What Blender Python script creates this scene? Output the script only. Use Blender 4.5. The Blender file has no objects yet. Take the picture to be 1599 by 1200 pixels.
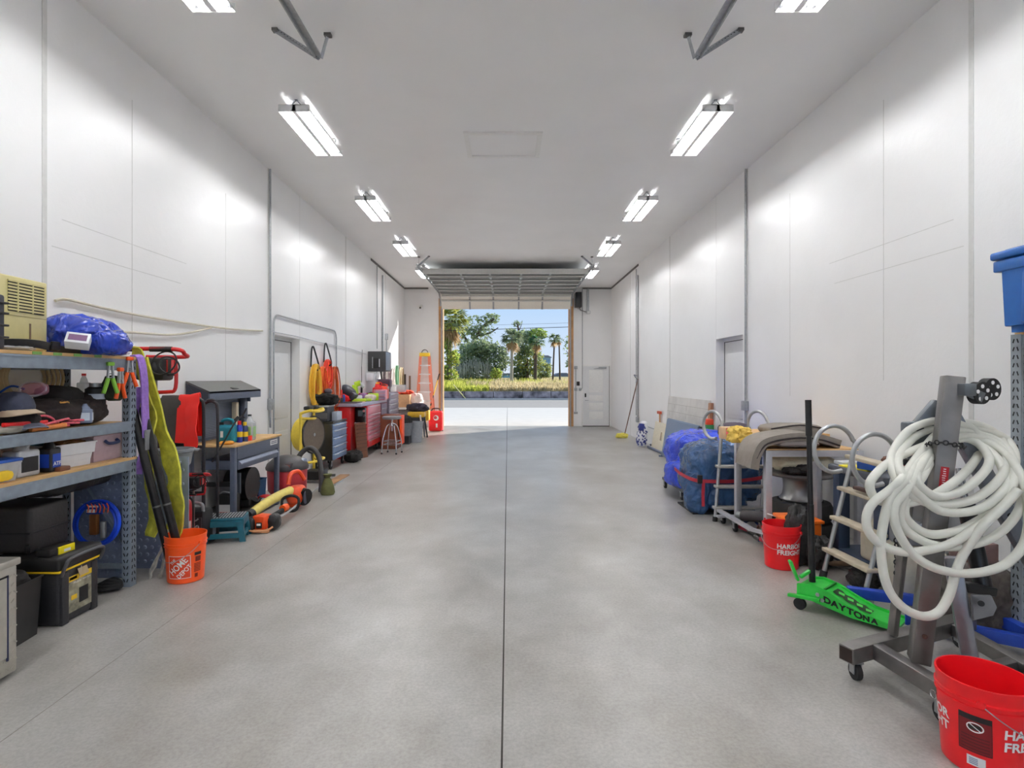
import bpy, bmesh, math, random
from mathutils import Vector as V, Matrix as M, Euler, noise
PI = math.pi
SC = bpy.context.scene
COL = SC.collection
# ---------------- camera, world, sun, exposure ----------------
FPX, CX, CY, HCAM = 880.0, 793.0, 591.0, 1.62
cam = bpy.data.cameras.new('camera'); camo = bpy.data.objects.new('camera', cam); COL.objects.link(camo)
cam.sensor_fit = 'HORIZONTAL'; cam.sensor_width = 36; cam.lens = FPX/1599*36
cam.shift_x = (799.5-CX)/1599; cam.shift_y = -(600-CY)/1599
cam.clip_start = 0.05; cam.clip_end = 600
camo.location = (0, 0, HCAM); camo.rotation_euler = (PI/2, 0, 0)
SC.camera = camo
SC.view_settings.view_transform = 'Standard'; SC.view_settings.look = 'None'
SC.view_settings.exposure = 0.2; SC.view_settings.gamma = 1; SC.view_settings.use_curve_mapping = False
w = bpy.data.worlds.new('sky'); SC.world = w; w.use_nodes = True
nt = w.node_tree; bg = nt.nodes['Background']
tc = nt.nodes.new('ShaderNodeTexCoord'); sx = nt.nodes.new('ShaderNodeSeparateXYZ'); rp = nt.nodes.new('ShaderNodeValToRGB')
nt.links.new(tc.outputs['Generated'], sx.inputs[0]); nt.links.new(sx.outputs['Z'], rp.inputs[0]); nt.links.new(rp.outputs[0], bg.inputs[0])
e = rp.color_ramp.elements
e[0].position = 0.0; e[0].color = (.74, .82, .93, 1); e[1].position = .6; e[1].color = (.36, .52, .80, 1)
x_ = e.new(.12); x_.color = (.50, .69, .95, 1)
bg.inputs[1].default_value = .9
sun = bpy.data.lights.new('sun', 'SUN'); suno = bpy.data.objects.new('sun', sun); COL.objects.link(suno)
sun.energy = 7.5; sun.angle = .02; sun.color = (1, .95, .86)
suno.rotation_euler = V((-1.18*.94, -.90*.94, -.55)).to_track_quat('-Z', 'Y').to_euler()
TUBE_L = 66.0
SC.cycles.max_bounces = 12; SC.cycles.diffuse_bounces = 8
# ---------------- library ----------------
def lin(c): 
    c /= 255.0
    return c/12.92 if c <= .04045 else ((c+.055)/1.055)**2.4
_mats = {}
def mat(name, r, g, b, rough=.5, metal=0, var=.08, bump=.05, sc=20, spec=.5, trans=0, alpha=1, coat=0, emit=0, rvar=0):
    if name in _mats: return _mats[name]
    m = bpy.data.materials.new(name); m.use_nodes = True; n = m.node_tree; p = n.nodes['Principled BSDF']
    c = (lin(r), lin(g), lin(b))
    p.inputs['Roughness'].default_value = rough; p.inputs['Metallic'].default_value = metal
    p.inputs['Specular IOR Level'].default_value = spec; p.inputs['Transmission Weight'].default_value = trans
    p.inputs['Alpha'].default_value = alpha; p.inputs['Coat Weight'].default_value = coat
    if emit:
        p.inputs['Emission Color'].default_value = (*c, 1); p.inputs['Emission Strength'].default_value = emit
    t = n.nodes.new('ShaderNodeTexCoord'); no = n.nodes.new('ShaderNodeTexNoise')
    no.inputs['Scale'].default_value = sc; no.inputs['Detail'].default_value = 5
    n.links.new(t.outputs['Object'], no.inputs['Vector'])
    rr = n.nodes.new('ShaderNodeValToRGB'); el = rr.color_ramp.elements
    el[0].position = .3; el[0].color = (*[v*(1-var) for v in c], 1); el[1].position = .7; el[1].color = (*[min(1, v*(1+var)) for v in c], 1)
    n.links.new(no.outputs['Fac'], rr.inputs[0]); n.links.new(rr.outputs[0], p.inputs['Base Color'])
    if bump:
        bp = n.nodes.new('ShaderNodeBump'); bp.inputs['Strength'].default_value = bump; bp.inputs['Distance'].default_value = .02
        n.links.new(no.outputs['Fac'], bp.inputs['Height']); n.links.new(bp.outputs[0], p.inputs['Normal'])
    if rvar:
        mr = n.nodes.new('ShaderNodeMapRange'); mr.inputs['To Min'].default_value = rough-rvar; mr.inputs['To Max'].default_value = rough+rvar
        n.links.new(no.outputs['Fac'], mr.inputs['Value']); n.links.new(mr.outputs[0], p.inputs['Roughness'])
    _mats[name] = m; return m
def leafmat(name, r, g, b, sc=.8, tr=.5):
    if name in _mats: return _mats[name]
    m = mat(name, r, g, b, .7, var=.3, bump=0, sc=sc); n = m.node_tree; p = n.nodes['Principled BSDF']; t = n.nodes.new('ShaderNodeBsdfTranslucent'); x = n.nodes.new('ShaderNodeMixShader')
    x.inputs[0].default_value = tr; n.links.new(p.inputs['Base Color'].links[0].from_socket, t.inputs[0]); n.links.new(p.outputs[0], x.inputs[1]); n.links.new(t.outputs[0], x.inputs[2]); n.links.new(x.outputs[0], n.nodes['Material Output'].inputs[0]); return m
def at(px, py, Y): return V(((px-CX)*Y/FPX, Y, HCAM-(py-CY)*Y/FPX))
def fl(px, py):
    Y = HCAM*FPX/(py-CY); return V(((px-CX)*Y/FPX, Y, 0))
WX = 3.48; CEIL = 4.665; YB = 18.93
def wl(px, py, off=0): return at(px, py, FPX*(WX-off)/(CX-px))
def wr(px, py, off=0): return at(px, py, FPX*(WX-off)/(px-CX))
def spline(pts, sub=6, closed=False):
    P = [V(p) for p in pts]; n = len(P)
    if n < 3 or sub < 2: return P
    out = []
    for i in range(n if closed else n-1):
        if closed: a, b, c, d = P[(i-1) % n], P[i], P[(i+1) % n], P[(i+2) % n]
        else: a, b, c, d = P[max(i-1, 0)], P[i], P[i+1], P[min(i+2, n-1)]
        for k in range(sub):
            t = k/sub
            out.append(.5*((2*b)+(c-a)*t+(2*a-5*b+4*c-d)*t*t+(3*b-a-3*c+d)*t**3))
    if not closed: out.append(P[-1])
    return out
def rotz(a): return M.Rotation(a, 3, 'Z')
def frame(d):
    d = V(d).normalized(); u = V((0, 0, 1)) if abs(d.z) < .95 else V((1, 0, 0))
    x = u.cross(d).normalized(); return x, d.cross(x)
_txt = {}
def textmesh(s, size, off=0):
    k = (s, size, off)
    if k in _txt: return _txt[k]
    cu = bpy.data.curves.new('t', 'FONT'); cu.body = s; cu.size = size; cu.align_x = 'CENTER'; cu.align_y = 'CENTER'; cu.offset = off; cu.resolution_u = 3
    o = bpy.data.objects.new('t', cu); COL.objects.link(o); dg = bpy.context.evaluated_depsgraph_get(); dg.update()
    me = bpy.data.meshes.new_from_object(o.evaluated_get(dg))
    r = ([v.co.copy() for v in me.vertices], [tuple(p.vertices) for p in me.polygons])
    bpy.data.objects.remove(o); bpy.data.meshes.remove(me); bpy.data.curves.remove(cu); _txt[k] = r; return r
class B:
    def __init__(s): s.bm = bmesh.new(); s.ms = []
    def mi(s, m):
        if m not in s.ms: s.ms.append(m)
        return s.ms.index(m)
    def add(s, vs, fs, m):
        i = s.mi(m); bv = [s.bm.verts.new(v) for v in vs]; out = []
        for f in fs:
            try:
                q = s.bm.faces.new([bv[k] for k in f]); q.material_index = i; out.append(q)
            except ValueError: pass
        s.last = bv; return out
    def box(s, c, d, m, r=(0, 0, 0), bev=0, seg=2):
        R = Euler(r).to_matrix() if not isinstance(r, M) else r; c = V(c)
        vs = [c+R @ V((x*d[0]/2, y*d[1]/2, z*d[2]/2)) for z in (-1, 1) for y in (-1, 1) for x in (-1, 1)]
        f = s.add(vs, [(0, 2, 3, 1), (4, 5, 7, 6), (0, 1, 5, 4), (2, 6, 7, 3), (0, 4, 6, 2), (1, 3, 7, 5)], m)
        if bev:
            es = list({e for q in f for e in q.edges})
            bmesh.ops.bevel(s.bm, geom=es, offset=min(bev, .45*min(d)), segments=seg, affect='EDGES', profile=.5)
        return s
    def b2(s, x0, x1, y0, y1, z0, z1, m, bev=0): return s.box(((x0+x1)/2, (y0+y1)/2, (z0+z1)/2), (abs(x1-x0), abs(y1-y0), abs(z1-z0)), m, bev=bev)
    def bar(s, a, b, w, h, m, bev=0, up=None):
        a, b = V(a), V(b); d = (b-a); L = d.length; d.normalize()
        if up is None: x, y = frame(d)
        else:
            y = (V(up)-d*d.dot(V(up))).normalized(); x = y.cross(d)
        R = M((x, y, d)).transposed()
        return s.box((a+b)/2, (w, h, L), m, r=R, bev=bev)
    def ring(s, c, x, y, r, n): return [c+x*(r*math.cos(2*PI*k/n))+y*(r*math.sin(2*PI*k/n)) for k in range(n)]
    def cyl(s, a, b, r, m, r2=None, n=16, cap=True):
        a, b = V(a), V(b); x, y = frame(b-a); r2 = r if r2 is None else r2
        vs = s.ring(a, x, y, r, n)+s.ring(b, x, y, r2, n)
        fs = [(k, (k+1) % n, n+(k+1) % n, n+k) for k in range(n)]
        if cap: fs += [tuple(range(n-1, -1, -1)), tuple(range(n, 2*n))]
        s.add(vs, fs, m); return s
    def tube(s, pts, r, m, n=8, closed=False, sub=6, cap=True):
        P = spline(pts, sub, closed); N = len(P)
        d0 = (P[1]-P[0]); x, y = frame(d0); vs = []
        for i, p in enumerate(P):
            if closed: d = P[(i+1) % N]-P[(i-1) % N]
            else: d = P[min(i+1, N-1)]-P[max(i-1, 0)]
            if d.length < 1e-9: d = d0
            d = d.normalized(); x = (x-d*x.dot(d))
            if x.length < 1e-6: x = frame(d)[0]
            x.normalize(); y = d.cross(x)
            rr = r(i/(N-1)) if callable(r) else r
            vs += s.ring(p, x, y, rr, n)
        fs = []
        for i in range(N if closed else N-1):
            j = (i+1) % N
            for k in range(n): fs.append((i*n+k, i*n+(k+1) % n, j*n+(k+1) % n, j*n+k))
        if not closed and cap: fs += [tuple(range(n-1, -1, -1)), tuple(range((N-1)*n, N*n))]
        s.add(vs, fs, m); return s
    def lathe(s, prof, m, c=(0, 0, 0), n=32, R=None, sq=(1, 1)):
        c = V(c); R = R or M.Identity(3); vs = []; fs = []; K = len(prof)
        for (r, z) in prof:
            for k in range(n):
                a = 2*PI*k/n; vs.append(c+R @ V((r*math.cos(a)*sq[0], r*math.sin(a)*sq[1], z)))
        for i in range(K-1):
            for k in range(n): fs.append((i*n+k, i*n+(k+1) % n, (i+1)*n+(k+1) % n, (i+1)*n+k))
        if prof[0][0] > 1e-4: fs.append(tuple(range(n-1, -1, -1)))
        if prof[-1][0] > 1e-4: fs.append(tuple(range((K-1)*n, K*n)))
        s.add(vs, fs, m)
        bmesh.ops.remove_doubles(s.bm, verts=[v for v in s.last if v.is_valid], dist=1e-5); return s
    def prism(s, poly, o, u, v, wv, m, bev=0):
        o, u, v, wv = V(o), V(u), V(v), V(wv); n = len(poly)
        a = [o+u*p[0]+v*p[1] for p in poly]; vs = a+[p+wv for p in a]
        f = s.add(vs, [tuple(range(n-1, -1, -1)), tuple(range(n, 2*n))]+[(k, (k+1) % n, n+(k+1) % n, n+k) for k in range(n)], m)
        if bev: bmesh.ops.bevel(s.bm, geom=list({e for q in f for e in q.edges}), offset=bev, segments=2, affect='EDGES')
        return s
    def ribbon(s, pts, wd, w, t, m, sub=5, wob=0, seed=0):
        P = spline(pts, sub); wd = V(wd).normalized(); N = len(P); vs = []; fs = []
        for i, p in enumerate(P):
            d = P[min(i+1, N-1)]-P[max(i-1, 0)]; d.normalize()
            ww = (wd-d*wd.dot(d)).normalized(); nn = d.cross(ww)
            if wob:
                q = noise.noise(V((i*.35, seed*3.1, 0)))*wob; p = p+nn*q; ww = (ww+nn*noise.noise(V((i*.3, seed, 5)))*.5).normalized(); nn = d.cross(ww)
            for (a, b) in ((-1, -1), (0, -1.4), (1, -1), (1, 1), (0, .6), (-1, 1)): vs.append(p+ww*(a*w/2)+nn*(b*t/2))
        for i in range(N-1):
            for k in range(6): fs.append((i*6+k, i*6+(k+1) % 6, (i+1)*6+(k+1) % 6, (i+1)*6+k))
        fs += [(5, 4, 3, 2, 1, 0), tuple((N-1)*6+k for k in range(6))]
        s.add(vs, fs, m); return s
    def lump(s, c, d, m, seed=0, amp=.15, freq=2.0, ex=.7, n=40, k=24, flat=True, ridge=True, R=None):
        c = V(c); vs = []; fs = []; fk = max(1, .5/max(d))
        def sp(v, e_): return math.copysign(abs(v)**e_, v)
        for j in range(k+1):
            la = -PI/2+PI*j/k
            for i in range(n):
                lo = 2*PI*i/n
                q = V((sp(math.cos(la), ex)*sp(math.cos(lo), ex), sp(math.cos(la), ex)*sp(math.sin(lo), ex), sp(math.sin(la), ex)))
                p0 = V((q.x*d[0], q.y*d[1], q.z*d[2]))*.5
                a = noise.fractal(p0*freq*2*fk+V((seed*7.3, seed*1.7, seed)), 1.0, 2.0, 4)
                if ridge:
                    f1 = p0*freq*4*fk+V((seed, 9, seed*2)); a = .5*a+.8*(.3-abs(noise.noise(f1)))+.5*(.25-abs(noise.noise(f1*2.3+V((3, 1, 7)))))
                p = p0*(1+amp*a)
                if flat: p.z = max(p.z, -d[2]*.5)
                if R is not None: p = R @ p
                vs.append(c+p)
        for j in range(k):
            for i in range(n): fs.append((j*n+i, j*n+(i+1) % n, (j+1)*n+(i+1) % n, (j+1)*n+i))
        s.add(vs, fs, m)
        bmesh.ops.remove_doubles(s.bm, verts=[v for v in s.last if v.is_valid], dist=1e-5); return s
    def sph(s, c, d, m, n=16, k=10, R=None): return s.lump(c, d, m, amp=0, ex=1, n=n, k=k, flat=False, ridge=False, R=R)
    def torus(s, c, R, r, m, x=(1, 0, 0), y=(0, 0, 1), n=32, k=8, a0=0, a1=2*PI):
        x, y, c = V(x), V(y), V(c); full = abs(a1-a0-2*PI) < 1e-3
        pts = [c+x*(R*math.cos(a0+(a1-a0)*i/n))+y*(R*math.sin(a0+(a1-a0)*i/n)) for i in range(n if full else n+1)]
        return s.tube(pts, r, m, n=k, closed=full, sub=1)
    def text(s, t, size, m, o, u, v, off=0, warp=None, sx=1):
        vs, fs = textmesh(t, size, off); o, u, v = V(o), V(u), V(v)
        s.add([warp(p.x*sx, p.y) if warp else o+u*p.x*sx+v*p.y for p in vs], fs, m); return s
    def mesh(s, name, ang=38, fix=True):
        if fix: bmesh.ops.recalc_face_normals(s.bm, faces=s.bm.faces)
        me = bpy.data.meshes.new(name); s.bm.to_mesh(me); s.bm.free()
        for m in s.ms: me.materials.append(m)
        me.polygons.foreach_set('use_smooth', [True]*len(me.polygons)); me.set_sharp_from_angle(angle=math.radians(ang)); return me
    # a part, built in world coordinates (default) or in the coordinates of its thing
    def part(s, name, par, label=None, local=False, ang=38, fix=True):
        if not local: s.bm.transform(_inv(par))
        o = bpy.data.objects.new(name, s.mesh(name, ang, fix)); COL.objects.link(o); o.parent = par
        if label: o['label'] = label
        return o
    # a thing that is one mesh; its origin goes to the middle of its underside
    def thing(s, name, label, cat, group=None, ang=38, fix=True):
        xs = [v.co for v in s.bm.verts]
        c = V(((min(v.x for v in xs)+max(v.x for v in xs))/2, (min(v.y for v in xs)+max(v.y for v in xs))/2, min(v.z for v in xs)))
        s.bm.transform(M.Translation(-c)); o = bpy.data.objects.new(name, s.mesh(name, ang, fix)); COL.objects.link(o); o.location = c
        return tag(o, label, cat, group)
    def struct(s, name, par=None, ang=38, fix=True):
        o = bpy.data.objects.new(name, s.mesh(name, ang, fix)); COL.objects.link(o)
        if par: o.parent = par
        o['kind'] = 'structure'; return o
def tag(o, label, cat, group=None):
    o['label'] = label; o['category'] = cat
    if group: o['group'] = group
    return o
def mtx(o): return M.Translation(o.location) @ o.rotation_euler.to_matrix().to_4x4()
def _inv(o):
    m = mtx(o)
    while o.parent: o = o.parent; m = mtx(o) @ m
    return m.inverted()
def thing(name, label, cat, loc=(0, 0, 0), rz=0, group=None):
    o = bpy.data.objects.new(name, None); COL.objects.link(o); o.location = loc; o.rotation_euler = (0, 0, rz); o.empty_display_size = .1
    return tag(o, label, cat, group)
def dup(o, loc=None, rz=None, label=None, parent=None):
    c = o.copy(); COL.objects.link(c); c.parent = parent
    if loc is not None: c.location = loc
    if rz is not None: c.rotation_euler = (0, 0, rz)
    if label: c['label'] = label
    for ch in list(o.children): dup(ch, parent=c)
    return c
# ---------------- materials ----------------
white = mat('white_paint', 232, 232, 230, .45, var=.03, bump=.02)
black = mat('black_plastic', 32, 31, 32, .5, var=.2, sc=12)
blackg = mat('black_gloss', 22, 22, 24, .28, var=.1)
rubber = mat('black_rubber', 30, 30, 31, .75, var=.2)
steel = mat('galvanised_steel', 168, 171, 174, .42, .7, var=.12, sc=30)
dsteel = mat('raw_steel', 112, 110, 108, .45, .6, var=.18, sc=14)
chrome = mat('chrome', 205, 207, 210, .18, .95, var=.04, bump=0)
alum = mat('aluminium', 190, 192, 194, .38, .75, var=.08)
red = mat('red_paint', 190, 18, 22, .35, var=.08, coat=.2)
redp = mat('red_plastic', 218, 24, 26, .38, var=.05, bump=.02)
orange = mat('orange_plastic', 240, 90, 24, .4, var=.06, bump=.02)
yellow = mat('yellow_plastic', 236, 196, 34, .4, var=.06)
lime = mat('lime_plastic', 176, 206, 40, .45, var=.08)
slate = mat('slate_blue_paint', 86, 95, 114, .45, var=.06)
rackm = mat('rack_blue_grey', 140, 152, 165, .5, .15, var=.12, sc=18)
wood = mat('pale_wood', 205, 165, 110, .55, var=.14, sc=7)
dwood = mat('brown_wood', 112, 66, 42, .5, var=.15, sc=7)
ply = mat('plywood_edge', 222, 178, 120, .6, var=.1)
blue = mat('blue_plastic', 24, 84, 178, .4, var=.08)
navy = mat('navy_paint', 38, 50, 92, .45, var=.1)
teal = mat('teal_plastic', 22, 98, 116, .42, var=.08)
grey = mat('grey_plastic', 128, 132, 136, .5, var=.06)
lgrey = mat('light_grey_plastic', 196, 198, 202, .45, var=.05)
cream = mat('cream_plastic', 226, 218, 196, .5, var=.06)
beige = mat('beige_cable', 206, 200, 182, .55, var=.06)
whitep = mat('white_plastic', 226, 228, 232, .4, var=.03, bump=.02)
clearp = mat('clear_plastic', 222, 226, 232, .2, var=.04, bump=.02, alpha=.45)
clothk = mat('black_cloth', 30, 27, 27, .9, var=.3, bump=.4, sc=18)
clothg = mat('grey_cloth', 138, 132, 124, .9, var=.15, bump=.4, sc=14)
green = mat('green_paint', 40, 190, 62, .35, var=.05, coat=.3)
dark = mat('dark_hollow', 14, 14, 15, .7, var=.2)
paper = mat('white_print', 236, 236, 236, .6, var=.02, bump=0)
inkk = mat('black_print', 18, 18, 20, .5, var=.1, bump=0)
paleblue = mat('pale_blue_label', 200, 210, 222, .5, var=.05)
# ---------------- setting ----------------
def wallmat(name, col, rough, coat, pits=.4):
    m = mat(name, *col, rough, var=.02, bump=0, sc=1.2, coat=coat); n = m.node_tree; p = n.nodes['Principled BSDF']
    p.inputs['Coat Roughness'].default_value = .22
    t = n.nodes.new('ShaderNodeTexCoord')
    a = n.nodes.new('ShaderNodeTexNoise'); a.inputs['Scale'].default_value = 3.5; a.inputs['Detail'].default_value = 8; a.inputs['Roughness'].default_value = .7
    v = n.nodes.new('ShaderNodeTexNoise'); v.inputs['Scale'].default_value = .9; v.inputs['Detail'].default_value = 2
    n.links.new(t.outputs['Object'], a.inputs['Vector']); n.links.new(t.outputs['Object'], v.inputs['Vector'])
    ad = n.nodes.new('ShaderNodeMath'); ad.operation = 'MULTIPLY_ADD'; ad.inputs[1].default_value = 2.5
    n.links.new(v.outputs['Fac'], ad.inputs[0]); n.links.new(a.outputs['Fac'], ad.inputs[2])
    b = n.nodes.new('ShaderNodeBump'); b.inputs['Strength'].default_value = pits; b.inputs['Distance'].default_value = .012
    n.links.new(ad.outputs[0], b.inputs['Height']); n.links.new(b.outputs[0], p.inputs['Normal']); n.links.new(b.outputs[0], p.inputs['Coat Normal'])
    return m
wallm = wallmat('painted_concrete_wall', (241, 241, 241), .42, .25)
ceilm = wallmat('painted_ceiling', (240, 240, 240), .5, .1, .12)
seamm = mat('wall_seam', 214, 214, 212, .6, var=.05, bump=0)
jointm = mat('floor_saw_cut', 62, 58, 54, .9, var=.3, bump=0, sc=6)
def floormat():
    m = mat('concrete_floor', 190, 187, 181, .5, var=0, bump=0); n = m.node_tree; p = n.nodes['Principled BSDF']; L = n.links.new
    t = n.nodes.new('ShaderNodeTexCoord')
    def nz(sc, det, ro=.5, dist=0, map_=None):
        q = n.nodes.new('ShaderNodeTexNoise'); q.inputs['Scale'].default_value = sc; q.inputs['Detail'].default_value = det; q.inputs['Roughness'].default_value = ro; q.inputs['Distortion'].default_value = dist
        if map_:
            mp = n.nodes.new('ShaderNodeMapping'); mp.inputs['Scale'].default_value = map_; L(t.outputs['Object'], mp.inputs[0]); L(mp.outputs[0], q.inputs['Vector'])
        else: L(t.outputs['Object'], q.inputs['Vector'])
        return q
    big = nz(.55, 8, .6, .5); mid = nz(2.2, 10, .62, 0, (1, .8, 1)); fine = nz(55, 6, .7); stain = nz(1.1, 5, .55, .3, (1, .6, 1))
    def ramp(src, stops):
        r = n.nodes.new('ShaderNodeValToRGB'); el = r.color_ramp.elements
        for i, (po, c) in enumerate(stops):
            q = el[i] if i < 2 else el.new(po)
            q.position = po; q.color = (*[lin(v) for v in c], 1)
        L(src.outputs['Fac'], r.inputs[0]); return r
    def mixn(a, b, bt, f):
        x = n.nodes.new('ShaderNodeMix'); x.data_type = 'RGBA'; x.blend_type = bt; x.inputs[0].default_value = f
        L(a, x.inputs[6]); L(b, x.inputs[7]); return x.outputs[2]
    c = ramp(big, [(.3, (175, 173, 169)), (.7, (198, 197, 194))]).outputs[0]
    c = mixn(c, ramp(mid, [(.34, (212, 210, 206)), (.66, (255, 255, 255))]).outputs[0], 'MULTIPLY', .8)
    c = mixn(c, ramp(stain, [(.3, (206, 198, 187)), (.62, (255, 255, 255))]).outputs[0], 'MULTIPLY', .6)
    c = mixn(c, ramp(fine, [(.3, (200, 199, 198)), (.6, (255, 255, 255))]).outputs[0], 'MULTIPLY', .6)
    L(c, p.inputs['Base Color'])
    mr = n.nodes.new('ShaderNodeMapRange'); mr.inputs['From Min'].default_value = .35; mr.inputs['From Max'].default_value = .65
    mr.inputs['To Min'].default_value = .3; mr.inputs['To Max'].default_value = .42
    L(mid.outputs['Fac'], mr.inputs['Value']); L(mr.outputs[0], p.inputs['Roughness'])
    p.inputs['Coat Weight'].default_value = .1; p.inputs['Coat Roughness'].default_value = .3
    b = n.nodes.new('ShaderNodeBump'); b.inputs['Strength'].default_value = .08; b.inputs['Distance'].default_value = .01
    L(mid.outputs['Fac'], b.inputs['Height']); L(b.outputs[0], p.inputs['Normal']); L(b.outputs[0], p.inputs['Coat Normal'])
    return m
floorm = floormat()
YR = -4.0
B().b2(-WX-.2, WX+.2, YR, YB+.2, -.15, 0, floorm).struct('floor')
B().b2(-WX-.2, WX+.2, YR-.2, YB+.2, CEIL, CEIL+.2, ceilm).struct('ceiling')
# side walls with a recessed door opening each
DY0, DY1, DZ = 8.34, 9.42, 2.27
for sgn, nm in ((-1, 'wall_left'), (1, 'wall_right')):
    b = B(); a, c = sgn*WX, sgn*(WX+.2)
    b.b2(a, c, YR, DY0, 0, CEIL, wallm); b.b2(a, c, DY1, YB, 0, CEIL, wallm); b.b2(a, c, DY0, DY1, DZ, CEIL, wallm)
    b.struct(nm)
    # door set back in the opening
    d = B(); x0, x1 = sgn*(WX+.13), sgn*(WX+.2); dm = mat('door_paint', 222, 223, 224, .4, var=.02)
    d.b2(x0, x1, DY0, DY1, 0, DZ, dm)
    for (y0, y1) in ((DY0+.12, DY1-.17),):
        for (z0, z1) in ((.2, .78), (.98, 2.02)):
            d.b2(x0-sgn*.012, x0+sgn*.01, y0, y1, z0, z1, dm, bev=.008); d.b2(x0-sgn*.018, x0, y0+.06, y1-.06, z0+.06, z1-.06, dm, bev=.012)
    d.b2(x0-sgn*.004, x0, DY1-.055, DY1-.035, 0, DZ-.05, dark); d.b2(x0-sgn*.004, x0, DY0+.03, DY1-.03, DZ-.06, DZ-.05, dark)
    o = d.struct('door_1' if sgn < 0 else 'door_2')
    h = B(); h.cyl((x0, DY0+.17, 1.0), (x0-sgn*.05, DY0+.17, 1.0), .012, steel); h.bar((x0-sgn*.05, DY0+.17, 1), (x0-sgn*.05, DY0+.28, 1), .018, .018, steel, bev=.004)
    h.part('door_handle', o)
# end walls
OX0, OX1, OZ = -2.17, 2.05, 4.3
b = B(); b.b2(-WX, OX0-.15, YB, YB+.2, 0, CEIL, wallm); b.b2(OX1+.15, WX, YB, YB+.2, 0, CEIL, wallm); b.b2(OX0-.15, OX1+.15, YB, YB+.2, OZ, CEIL, wallm); b.struct('wall_back')
b = B(); b.b2(-WX, -2.1, YR-.2, YR, 0, CEIL, wallm); b.b2(2.1, WX, YR-.2, YR, 0, CEIL, wallm); b.b2(-2.1, 2.1, YR-.2, YR, 4.1, CEIL, wallm); b.struct('wall_front')
# joints of the wall slabs
k = 1
for sgn in (-1, 1):
    for y in (.28, 4.23, 8.19, 12.1, 16.0):
        b = B(); x = sgn*WX; b.b2(x, x-sgn*.004, y-.022, y+.022, 0, CEIL, seamm)
        b.struct('trim_%d' % k); k += 1
    for y, z0, z1 in ((5.22, 1.6, 4.2), (9.42, 2.27, CEIL), (6.95, 1.4, 3.9)):
        b = B(); x = sgn*WX; b.b2(x, x-sgn*.0015, y-.004, y+.004, z0, z1, seamm); b.struct('trim_%d' % k); k += 1
    for y0, y1, z in ((4.3, 6.0, 2.63), (2.9, 3.8, 2.62), (4.4, 6.1, 2.86)):
        b = B(); x = sgn*WX; b.b2(x, x-sgn*.001, y0, y1, z-.003, z+.003, seamm); b.struct('trim_%d' % k); k += 1
b = B(); b.b2(-.03, -.021, YR, 31, -.001, .0012, jointm); b.struct('trim_%d' % k); k += 1
b = B(); b.b2(-2.26, -2.256, YR, YB, -.001, .001, mat('faint_saw_cut', 140, 135, 128, .9, var=.2, bump=0)); b.struct('trim_%d' % k); k += 1
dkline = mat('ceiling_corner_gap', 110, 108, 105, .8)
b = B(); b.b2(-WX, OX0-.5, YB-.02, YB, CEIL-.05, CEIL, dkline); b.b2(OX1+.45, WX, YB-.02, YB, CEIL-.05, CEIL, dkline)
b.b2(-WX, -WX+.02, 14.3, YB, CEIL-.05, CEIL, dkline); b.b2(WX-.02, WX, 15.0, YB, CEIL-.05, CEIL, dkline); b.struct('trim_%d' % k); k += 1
# attic hatch
b = B(); hx0, hx1, hy0, hy1 = -.55, .43, 6.95, 7.74
for (a0, a1, c0, c1) in ((hx0, hx1, hy0, hy0+.06), (hx0, hx1, hy1-.06, hy1), (hx0, hx0+.06, hy0+.06, hy1-.06), (hx1-.06, hx1, hy0+.06, hy1-.06)): b.b2(a0, a1, c0, c1, CEIL-.02, CEIL, white)
b.b2(hx0+.06, hx1-.06, hy0+.06, hy1-.06, CEIL-.006, CEIL, ceilm)
tag(b.struct('trim_%d' % k), 'white square trimmed access hatch in the ceiling', 'hatch'); k += 1
# wooden jambs of the big opening
jamb = mat('jamb_wood', 190, 142, 92, .6, var=.18, sc=5)
for (x0, x1, xo) in ((OX0-.15, OX0, OX0-.13), (OX1, OX1+.15, OX1+.13)):
    b = B(); b.b2(x0, x1, YB-.03, YB+.22, 0, OZ, jamb)
    c = x1-.035 if x0 < 0 else x0+.035
    b.b2(c-.012, c+.012, YB-.07, YB-.03, 0, 3.95, steel); b.b2(c-.035 if x0 < 0 else c+.02, c-.02 if x0 < 0 else c+.035, YB-.06, YB-.03, 0, 4.0, rackm)
    b.struct('trim_%d' % k); k += 1
# back door of the room
b = B(); dx0, dx1 = 2.47, 3.44; b.b2(dx0, dx1, YB-.03, YB, 0, 2.07, white, bev=.006)
b.b2(dx0+.05, dx1-.05, YB-.04, YB-.028, .01, 2.02, mat('door_paint', 0, 0, 0)); b.b2(dx0+.04, dx1-.04, YB-.043, YB-.03, 0, .025, dark); b.b2(dx1-.045, dx1-.035, YB-.042, YB-.03, 0, 2.03, dark)
for z0, z1 in ((.25, .5), (.56, .8), (.86, 1.05), (1.15, 1.9)): b.b2(dx0+.25, dx1-.25, YB-.043, YB-.038, z0, z1, white, bev=.002)
dd = b.struct('door_3')
b = B(); b.box((dx0+.13, YB-.06, 1.05), (.05, .04, .13), inkk, bev=.01); b.part('keypad_lock', dd)
b = B(); b.cyl((dx0+.13, YB-.03, .88), (dx0+.13, YB-.08, .88), .014, steel); b.bar((dx0+.12, YB-.08, .88), (dx0+.23, YB-.08, .88), .018, .018, steel, bev=.004); b.part('lever_handle', dd)
b = B(); b.box((dx0+.7, YB-.08, 1.97), (.26, .06, .06), steel, bev=.01); b.bar((dx0+.58, YB-.09, 1.96), (dx0+.4, YB-.14, 1.94), .02, .01, steel); b.bar((dx0+.4, YB-.14, 1.94), (dx0+.62, YB-.05, 1.95), .02, .01, steel); b.part('door_closer', dd)

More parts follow.
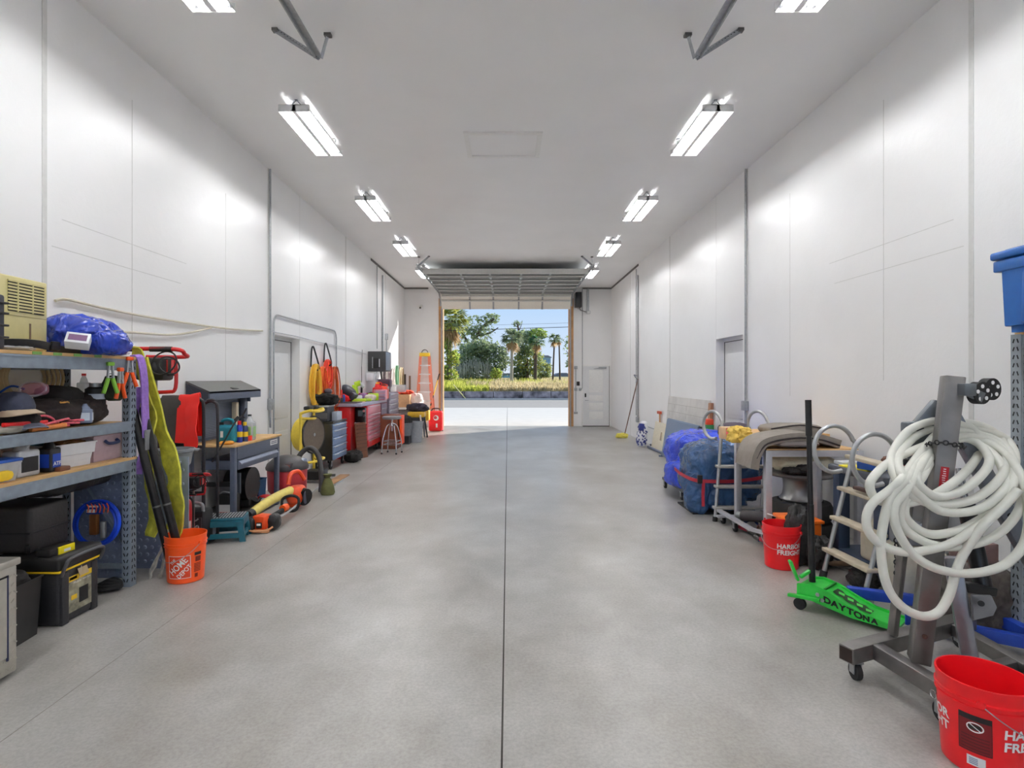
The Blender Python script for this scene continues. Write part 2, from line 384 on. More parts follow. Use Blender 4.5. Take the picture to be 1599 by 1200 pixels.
# ---------------- tube light fixtures ----------------
tubem = bpy.data.materials.new('lit_tube'); tubem.use_nodes = True
_p = tubem.node_tree.nodes['Principled BSDF']; _p.inputs['Emission Color'].default_value = (.985, .99, 1, 1); _p.inputs['Emission Strength'].default_value = TUBE_L; _p.inputs['Base Color'].default_value = (.9, .9, .9, 1)
refl = mat('fixture_enamel', 240, 240, 240, .3, var=.01, bump=0)
FZ = 4.5
def light_fixture(label, x, y0):
    t = thing('tube_light_fixture', label, 'ceiling light', (x, y0+.61, FZ), group=None)
    W, L = .335, 1.22
    b = B(); HS = .076
    for s in (-1, 1):
        b.prism([(s*W*.5, 0), (s*W*.5, .02), (s*W*.36, HS), (s*W*.36, HS-.008), (s*(W*.5-.006), .012)], (0, -L/2, 0), (1, 0, 0), (0, 0, 1), (0, L, 0), refl)
        b.box((s*W*.178, 0, HS-.004), (W*.325, L, .008), refl)
        b.box((0, s*(L/2-.005), HS/2), (W, .01, HS), refl)
    b.prism([(-.024, .004), (.024, .004), (.012, HS), (-.012, HS)], (0, -L/2, 0), (1, 0, 0), (0, 0, 1), (0, L, 0), refl)
    b.part('housing', t, local=True)
    for i, xx in enumerate((-.125, -.068, .068, .125)):
        B().cyl((xx, -L/2+.05, .048), (xx, L/2-.05, .048), .0127, tubem, n=6).part('tube', t, local=True)
        for s in (-1, 1): B().box((xx, s*(L/2-.03), .046), (.022, .036, .034), whitep, bev=.004).part('lamp_socket', t, local=True)
    for s in (-1, 1):
        b = B(); top = (0, s*(L/2-.08), CEIL-FZ)
        for q in (-1, 1):
            pts = [V((q*W*.23, s*(L/2-.08), HS)).lerp(V(top), i/9) for i in range(10)]
            b.tube(pts, lambda u: .0035+.0015*math.sin(u*60), steel, n=5, sub=1)
        b.box((0, s*(L/2-.08), CEIL-FZ-.006), (.03, .03, .012), steel)
        b.part('hanging_chain', t, local=True)
    b = B(); b.tube([(W/2 if x < 0 else -W/2, .2, .05), (W/2+.03 if x < 0 else -W/2-.03, .22, .055), (W/2 if x < 0 else -W/2, .3, .05)], .006, lgrey); b.part('cord_clip', t, local=True)
    return t
for y0 in (.25, -2.8):  # extra fixtures out of view, added to fill the near end with light
    for s, x in ((0, -2.31), (1, 2.27)): light_fixture('unseen lit tube fixture added behind the camera as fill light', x, y0)
names = ['nearest', 'second', 'third', 'fourth', 'farthest']
for i, y0 in enumerate((3.22, 6.08, 9.12, 12.1, 15.05)):
    for s, x in ((0, -2.31), (1, 2.27)):
        light_fixture('lit white tube fixture on ceiling chains, %s of the row along the %s wall' % (names[i], 'left' if s == 0 else 'right'), x, y0)

# ---------------- sectional garage door and tracks ----------------
gt = thing('sectional_garage_door', 'raised sectional garage door with galvanised ribs under the ceiling', 'garage door', ((OX0+OX1)/2, YB-.2, 3.93))
gin = mat('door_panel_steel', 112, 114, 112, .6, .1, var=.06); gst = mat('door_strut_steel', 206, 206, 202, .45, .1, var=.05); gout = mat('door_panel_white', 236, 232, 222, .5, var=.02)
HZ = 4.44; gx0, gx1 = OX0-.03, OX1+.03; nsec = 7; Lsec = .56
def door_pt(s):  # path from bottom edge (s=0) up and back
    zt = HZ-.42; y0 = YB-.12
    a = zt-3.93
    if s < a: return V((0, y0, 3.93+s)), V((0, 0, 1)), V((0, -1, 0))
    s -= a; arc = .42*PI/2
    if s < arc:
        t = s/.42; return V((0, y0-.42+.42*math.cos(t), zt+.42*math.sin(t))), V((0, -math.sin(t), math.cos(t))), V((0, -math.cos(t), -math.sin(t)))
    s -= arc; return V((0, y0-.42-s, HZ)), V((0, -1, 0)), V((0, 0, -1))
tot = .09+.42*PI/2+(YB-.54-14.75); Lsec = tot/nsec
for i in range(nsec):
    p, d, nrm = door_pt(i*Lsec); q = door_pt((i+1)*Lsec)[0]; d = (q-p).normalized(); nrm = d.cross(V((1, 0, 0))); nrm = nrm if nrm.dot(door_pt((i+.5)*Lsec)[2]) > 0 else -nrm
    mid = (p+q)/2; X = V(((gx0+gx1)/2, 0, 0)); R = M((V((1, 0, 0)), d, V((1, 0, 0)).cross(d))).transposed(); Lp = (q-p).length-.012
    b = B(); b.box(mid+X, (gx1-gx0, Lp, .045), gout if i < 1 else gin, r=R)
    pn = b.part('door_section', gt)
    b = B()
    for u in ((-.4, ) if i else (.05, .36)):
        b.box(mid+X+d*(u*Lp)+nrm*.05, (gx1-gx0-.05, .05, .03), gst, r=R); 
    b.box(mid+X+d*(.47*Lp)+nrm*.03, (gx1-gx0, .02, .03), gst, r=R)
    b.part('stiffening_strut', pn)
    for xx in (-1.2, -.42, .42, 1.2):
        b = B(); b.box(mid+X+V((xx, 0, 0))+nrm*.034, (.05, Lp, .02), steel, r=R); b.box(mid+X+V((xx, 0, 0))+d*.45*Lp+nrm*.06, (.08, .07, .03), steel, r=R); b.part('hinge_stile', pn)
    b = B()
    for xx in (gx0-.02, gx1+.02): b.cyl(V((xx-.016, *mid.yz))+nrm*.05, V((xx+.016, *mid.yz))+nrm*.05, .022, steel, n=10)
    b.part('roller', pn)
pt, dt_, nt_ = door_pt(tot-.02)
b = B(); b.box((pt.x+(gx0+gx1)/2, pt.y-.02, HZ-.02), (gx1-gx0+.06, .05, .13), gst); b.part('end_channel', gt)
def door_track(label, pts, x, hang, top_out):
    t = thing('door_track', label, 'door track', pts[-1])
    b = B(); P = spline(pts, 1)
    for i in range(len(P)-1):
        b.bar(P[i], P[i+1], .055, .012, steel, up=(0, 0, 1)); s = -1 if x < 0 else 1
        o_ = V((s*.025, 0, 0)); b.bar(P[i]+o_, P[i+1]+o_, .012, .07, steel, up=(0, 0, 1))
    b.part('rail', t)
    e_ = P[-1]
    b = B(); b.bar(e_+V((0, .06, 0)), V((x+hang, e_.y-.02, CEIL-.01)), .045, .004, steel, up=(0, 1, 0)); b.bar(e_+V((0, .06, 0)), V((x+hang, e_.y-.02, CEIL-.01)), .004, .04, steel, up=(0, 1, 0))
    L_ = (V((x+hang, e_.y, CEIL))-e_)
    for i in range(1, 15): b.box(e_+L_*(i/15)+V((0, .057-.0053*i, 0)), (.012, .006, .01), dark)
    b.part('hanger_angle', t)
    B().box((x+hang, e_.y-.02, CEIL-.012), (.05, .05, .024), dsteel).part('hanger_foot', t)
    b = B(); b.bar(e_+V((0, .1, .02)), V((x+top_out, e_.y+.05, CEIL-.005)), .03, .004, steel); b.box((x+top_out, e_.y+.05, CEIL-.012), (.06, .05, .024), dsteel); b.part('hanger_strut', t)
    return t
TX = 1.665
for s, nm in ((-1, 'left'), (1, 'right')):
    door_track('galvanised door track end under the ceiling near the camera, %s of the pair' % nm, [(s*TX+.0, -3.9, 4.44), (s*TX, 1, 4.45), (s*TX, 4.93, 4.455)], s*TX, s*-.0+s*.36*(1 if s < 0 else 1), -s*.075)
for s, nm, x in ((-1, 'left', OX0-.075), (1, 'right', OX1+.075)):
    arc = [(x, YB-.1-.42+.42*math.cos(t), HZ-.42+.42*math.sin(t)) for t in [i*PI/16 for i in range(9)]]
    door_track('galvanised track carrying the raised garage door, %s of the opening' % nm, [(x, YB-.1, .1), (x, YB-.1, 3.9)]+arc+[(x, 14.05, HZ)], x, -s*.28, -s*.02)
# opener and boxes beside the opening
t = thing('garage_door_opener', 'black garage door opener motor high beside the opening', 'door opener', (2.33, YB-.2, 3.97))
B().box((2.34, YB-.2, 4.22), (.2, .34, .5), blackg, bev=.02).part('motor_housing', t)
b = B(); b.tube([(2.4, YB-.1, 3.98), (2.43, YB-.1, 3.9), (2.62, YB-.1, 3.84)], .012, inkk); b.part('power_cord', t)
B().box((2.34, YB-.2, 3.945), (.05, .05, .05), steel).part('drive_shaft_end', t)
def pipe(label, pts, r=.014, m=steel, nm='conduit', boxes=(), cat='conduit', bm=None):
    t = thing(nm, label, cat, pts[-1])
    b = B(); b.tube(pts, r, m, n=8, sub=1); b.part('tube', t)
    for (c, d) in boxes:
        b = B(); b.box(c, d, bm or steel, bev=.006); b.part('junction_box', t)
    return t
pipe('tall conduit beside the white rear door, ending at a switch box', [(2.5, YB-.03, CEIL), (2.5, YB-.03, 1.3), (2.47, YB-.03, 1.25), (2.4, YB-.03, 1.25)], boxes=[((2.42, YB-.035, 1.25), (.08, .06, .1))])
pipe('thin conduit between junction box and low outlet by the opening', [(2.28, YB-.03, 1.95), (2.28, YB-.03, .5)], boxes=[((2.28, YB-.04, 1.98), (.1, .07, .1)), ((2.28, YB-.03, 1.25), (.1, .05, .1)), ((2.28, YB-.03, .46), (.12, .06, .07))])
B().box((2.36, YB-.026, 1.44), (.1, .05, .14), inkk, bev=.01).thing('wall_switch', 'black door push button on the wall between conduits', 'switch')
b = B(); b.b2(2.66, 2.72, YB-.06, YB, 3.85, CEIL-.05, steel); b.box((2.7, YB-.05, 3.83), (.12, .08, .1), white, bev=.01); b.thing('cable_trunking', 'grey upright trunking near the ceiling beside the opener', 'trunking')
# wall conduits
def wp(px, py, s=-1, off=.02): return wl(px, py, off) if s < 0 else wr(px, py, off)
y1 = 8.17; X = WX-.024
pipe('long upright conduit before the left recessed door with grey box', [(-X, 8.2, CEIL), (-X, 8.2, .9)], boxes=[((-X+.008, 8.2, 1.24), (.06, .11, .16))])
pipe('conduit arching over the recessed door and down past the cords', [(-X, 8.32, .1), (-X, 8.32, 2.42)]+[(-X, 8.32+.15*(1-math.cos(t)), 2.42+.15*math.sin(t)) for t in (.5, 1, 1.3)]+[(-X, 8.5, 2.57), (-X, 11.2, 2.57)]+[(-X, 11.2+.15*math.sin(t), 2.42+.15*math.cos(t)) for t in (.5, 1, 1.4)]+[(-X, 11.36, 2.4), (-X, 11.36, 1.2)], r=.013)
pipe('upright conduit before the right recessed door with square box', [(X, 8.2, CEIL), (X, 8.2, .3)], boxes=[((X-.008, 8.2, 1.22), (.06, .13, .14))])
pipe('paired upright pipe on the right wall near the mop, thicker one', [(X, 15.0, CEIL-.3), (X, 15.0, .55)], r=.02, boxes=[((X-.012, 15.0, .52), (.06, .14, .14))])
pipe('paired upright pipe on the right wall near the mop, thinner one', [(X, 15.18, CEIL-.1), (X, 15.18, .62)], r=.011)
pipe('low horizontal pipe along the right wall behind the patterned bag', [(X, 14.7, .42), (X, 12.0, .42)], r=.012)
pipe('pair of upright pipes far down the left wall, nearer one', [(-X, 14.9, CEIL-.05), (-X, 14.9, 2.4)], r=.012)
pipe('pair of upright pipes far down the left wall, farther one', [(-X, 15.55, CEIL-.2), (-X, 15.55, 1.6)], r=.022)
# draped cables along the left wall
def cable(label, pts, m=beige, r=.011):
    b = B(); b.tube(pts, r, m, n=7, sub=6); return b.thing('wall_cable', label, 'cable')
cable('beige cable sagging along the left wall above the blue tarp', [wl(*q, .02) for q in ((86, 470), (105, 468), (160, 481), (230, 495), (300, 506), (360, 514), (410, 517))])
cable('second beige cable looping under the first along the left wall', [wl(*q, .025) for q in ((180, 518), (215, 520), (265, 523), (300, 519), (330, 512))])
cable('thin grey cable clipped along the left wall over the hanging cords', [wl(*q, .02) for q in ((424, 518), (465, 526), (500, 535), (540, 543), (562, 550), (571, 553))], lgrey, .008)
t = thing('security_camera', 'small white security camera on the back wall beside the opening', 'security camera', (-2.92, YB, 4.0))
B().cyl((-2.92, YB, 4.05), (-2.92, YB-.06, 4.05), .06, white).part('mounting_plate', t)
b = B(); b.cyl((-2.92, YB-.05, 4.03), (-2.92, YB-.16, 3.97), .035, white); b.cyl((-2.92, YB-.16, 3.97), (-2.92, YB-.168, 3.966), .03, inkk); b.part('camera_body', t)
# ---------------- outside ----------------
random.seed(4)
drive = mat('driveway_concrete', 200, 196, 189, .7, var=.04, sc=2); road = mat('road_asphalt', 148, 144, 139, .85, var=.06, sc=3)
B().b2(-30, 30, YB+.2, 31, -.15, -.002, drive).struct('driveway')
B().b2(-60, 60, 31, 43.2, -.16, -.01, road).struct('road')
B().b2(-60, 60, 42.3, 42.6, -.02, .1, mat('kerb', 206, 202, 194, .8)).struct('kerb')
B().b2(-30, 30, -40, YR-.2, -.15, -.002, drive).struct('rear_driveway')
wm = mat('weathered_block', 146, 136, 138, .9, var=.75, bump=.6, sc=2.2)
b = B()
for i in range(-14, 15): b.box((i*2.2, 43.2, .3), (2.17, .35, .62), wm, bev=.03)
b.struct('retaining_wall')
gm = mat('field_soil', 150, 140, 84, 1, var=.25, sc=.8)
B().prism([(43.3, .1), (43.3, .6), (160, 2.3), (160, .1)], (-90, 0, 0), (0, 1, 0), (0, 0, 1), (180, 0, 0), gm).struct('field')
def gz(y): return .6+(y-43.3)*1.7/116.7
grs = [leafmat('grass_green', 196, 200, 100), leafmat('grass_straw', 208, 194, 156), leafmat('grass_olive', 172, 178, 104)]
b = B()
for i in range(9000):
    y = 43.6+ (random.random()**1.6)*30; x = random.uniform(-.16, .145)*y; h = random.uniform(.35, .85)*(1 if y > 46 else .7)
    n_ = noise.noise(V((x*.22, y*.12, 3)))+(.35 if x < -1.5 else -.25); m = grs[0] if n_ > .12 else grs[1] if n_ < -.08 or random.random() < .4 else grs[2]
    a = random.uniform(-.6, .6); ww = random.uniform(.03, .07); z = gz(y); lx = random.uniform(-.25, .25)
    b.add([(x-ww*math.cos(a), y-ww*math.sin(a), z), (x+ww*math.cos(a), y+ww*math.sin(a), z), (x+lx*.4, y, z+h*.6), (x+lx, y+random.uniform(-.2, .2), z+h)], [(0, 1, 2), (0, 2, 3)] if 0 else [(0, 1, 3), (0, 2, 3)], m)
o = b.thing('tall_grass', 'tall yellow green grass covering the field above the block wall', 'grass', fix=False); o['kind'] = 'stuff'
lf = [leafmat('leaf_mid', 152, 168, 122), leafmat('leaf_bright', 168, 190, 98), leafmat('leaf_dark', 132, 148, 120), leafmat('leaf_grey', 164, 174, 144), leafmat('leaf_yellow', 170, 172, 84)]
mossm = leafmat('hanging_moss', 196, 196, 184); bark = mat('grey_bark', 150, 138, 122, .9, var=.25, bump=.3, sc=6); barkd = mat('dark_bark', 92, 78, 66, .9, var=.25, bump=.3, sc=6); deadf = leafmat('dead_frond', 196, 168, 132)
def leafcloud(b, c, d, n, ls, m, seed, shell=.55):
    r = random.Random(seed)
    for i in range(n):
        q = V((r.gauss(0, 1), r.gauss(0, 1), r.gauss(0, 1))).normalized()*(shell+(1-shell)*r.random())
        k_ = 1+.35*noise.noise(q*2.2+V((seed, 0, 0)))
        p = V(c)+V((q.x*d[0]*k_, q.y*d[1]*k_, q.z*d[2]*k_)); u = V((r.gauss(0, 1), r.gauss(0, 1), r.gauss(0, .6))).normalized(); v = u.orthogonal().normalized(); v = v*math.cos(i)+u.cross(v)*math.sin(i); L = ls*r.uniform(.6, 1.3)
        b.add([p-u*L*.5, p+v*L*.28, p+u*L*.5, p-v*L*.28], [(0, 1, 2, 3)], m[r.randrange(len(m))] if isinstance(m, list) else m)
def tree(name, label, px, Y, base_py, clouds, trunk=None, tm=bark, ls=.3, moss=0, seed=1):
    X = (px-CX)*Y/FPX; t = thing(name, label, 'tree', (X, Y, gz(Y)-.05)); b = B()
    for (cx, cy, rx, ry, n, m) in clouds:
        c = at(cx, cy, Y); s = Y/FPX; leafcloud(b, c, (rx*s, rx*s*.9, ry*s), n, ls, m, seed); seed += 3
    b.part('crown', t, fix=False)
    b = B()
    for pts, r in (trunk or []): b.tube([at(*p, Y+.3*math.sin(p[0])) for p in pts], (lambda r: lambda u: r*(1-.55*u))(r), tm, n=7, sub=4)
    b.part('trunk', t)
    if moss:
        r = random.Random(seed); b = B()
        for i in range(moss):
            cl_ = r.choice((-34, -24, -15, -4, 8)); p = at(px+cl_+r.gauss(0, 4), 566+abs(cl_+12)*.2+r.gauss(0, 5), Y-2.6+r.uniform(-.4, 1)); h = r.uniform(.3, 1.4)
            k2 = r.gauss(0, .1); b.add([p, p+V((.03, 0, 0)), p+V((.05+k2, .05, -h)), p+V((.02+k2, 0, -h*.95))], [(0, 1, 2, 3)], mossm)
        b.part('hanging_moss', t, fix=False)
    return t
g, gb, gd, gg, gy = lf
tree('oak_tree', 'big dense grey green oak hung with moss, left part of the view', 752, 66, 594, [(735, 560, 24, 24, 1500, [g, gd]), (770, 562, 26, 28, 1700, [g, gd, gg]), (752, 545, 22, 14, 900, [g, gg]), (722, 578, 16, 16, 500, [gd, gg]), (755, 585, 34, 10, 500, [gd, gg])], [([(758, 594), (760, 570), (752, 548)], .35)], ls=.42, moss=240, seed=2)
tree('open_oak_tree', 'taller oak with loose open branches against the sky, left part', 738, 78, 594, [(745, 508, 26, 16, 420, [gd, g]), (768, 498, 14, 9, 220, [g, gd]), (728, 530, 22, 22, 500, [gd, g]), (752, 522, 20, 14, 260, [gd])], [([(735, 592), (738, 545), (750, 515), (772, 498)], .35), ([(738, 545), (722, 520), (718, 500)], .2), ([(744, 525), (765, 520), (778, 512)], .14)], barkd, ls=.42, seed=21)
tree('broadleaf_tree', 'bright green leafy tree hugging the left edge of the opening', 696, 54, 594, [(697, 535, 12, 18, 420, [gb, g]), (706, 560, 12, 14, 320, [gb, gy]), (698, 583, 16, 12, 380, [gb, gy])], [([(700, 594), (700, 560), (696, 520)], .22)], ls=.36, seed=33)
tree('evergreen_oak_tree', 'dense dark tree right behind the central palm', 822, 70, 594, [(818, 535, 24, 20, 1500, [g, gg, gd]), (825, 565, 26, 26, 1600, [g, gd, gy]), (838, 522, 18, 10, 600, [gb, g]), (812, 582, 16, 12, 500, [gd, g])], [([(822, 596), (822, 560)], .4)], barkd, ls=.4, seed=41)
tree('young_oak_tree', 'small bushy tree in front of the far tower', 850, 74, 594, [(850, 578, 13, 15, 700, [g, gg, gy]), (846, 590, 14, 7, 250, [gd, gy])], [([(850, 596), (850, 575)], .15)], ls=.36, seed=52)
tree('bare_topped_tree', 'sparse tree top poking above the central palm', 808, 84, 594, [(808, 506, 9, 5, 60, [gd, g])], [([(812, 594), (810, 520), (806, 503)], .2), ([(810, 518), (815, 506)], .08)], barkd, ls=.4, seed=57)
tree('edge_tree', 'dark sparse tree at the right edge of the opening', 892, 58, 594, [(890, 540, 12, 18, 150, [gd, g]), (892, 568, 9, 12, 140, [gd, g])], [([(894, 596), (893, 560), (888, 530)], .14), ([(893, 560), (884, 548)], .06)], barkd, ls=.3, seed=61)
tree('leafy_shrub', 'yellow green shrub at the grass edge below the oak', 772, 60, 594, [(775, 584, 10, 9, 300, [gb, gy])], [([(775, 597), (775, 585)], .06)], ls=.3, seed=66)
def palm(label, px, py, base, Y, r, tr, n=34, m=(g, gd, gg), dead=14, tm=bark, lean=0, seed=1):
    X = (px+lean-CX)*Y/FPX; bz = gz(Y)-.1; t = thing('palm_tree', label, 'tree', (X, Y, bz)); c = at(px, py, Y); rr = random.Random(seed)
    b = B(); b.tube([(X, Y, bz), (X+(c.x-X)*.4, Y, bz+(c.z-bz)*.5), c], lambda u: tr*(1.1-.35*u), tm, n=10, sub=6); b.part('trunk', t)
    for nm_, cnt, lo, hi, ms in (('green_fronds', n, -.5, 1.4, m), ('dead_fronds', dead, -1.5, -.9, (deadf,))):
        b = B()
        for i in range(cnt):
            az = rr.uniform(0, 2*PI); el = rr.uniform(lo, hi); d = V((math.cos(az)*math.cos(el), math.sin(az)*math.cos(el), math.sin(el))); L = r*rr.uniform(.75, 1.05); side = d.cross(V((0, 0, 1)))
            side = side.normalized() if side.length > .1 else V((1, 0, 0)); st = c+d*L*.45; mm = ms[rr.randrange(len(ms))]
            b.add([c, c+side*.02, st+side*.02, st], [(0, 1, 2, 3)], mm)
            for k_ in range(9):
                a = (k_-4)/4*1.15; e = (d*math.cos(a)+side*math.sin(a)); tip = st+e*L*.6+V((0, 0, -.45*L*abs(rr.random()))); pr = e.cross(d.cross(side)).normalized()*(.05*r)
                b.add([st, st+e*L*.3+pr, tip, st+e*L*.3-pr], [(0, 1, 2, 3)], mm)
        b.part(nm_, t, fix=False)
    return t
palm('large cabbage palm half hidden by the left jamb', 703, 502, 596, 54, 2.1, .2, 56, (gg, g, gy), 9, seed=3)
palm('tall cabbage palm with a pale trunk in the middle of the field', 800, 528, 599, 56, 1.35, .17, 52, (g, gd, gg), 10, mat('pale_trunk', 178, 168, 152, .9, var=.15), -1.5, seed=5)
palm('dark green palm just right of the big dense tree', 838, 534, 596, 62, 1.15, .14, 36, (gd, g, leafmat('leaf_teal', 70, 122, 84)), 6, barkd, -2, seed=7)
palm('slim palm standing clear against the sky on the right', 866, 530, 597, 60, .85, .1, 32, (gd, g), 5, barkd, -3, seed=9)
palm('slimmest dark trunked palm nearest the right jamb', 873, 532, 602, 56, .5, .09, 14, (gd, g), 6, barkd, 1.5, seed=11)
palm('thin palm trunk beside the dense tree, small crown', 835, 552, 596, 66, .6, .09, 14, (g, gy), 8, barkd, -1, seed=12)
# far buildings and wires
bl = mat('far_blue_wall', 138, 172, 196, .7, var=.03); bro = mat('far_roof', 120, 124, 138, .7); win = mat('far_glass', 120, 150, 182, .3)
def house(label, x0, x1, top, Y, roof, m):
    t = thing('distant_building', label, 'building', ((x0+x1-2*CX)/2*Y/FPX, Y, 0)); a, c = at(x0, top, Y), at(x1, top, Y)
    b = B(); b.b2(a.x, c.x, Y, Y+8, -1, a.z, m); b.part('walls', t)
    b = B(); b.prism([(a.x-.4, 0), (c.x+.4, 0), (c.x-.3*(c.x-a.x), roof), (a.x+.2*(c.x-a.x), roof)], (0, Y-.3, a.z), (1, 0, 0), (0, 0, 1), (0, 8.6, 0), bro); b.part('roof', t)
    for i in range(3):
        for j in range(3):
            w_ = (c.x-a.x)/7; zc = a.z*(.88-.2*j)
            if zc > 2.5: B().box((a.x+w_*(1.5+2*i), Y-.03, zc), (w_, .08, .7), win).part('window', t)
house('distant blue grey tower between the palms', 846, 860, 558.5, 165, .6, bl)
house('low pale roofed building far right behind the thin palms', 867, 892, 587, 140, .7, mat('far_pale', 196, 204, 220, .7))
house('low blue building glimpsed behind the central palm trunk', 784, 803, 585.5, 120, .3, mat('far_cyan', 150, 190, 206, .7))
def wire(label, a, c, Y, sag=.25, r=.025):
    p, q = at(*a, Y), at(*c, Y); d = q-p; p -= d*1.2; q += d*1.2
    b = B(); b.tube([p, (p+q)/2+V((0, 0, -sag)), q], r, inkk, n=5, sub=10); b.thing('power_line', label, 'power line')
wire('lower thick overhead power line crossing the view', (690, 516), (890, 510), 47, .05)
wire('upper thin overhead power line against the sky', (690, 508), (890, 503), 49, .1, .01)
b = B(); b.cyl(at(708, 601, 42.9), at(728, 624, 42.5), .035, mat('guy_cover', 240, 226, 150, .5)); b.thing('guy_wire_guard', 'pale yellow slanting guy wire cover at the block wall', 'guy wire')
# ---------------- shared builders ----------------
def caster(par, x, y, z, r, world=True, ang=0):
    b = B(); b.box((x, y, z+r*2.15), (.055, .055, .008), steel)
    for s in (-1, 1): b.box((x+s*.02*math.cos(ang), y+s*.02*math.sin(ang), z+r*1.5), (.005, .04, r*1.4), steel, r=(0, 0, ang))
    c = b.part('caster', par); d = V((math.cos(ang), math.sin(ang), 0))*.014
    b = B(); b.cyl(V((x, y, z+r))-d, V((x, y, z+r))+d, r, rubber, n=18); b.cyl(V((x, y, z+r))-d*1.15, V((x, y, z+r))+d*1.15, r*.35, lgrey, n=10); b.part('wheel', c)
def cabinet(name, label, cat, x0, x1, y0, y1, z0, z1, heights, mb, md, mh, group=None, cast=.05, top=None, split=None):
    t = thing(name, label, cat, ((x0+x1)/2, (y0+y1)/2, 0 if cast else z0), group=group)
    b = B(); b.b2(x0, x1-.012, y0, y1, z0, z1, mb, bev=.008); b.part('body', t)
    if top: b = B(); b.b2(x0, x1+.01, y0-.01, y1+.01, z1, z1+.03, top, bev=.006); b.part('top', t)
    z = z1-.02; cols = [(y0+.02, y1-.02)] if not split else [(y0+.02, y0+(y1-y0)*split-.005), (y0+(y1-y0)*split+.005, y1-.02)]
    for h in heights:
        for (a, c) in cols:
            b = B(); b.b2(x1-.014, x1+.006, a, c, z-h+.008, z, md, bev=.004); d = b.part('drawer', t)
            b = B(); b.b2(x1+.006, x1+.028, a+.02, c-.02, z-.03, z-.012, mh, bev=.005); b.part('handle', d)
        z -= h
    if cast:
        for x in (x0+.06, x1-.06):
            for y in (y0+.07, y1-.07): caster(t, x, y, 0, z0/2.2)
    return t
def wrapf(c, rf, th0):
    def f(x, y, off=.0015):
        r = rf(y); a = th0+x/r; return V((c[0]+(r+off)*math.cos(a), c[1]+(r+off)*math.sin(a), c[2]+y))
    return f
def patch(b, W, x0, x1, y0, y1, m, off=.0012, n=8):
    vs = []; fs = []
    for j in (0, 1):
        for i in range(n+1): vs.append(W(x0+(x1-x0)*i/n, (y0, y1)[j], off))
    for i in range(n): fs.append((i, i+1, n+2+i, n+1+i))
    b.add(vs, fs, m)
BR0, BR1, BH = .132, .151, .37
def bucket(label, c, m, bail_a, group=None, bail_side=1, name='bucket'):
    t = thing(name, label, 'bucket', c); b = B(); th = .003
    b.lathe([(0, .0), (BR0-.006, 0), (BR0, .006), (BR0+.016, BH-.09), (BR0+.022, BH-.088), (BR0+.022, BH-.082), (BR0+.0165, BH-.08), (BR0+.017, BH-.066), (BR0+.0235, BH-.064), (BR0+.0235, BH-.058), (BR0+.018, BH-.056), (BR0+.0185, BH-.03), (BR1+.003, BH-.012), (BR1+.003, BH), (BR1-.003, BH), (BR1-.004, BH-.012), (BR0+.014, BH-.05), (BR0-.006, .012), (0, .01)], m, c, n=48); b.part('body', t)
    b = B(); R = BR1+.008; p = []
    for i in range(13):
        a = PI*i/12; u = math.cos(a)*R; h = math.sin(a)
        d = V((math.cos(bail_a), math.sin(bail_a), 0)); q = V((-d.y, d.x, 0))*bail_side
        p.append(V(c)+d*u+q*(h*R*1.05)+V((0, 0, BH-.06-.13*h)))
    b.tube(p, .0022, steel, n=6, sub=2)
    for s in (-1, 1): b.cyl(V(c)+d*s*(R-.012)+V((0, 0, BH-.06)), V(c)+d*s*(R+.004)+V((0, 0, BH-.06)), .014, m, n=12)
    b.part('wire_handle', t); return t
def rf_(y): return BR0+.016*min(1, max(0, y/(BH-.09)))
def jug(name, label, cat, c, w, d, h, m, cap=None, lab=None, group=None, rz=0, neck=.4, hand=False):
    t = thing(name, label, cat, c, rz, group); b = B()
    b.box((0, 0, h*.36), (w, d, h*.72), m, bev=min(w, d)*.16, seg=3)
    b.lathe([(min(w, d)*.42, h*.68), (min(w, d)*.3, h*.82), (min(w, d)*neck*.45, h*.9), (min(w, d)*neck*.45, h*.95)], m, n=16, sq=(w/min(w, d), 1)); b.part('body', t, local=True)
    B().cyl((0, 0, h*.93), (0, 0, h), min(w, d)*neck*.52, cap or m, n=14).part('cap', t, local=True)
    if lab:
        b = B(); b.box((0, -d/2, h*.34), (w*.72, .004, h*.4), lab); b.box((w/2, 0, h*.34), (.004, d*.72, h*.4), lab); b.part('label_sticker', t, local=True)
    if hand: b = B(); b.tube([(w*.2, 0, h*.7), (w*.42, 0, h*.95), (-w*.1, 0, h*1.0), (-w*.3, 0, h*.75)], .012, m); b.part('handle', t, local=True)
    return t
def can(name, label, cat, c, r, h, m, cap=None, band=None, group=None):
    t = thing(name, label, cat, c, 0, group); b = B(); b.lathe([(0, 0), (r, 0), (r, h*.72), (r*.72, h*.8), (r*.7, h*.82), (0, h*.82)], m, n=20)
    if band: b.lathe([(r+.0008, h*.25), (r+.0008, h*.5)], band, n=20)
    b.part('body', t, local=True); b = B(); b.cyl((0, 0, h*.82), (0, 0, h), r*.6, cap or m, n=16); b.part('cap', t, local=True); return t
def simplebox(name, label, cat, c, d, m, rz=0, group=None, bev=.006, face=None, seg=2):
    b = B(); R = Euler((0, 0, rz)).to_matrix(); b.box(V(c)+V((0, 0, d[2]/2)), d, m, r=R, bev=bev, seg=seg)
    if face:
        b.box(V(c)+R @ V((0, -d[1]/2, d[2]*.5)), (d[0]*.7, .003, d[2]*.55), face, r=R); b.box(V(c)+R @ V((d[0]/2, 0, d[2]*.5)), (.003, d[1]*.7, d[2]*.55), face, r=R)
    return b.thing(name, label, cat, group)
def lumpth(name, label, cat, c, d, m, seed=1, amp=.2, freq=2, ex=.75, rz=0, group=None, n=44, k=26):
    b = B(); b.lump(V(c)+V((0, 0, d[2]/2)), d, m, seed, amp, freq, ex, n=n, k=k, R=Euler((0, 0, rz)).to_matrix() if rz else None); return b.thing(name, label, cat, group, ang=60)
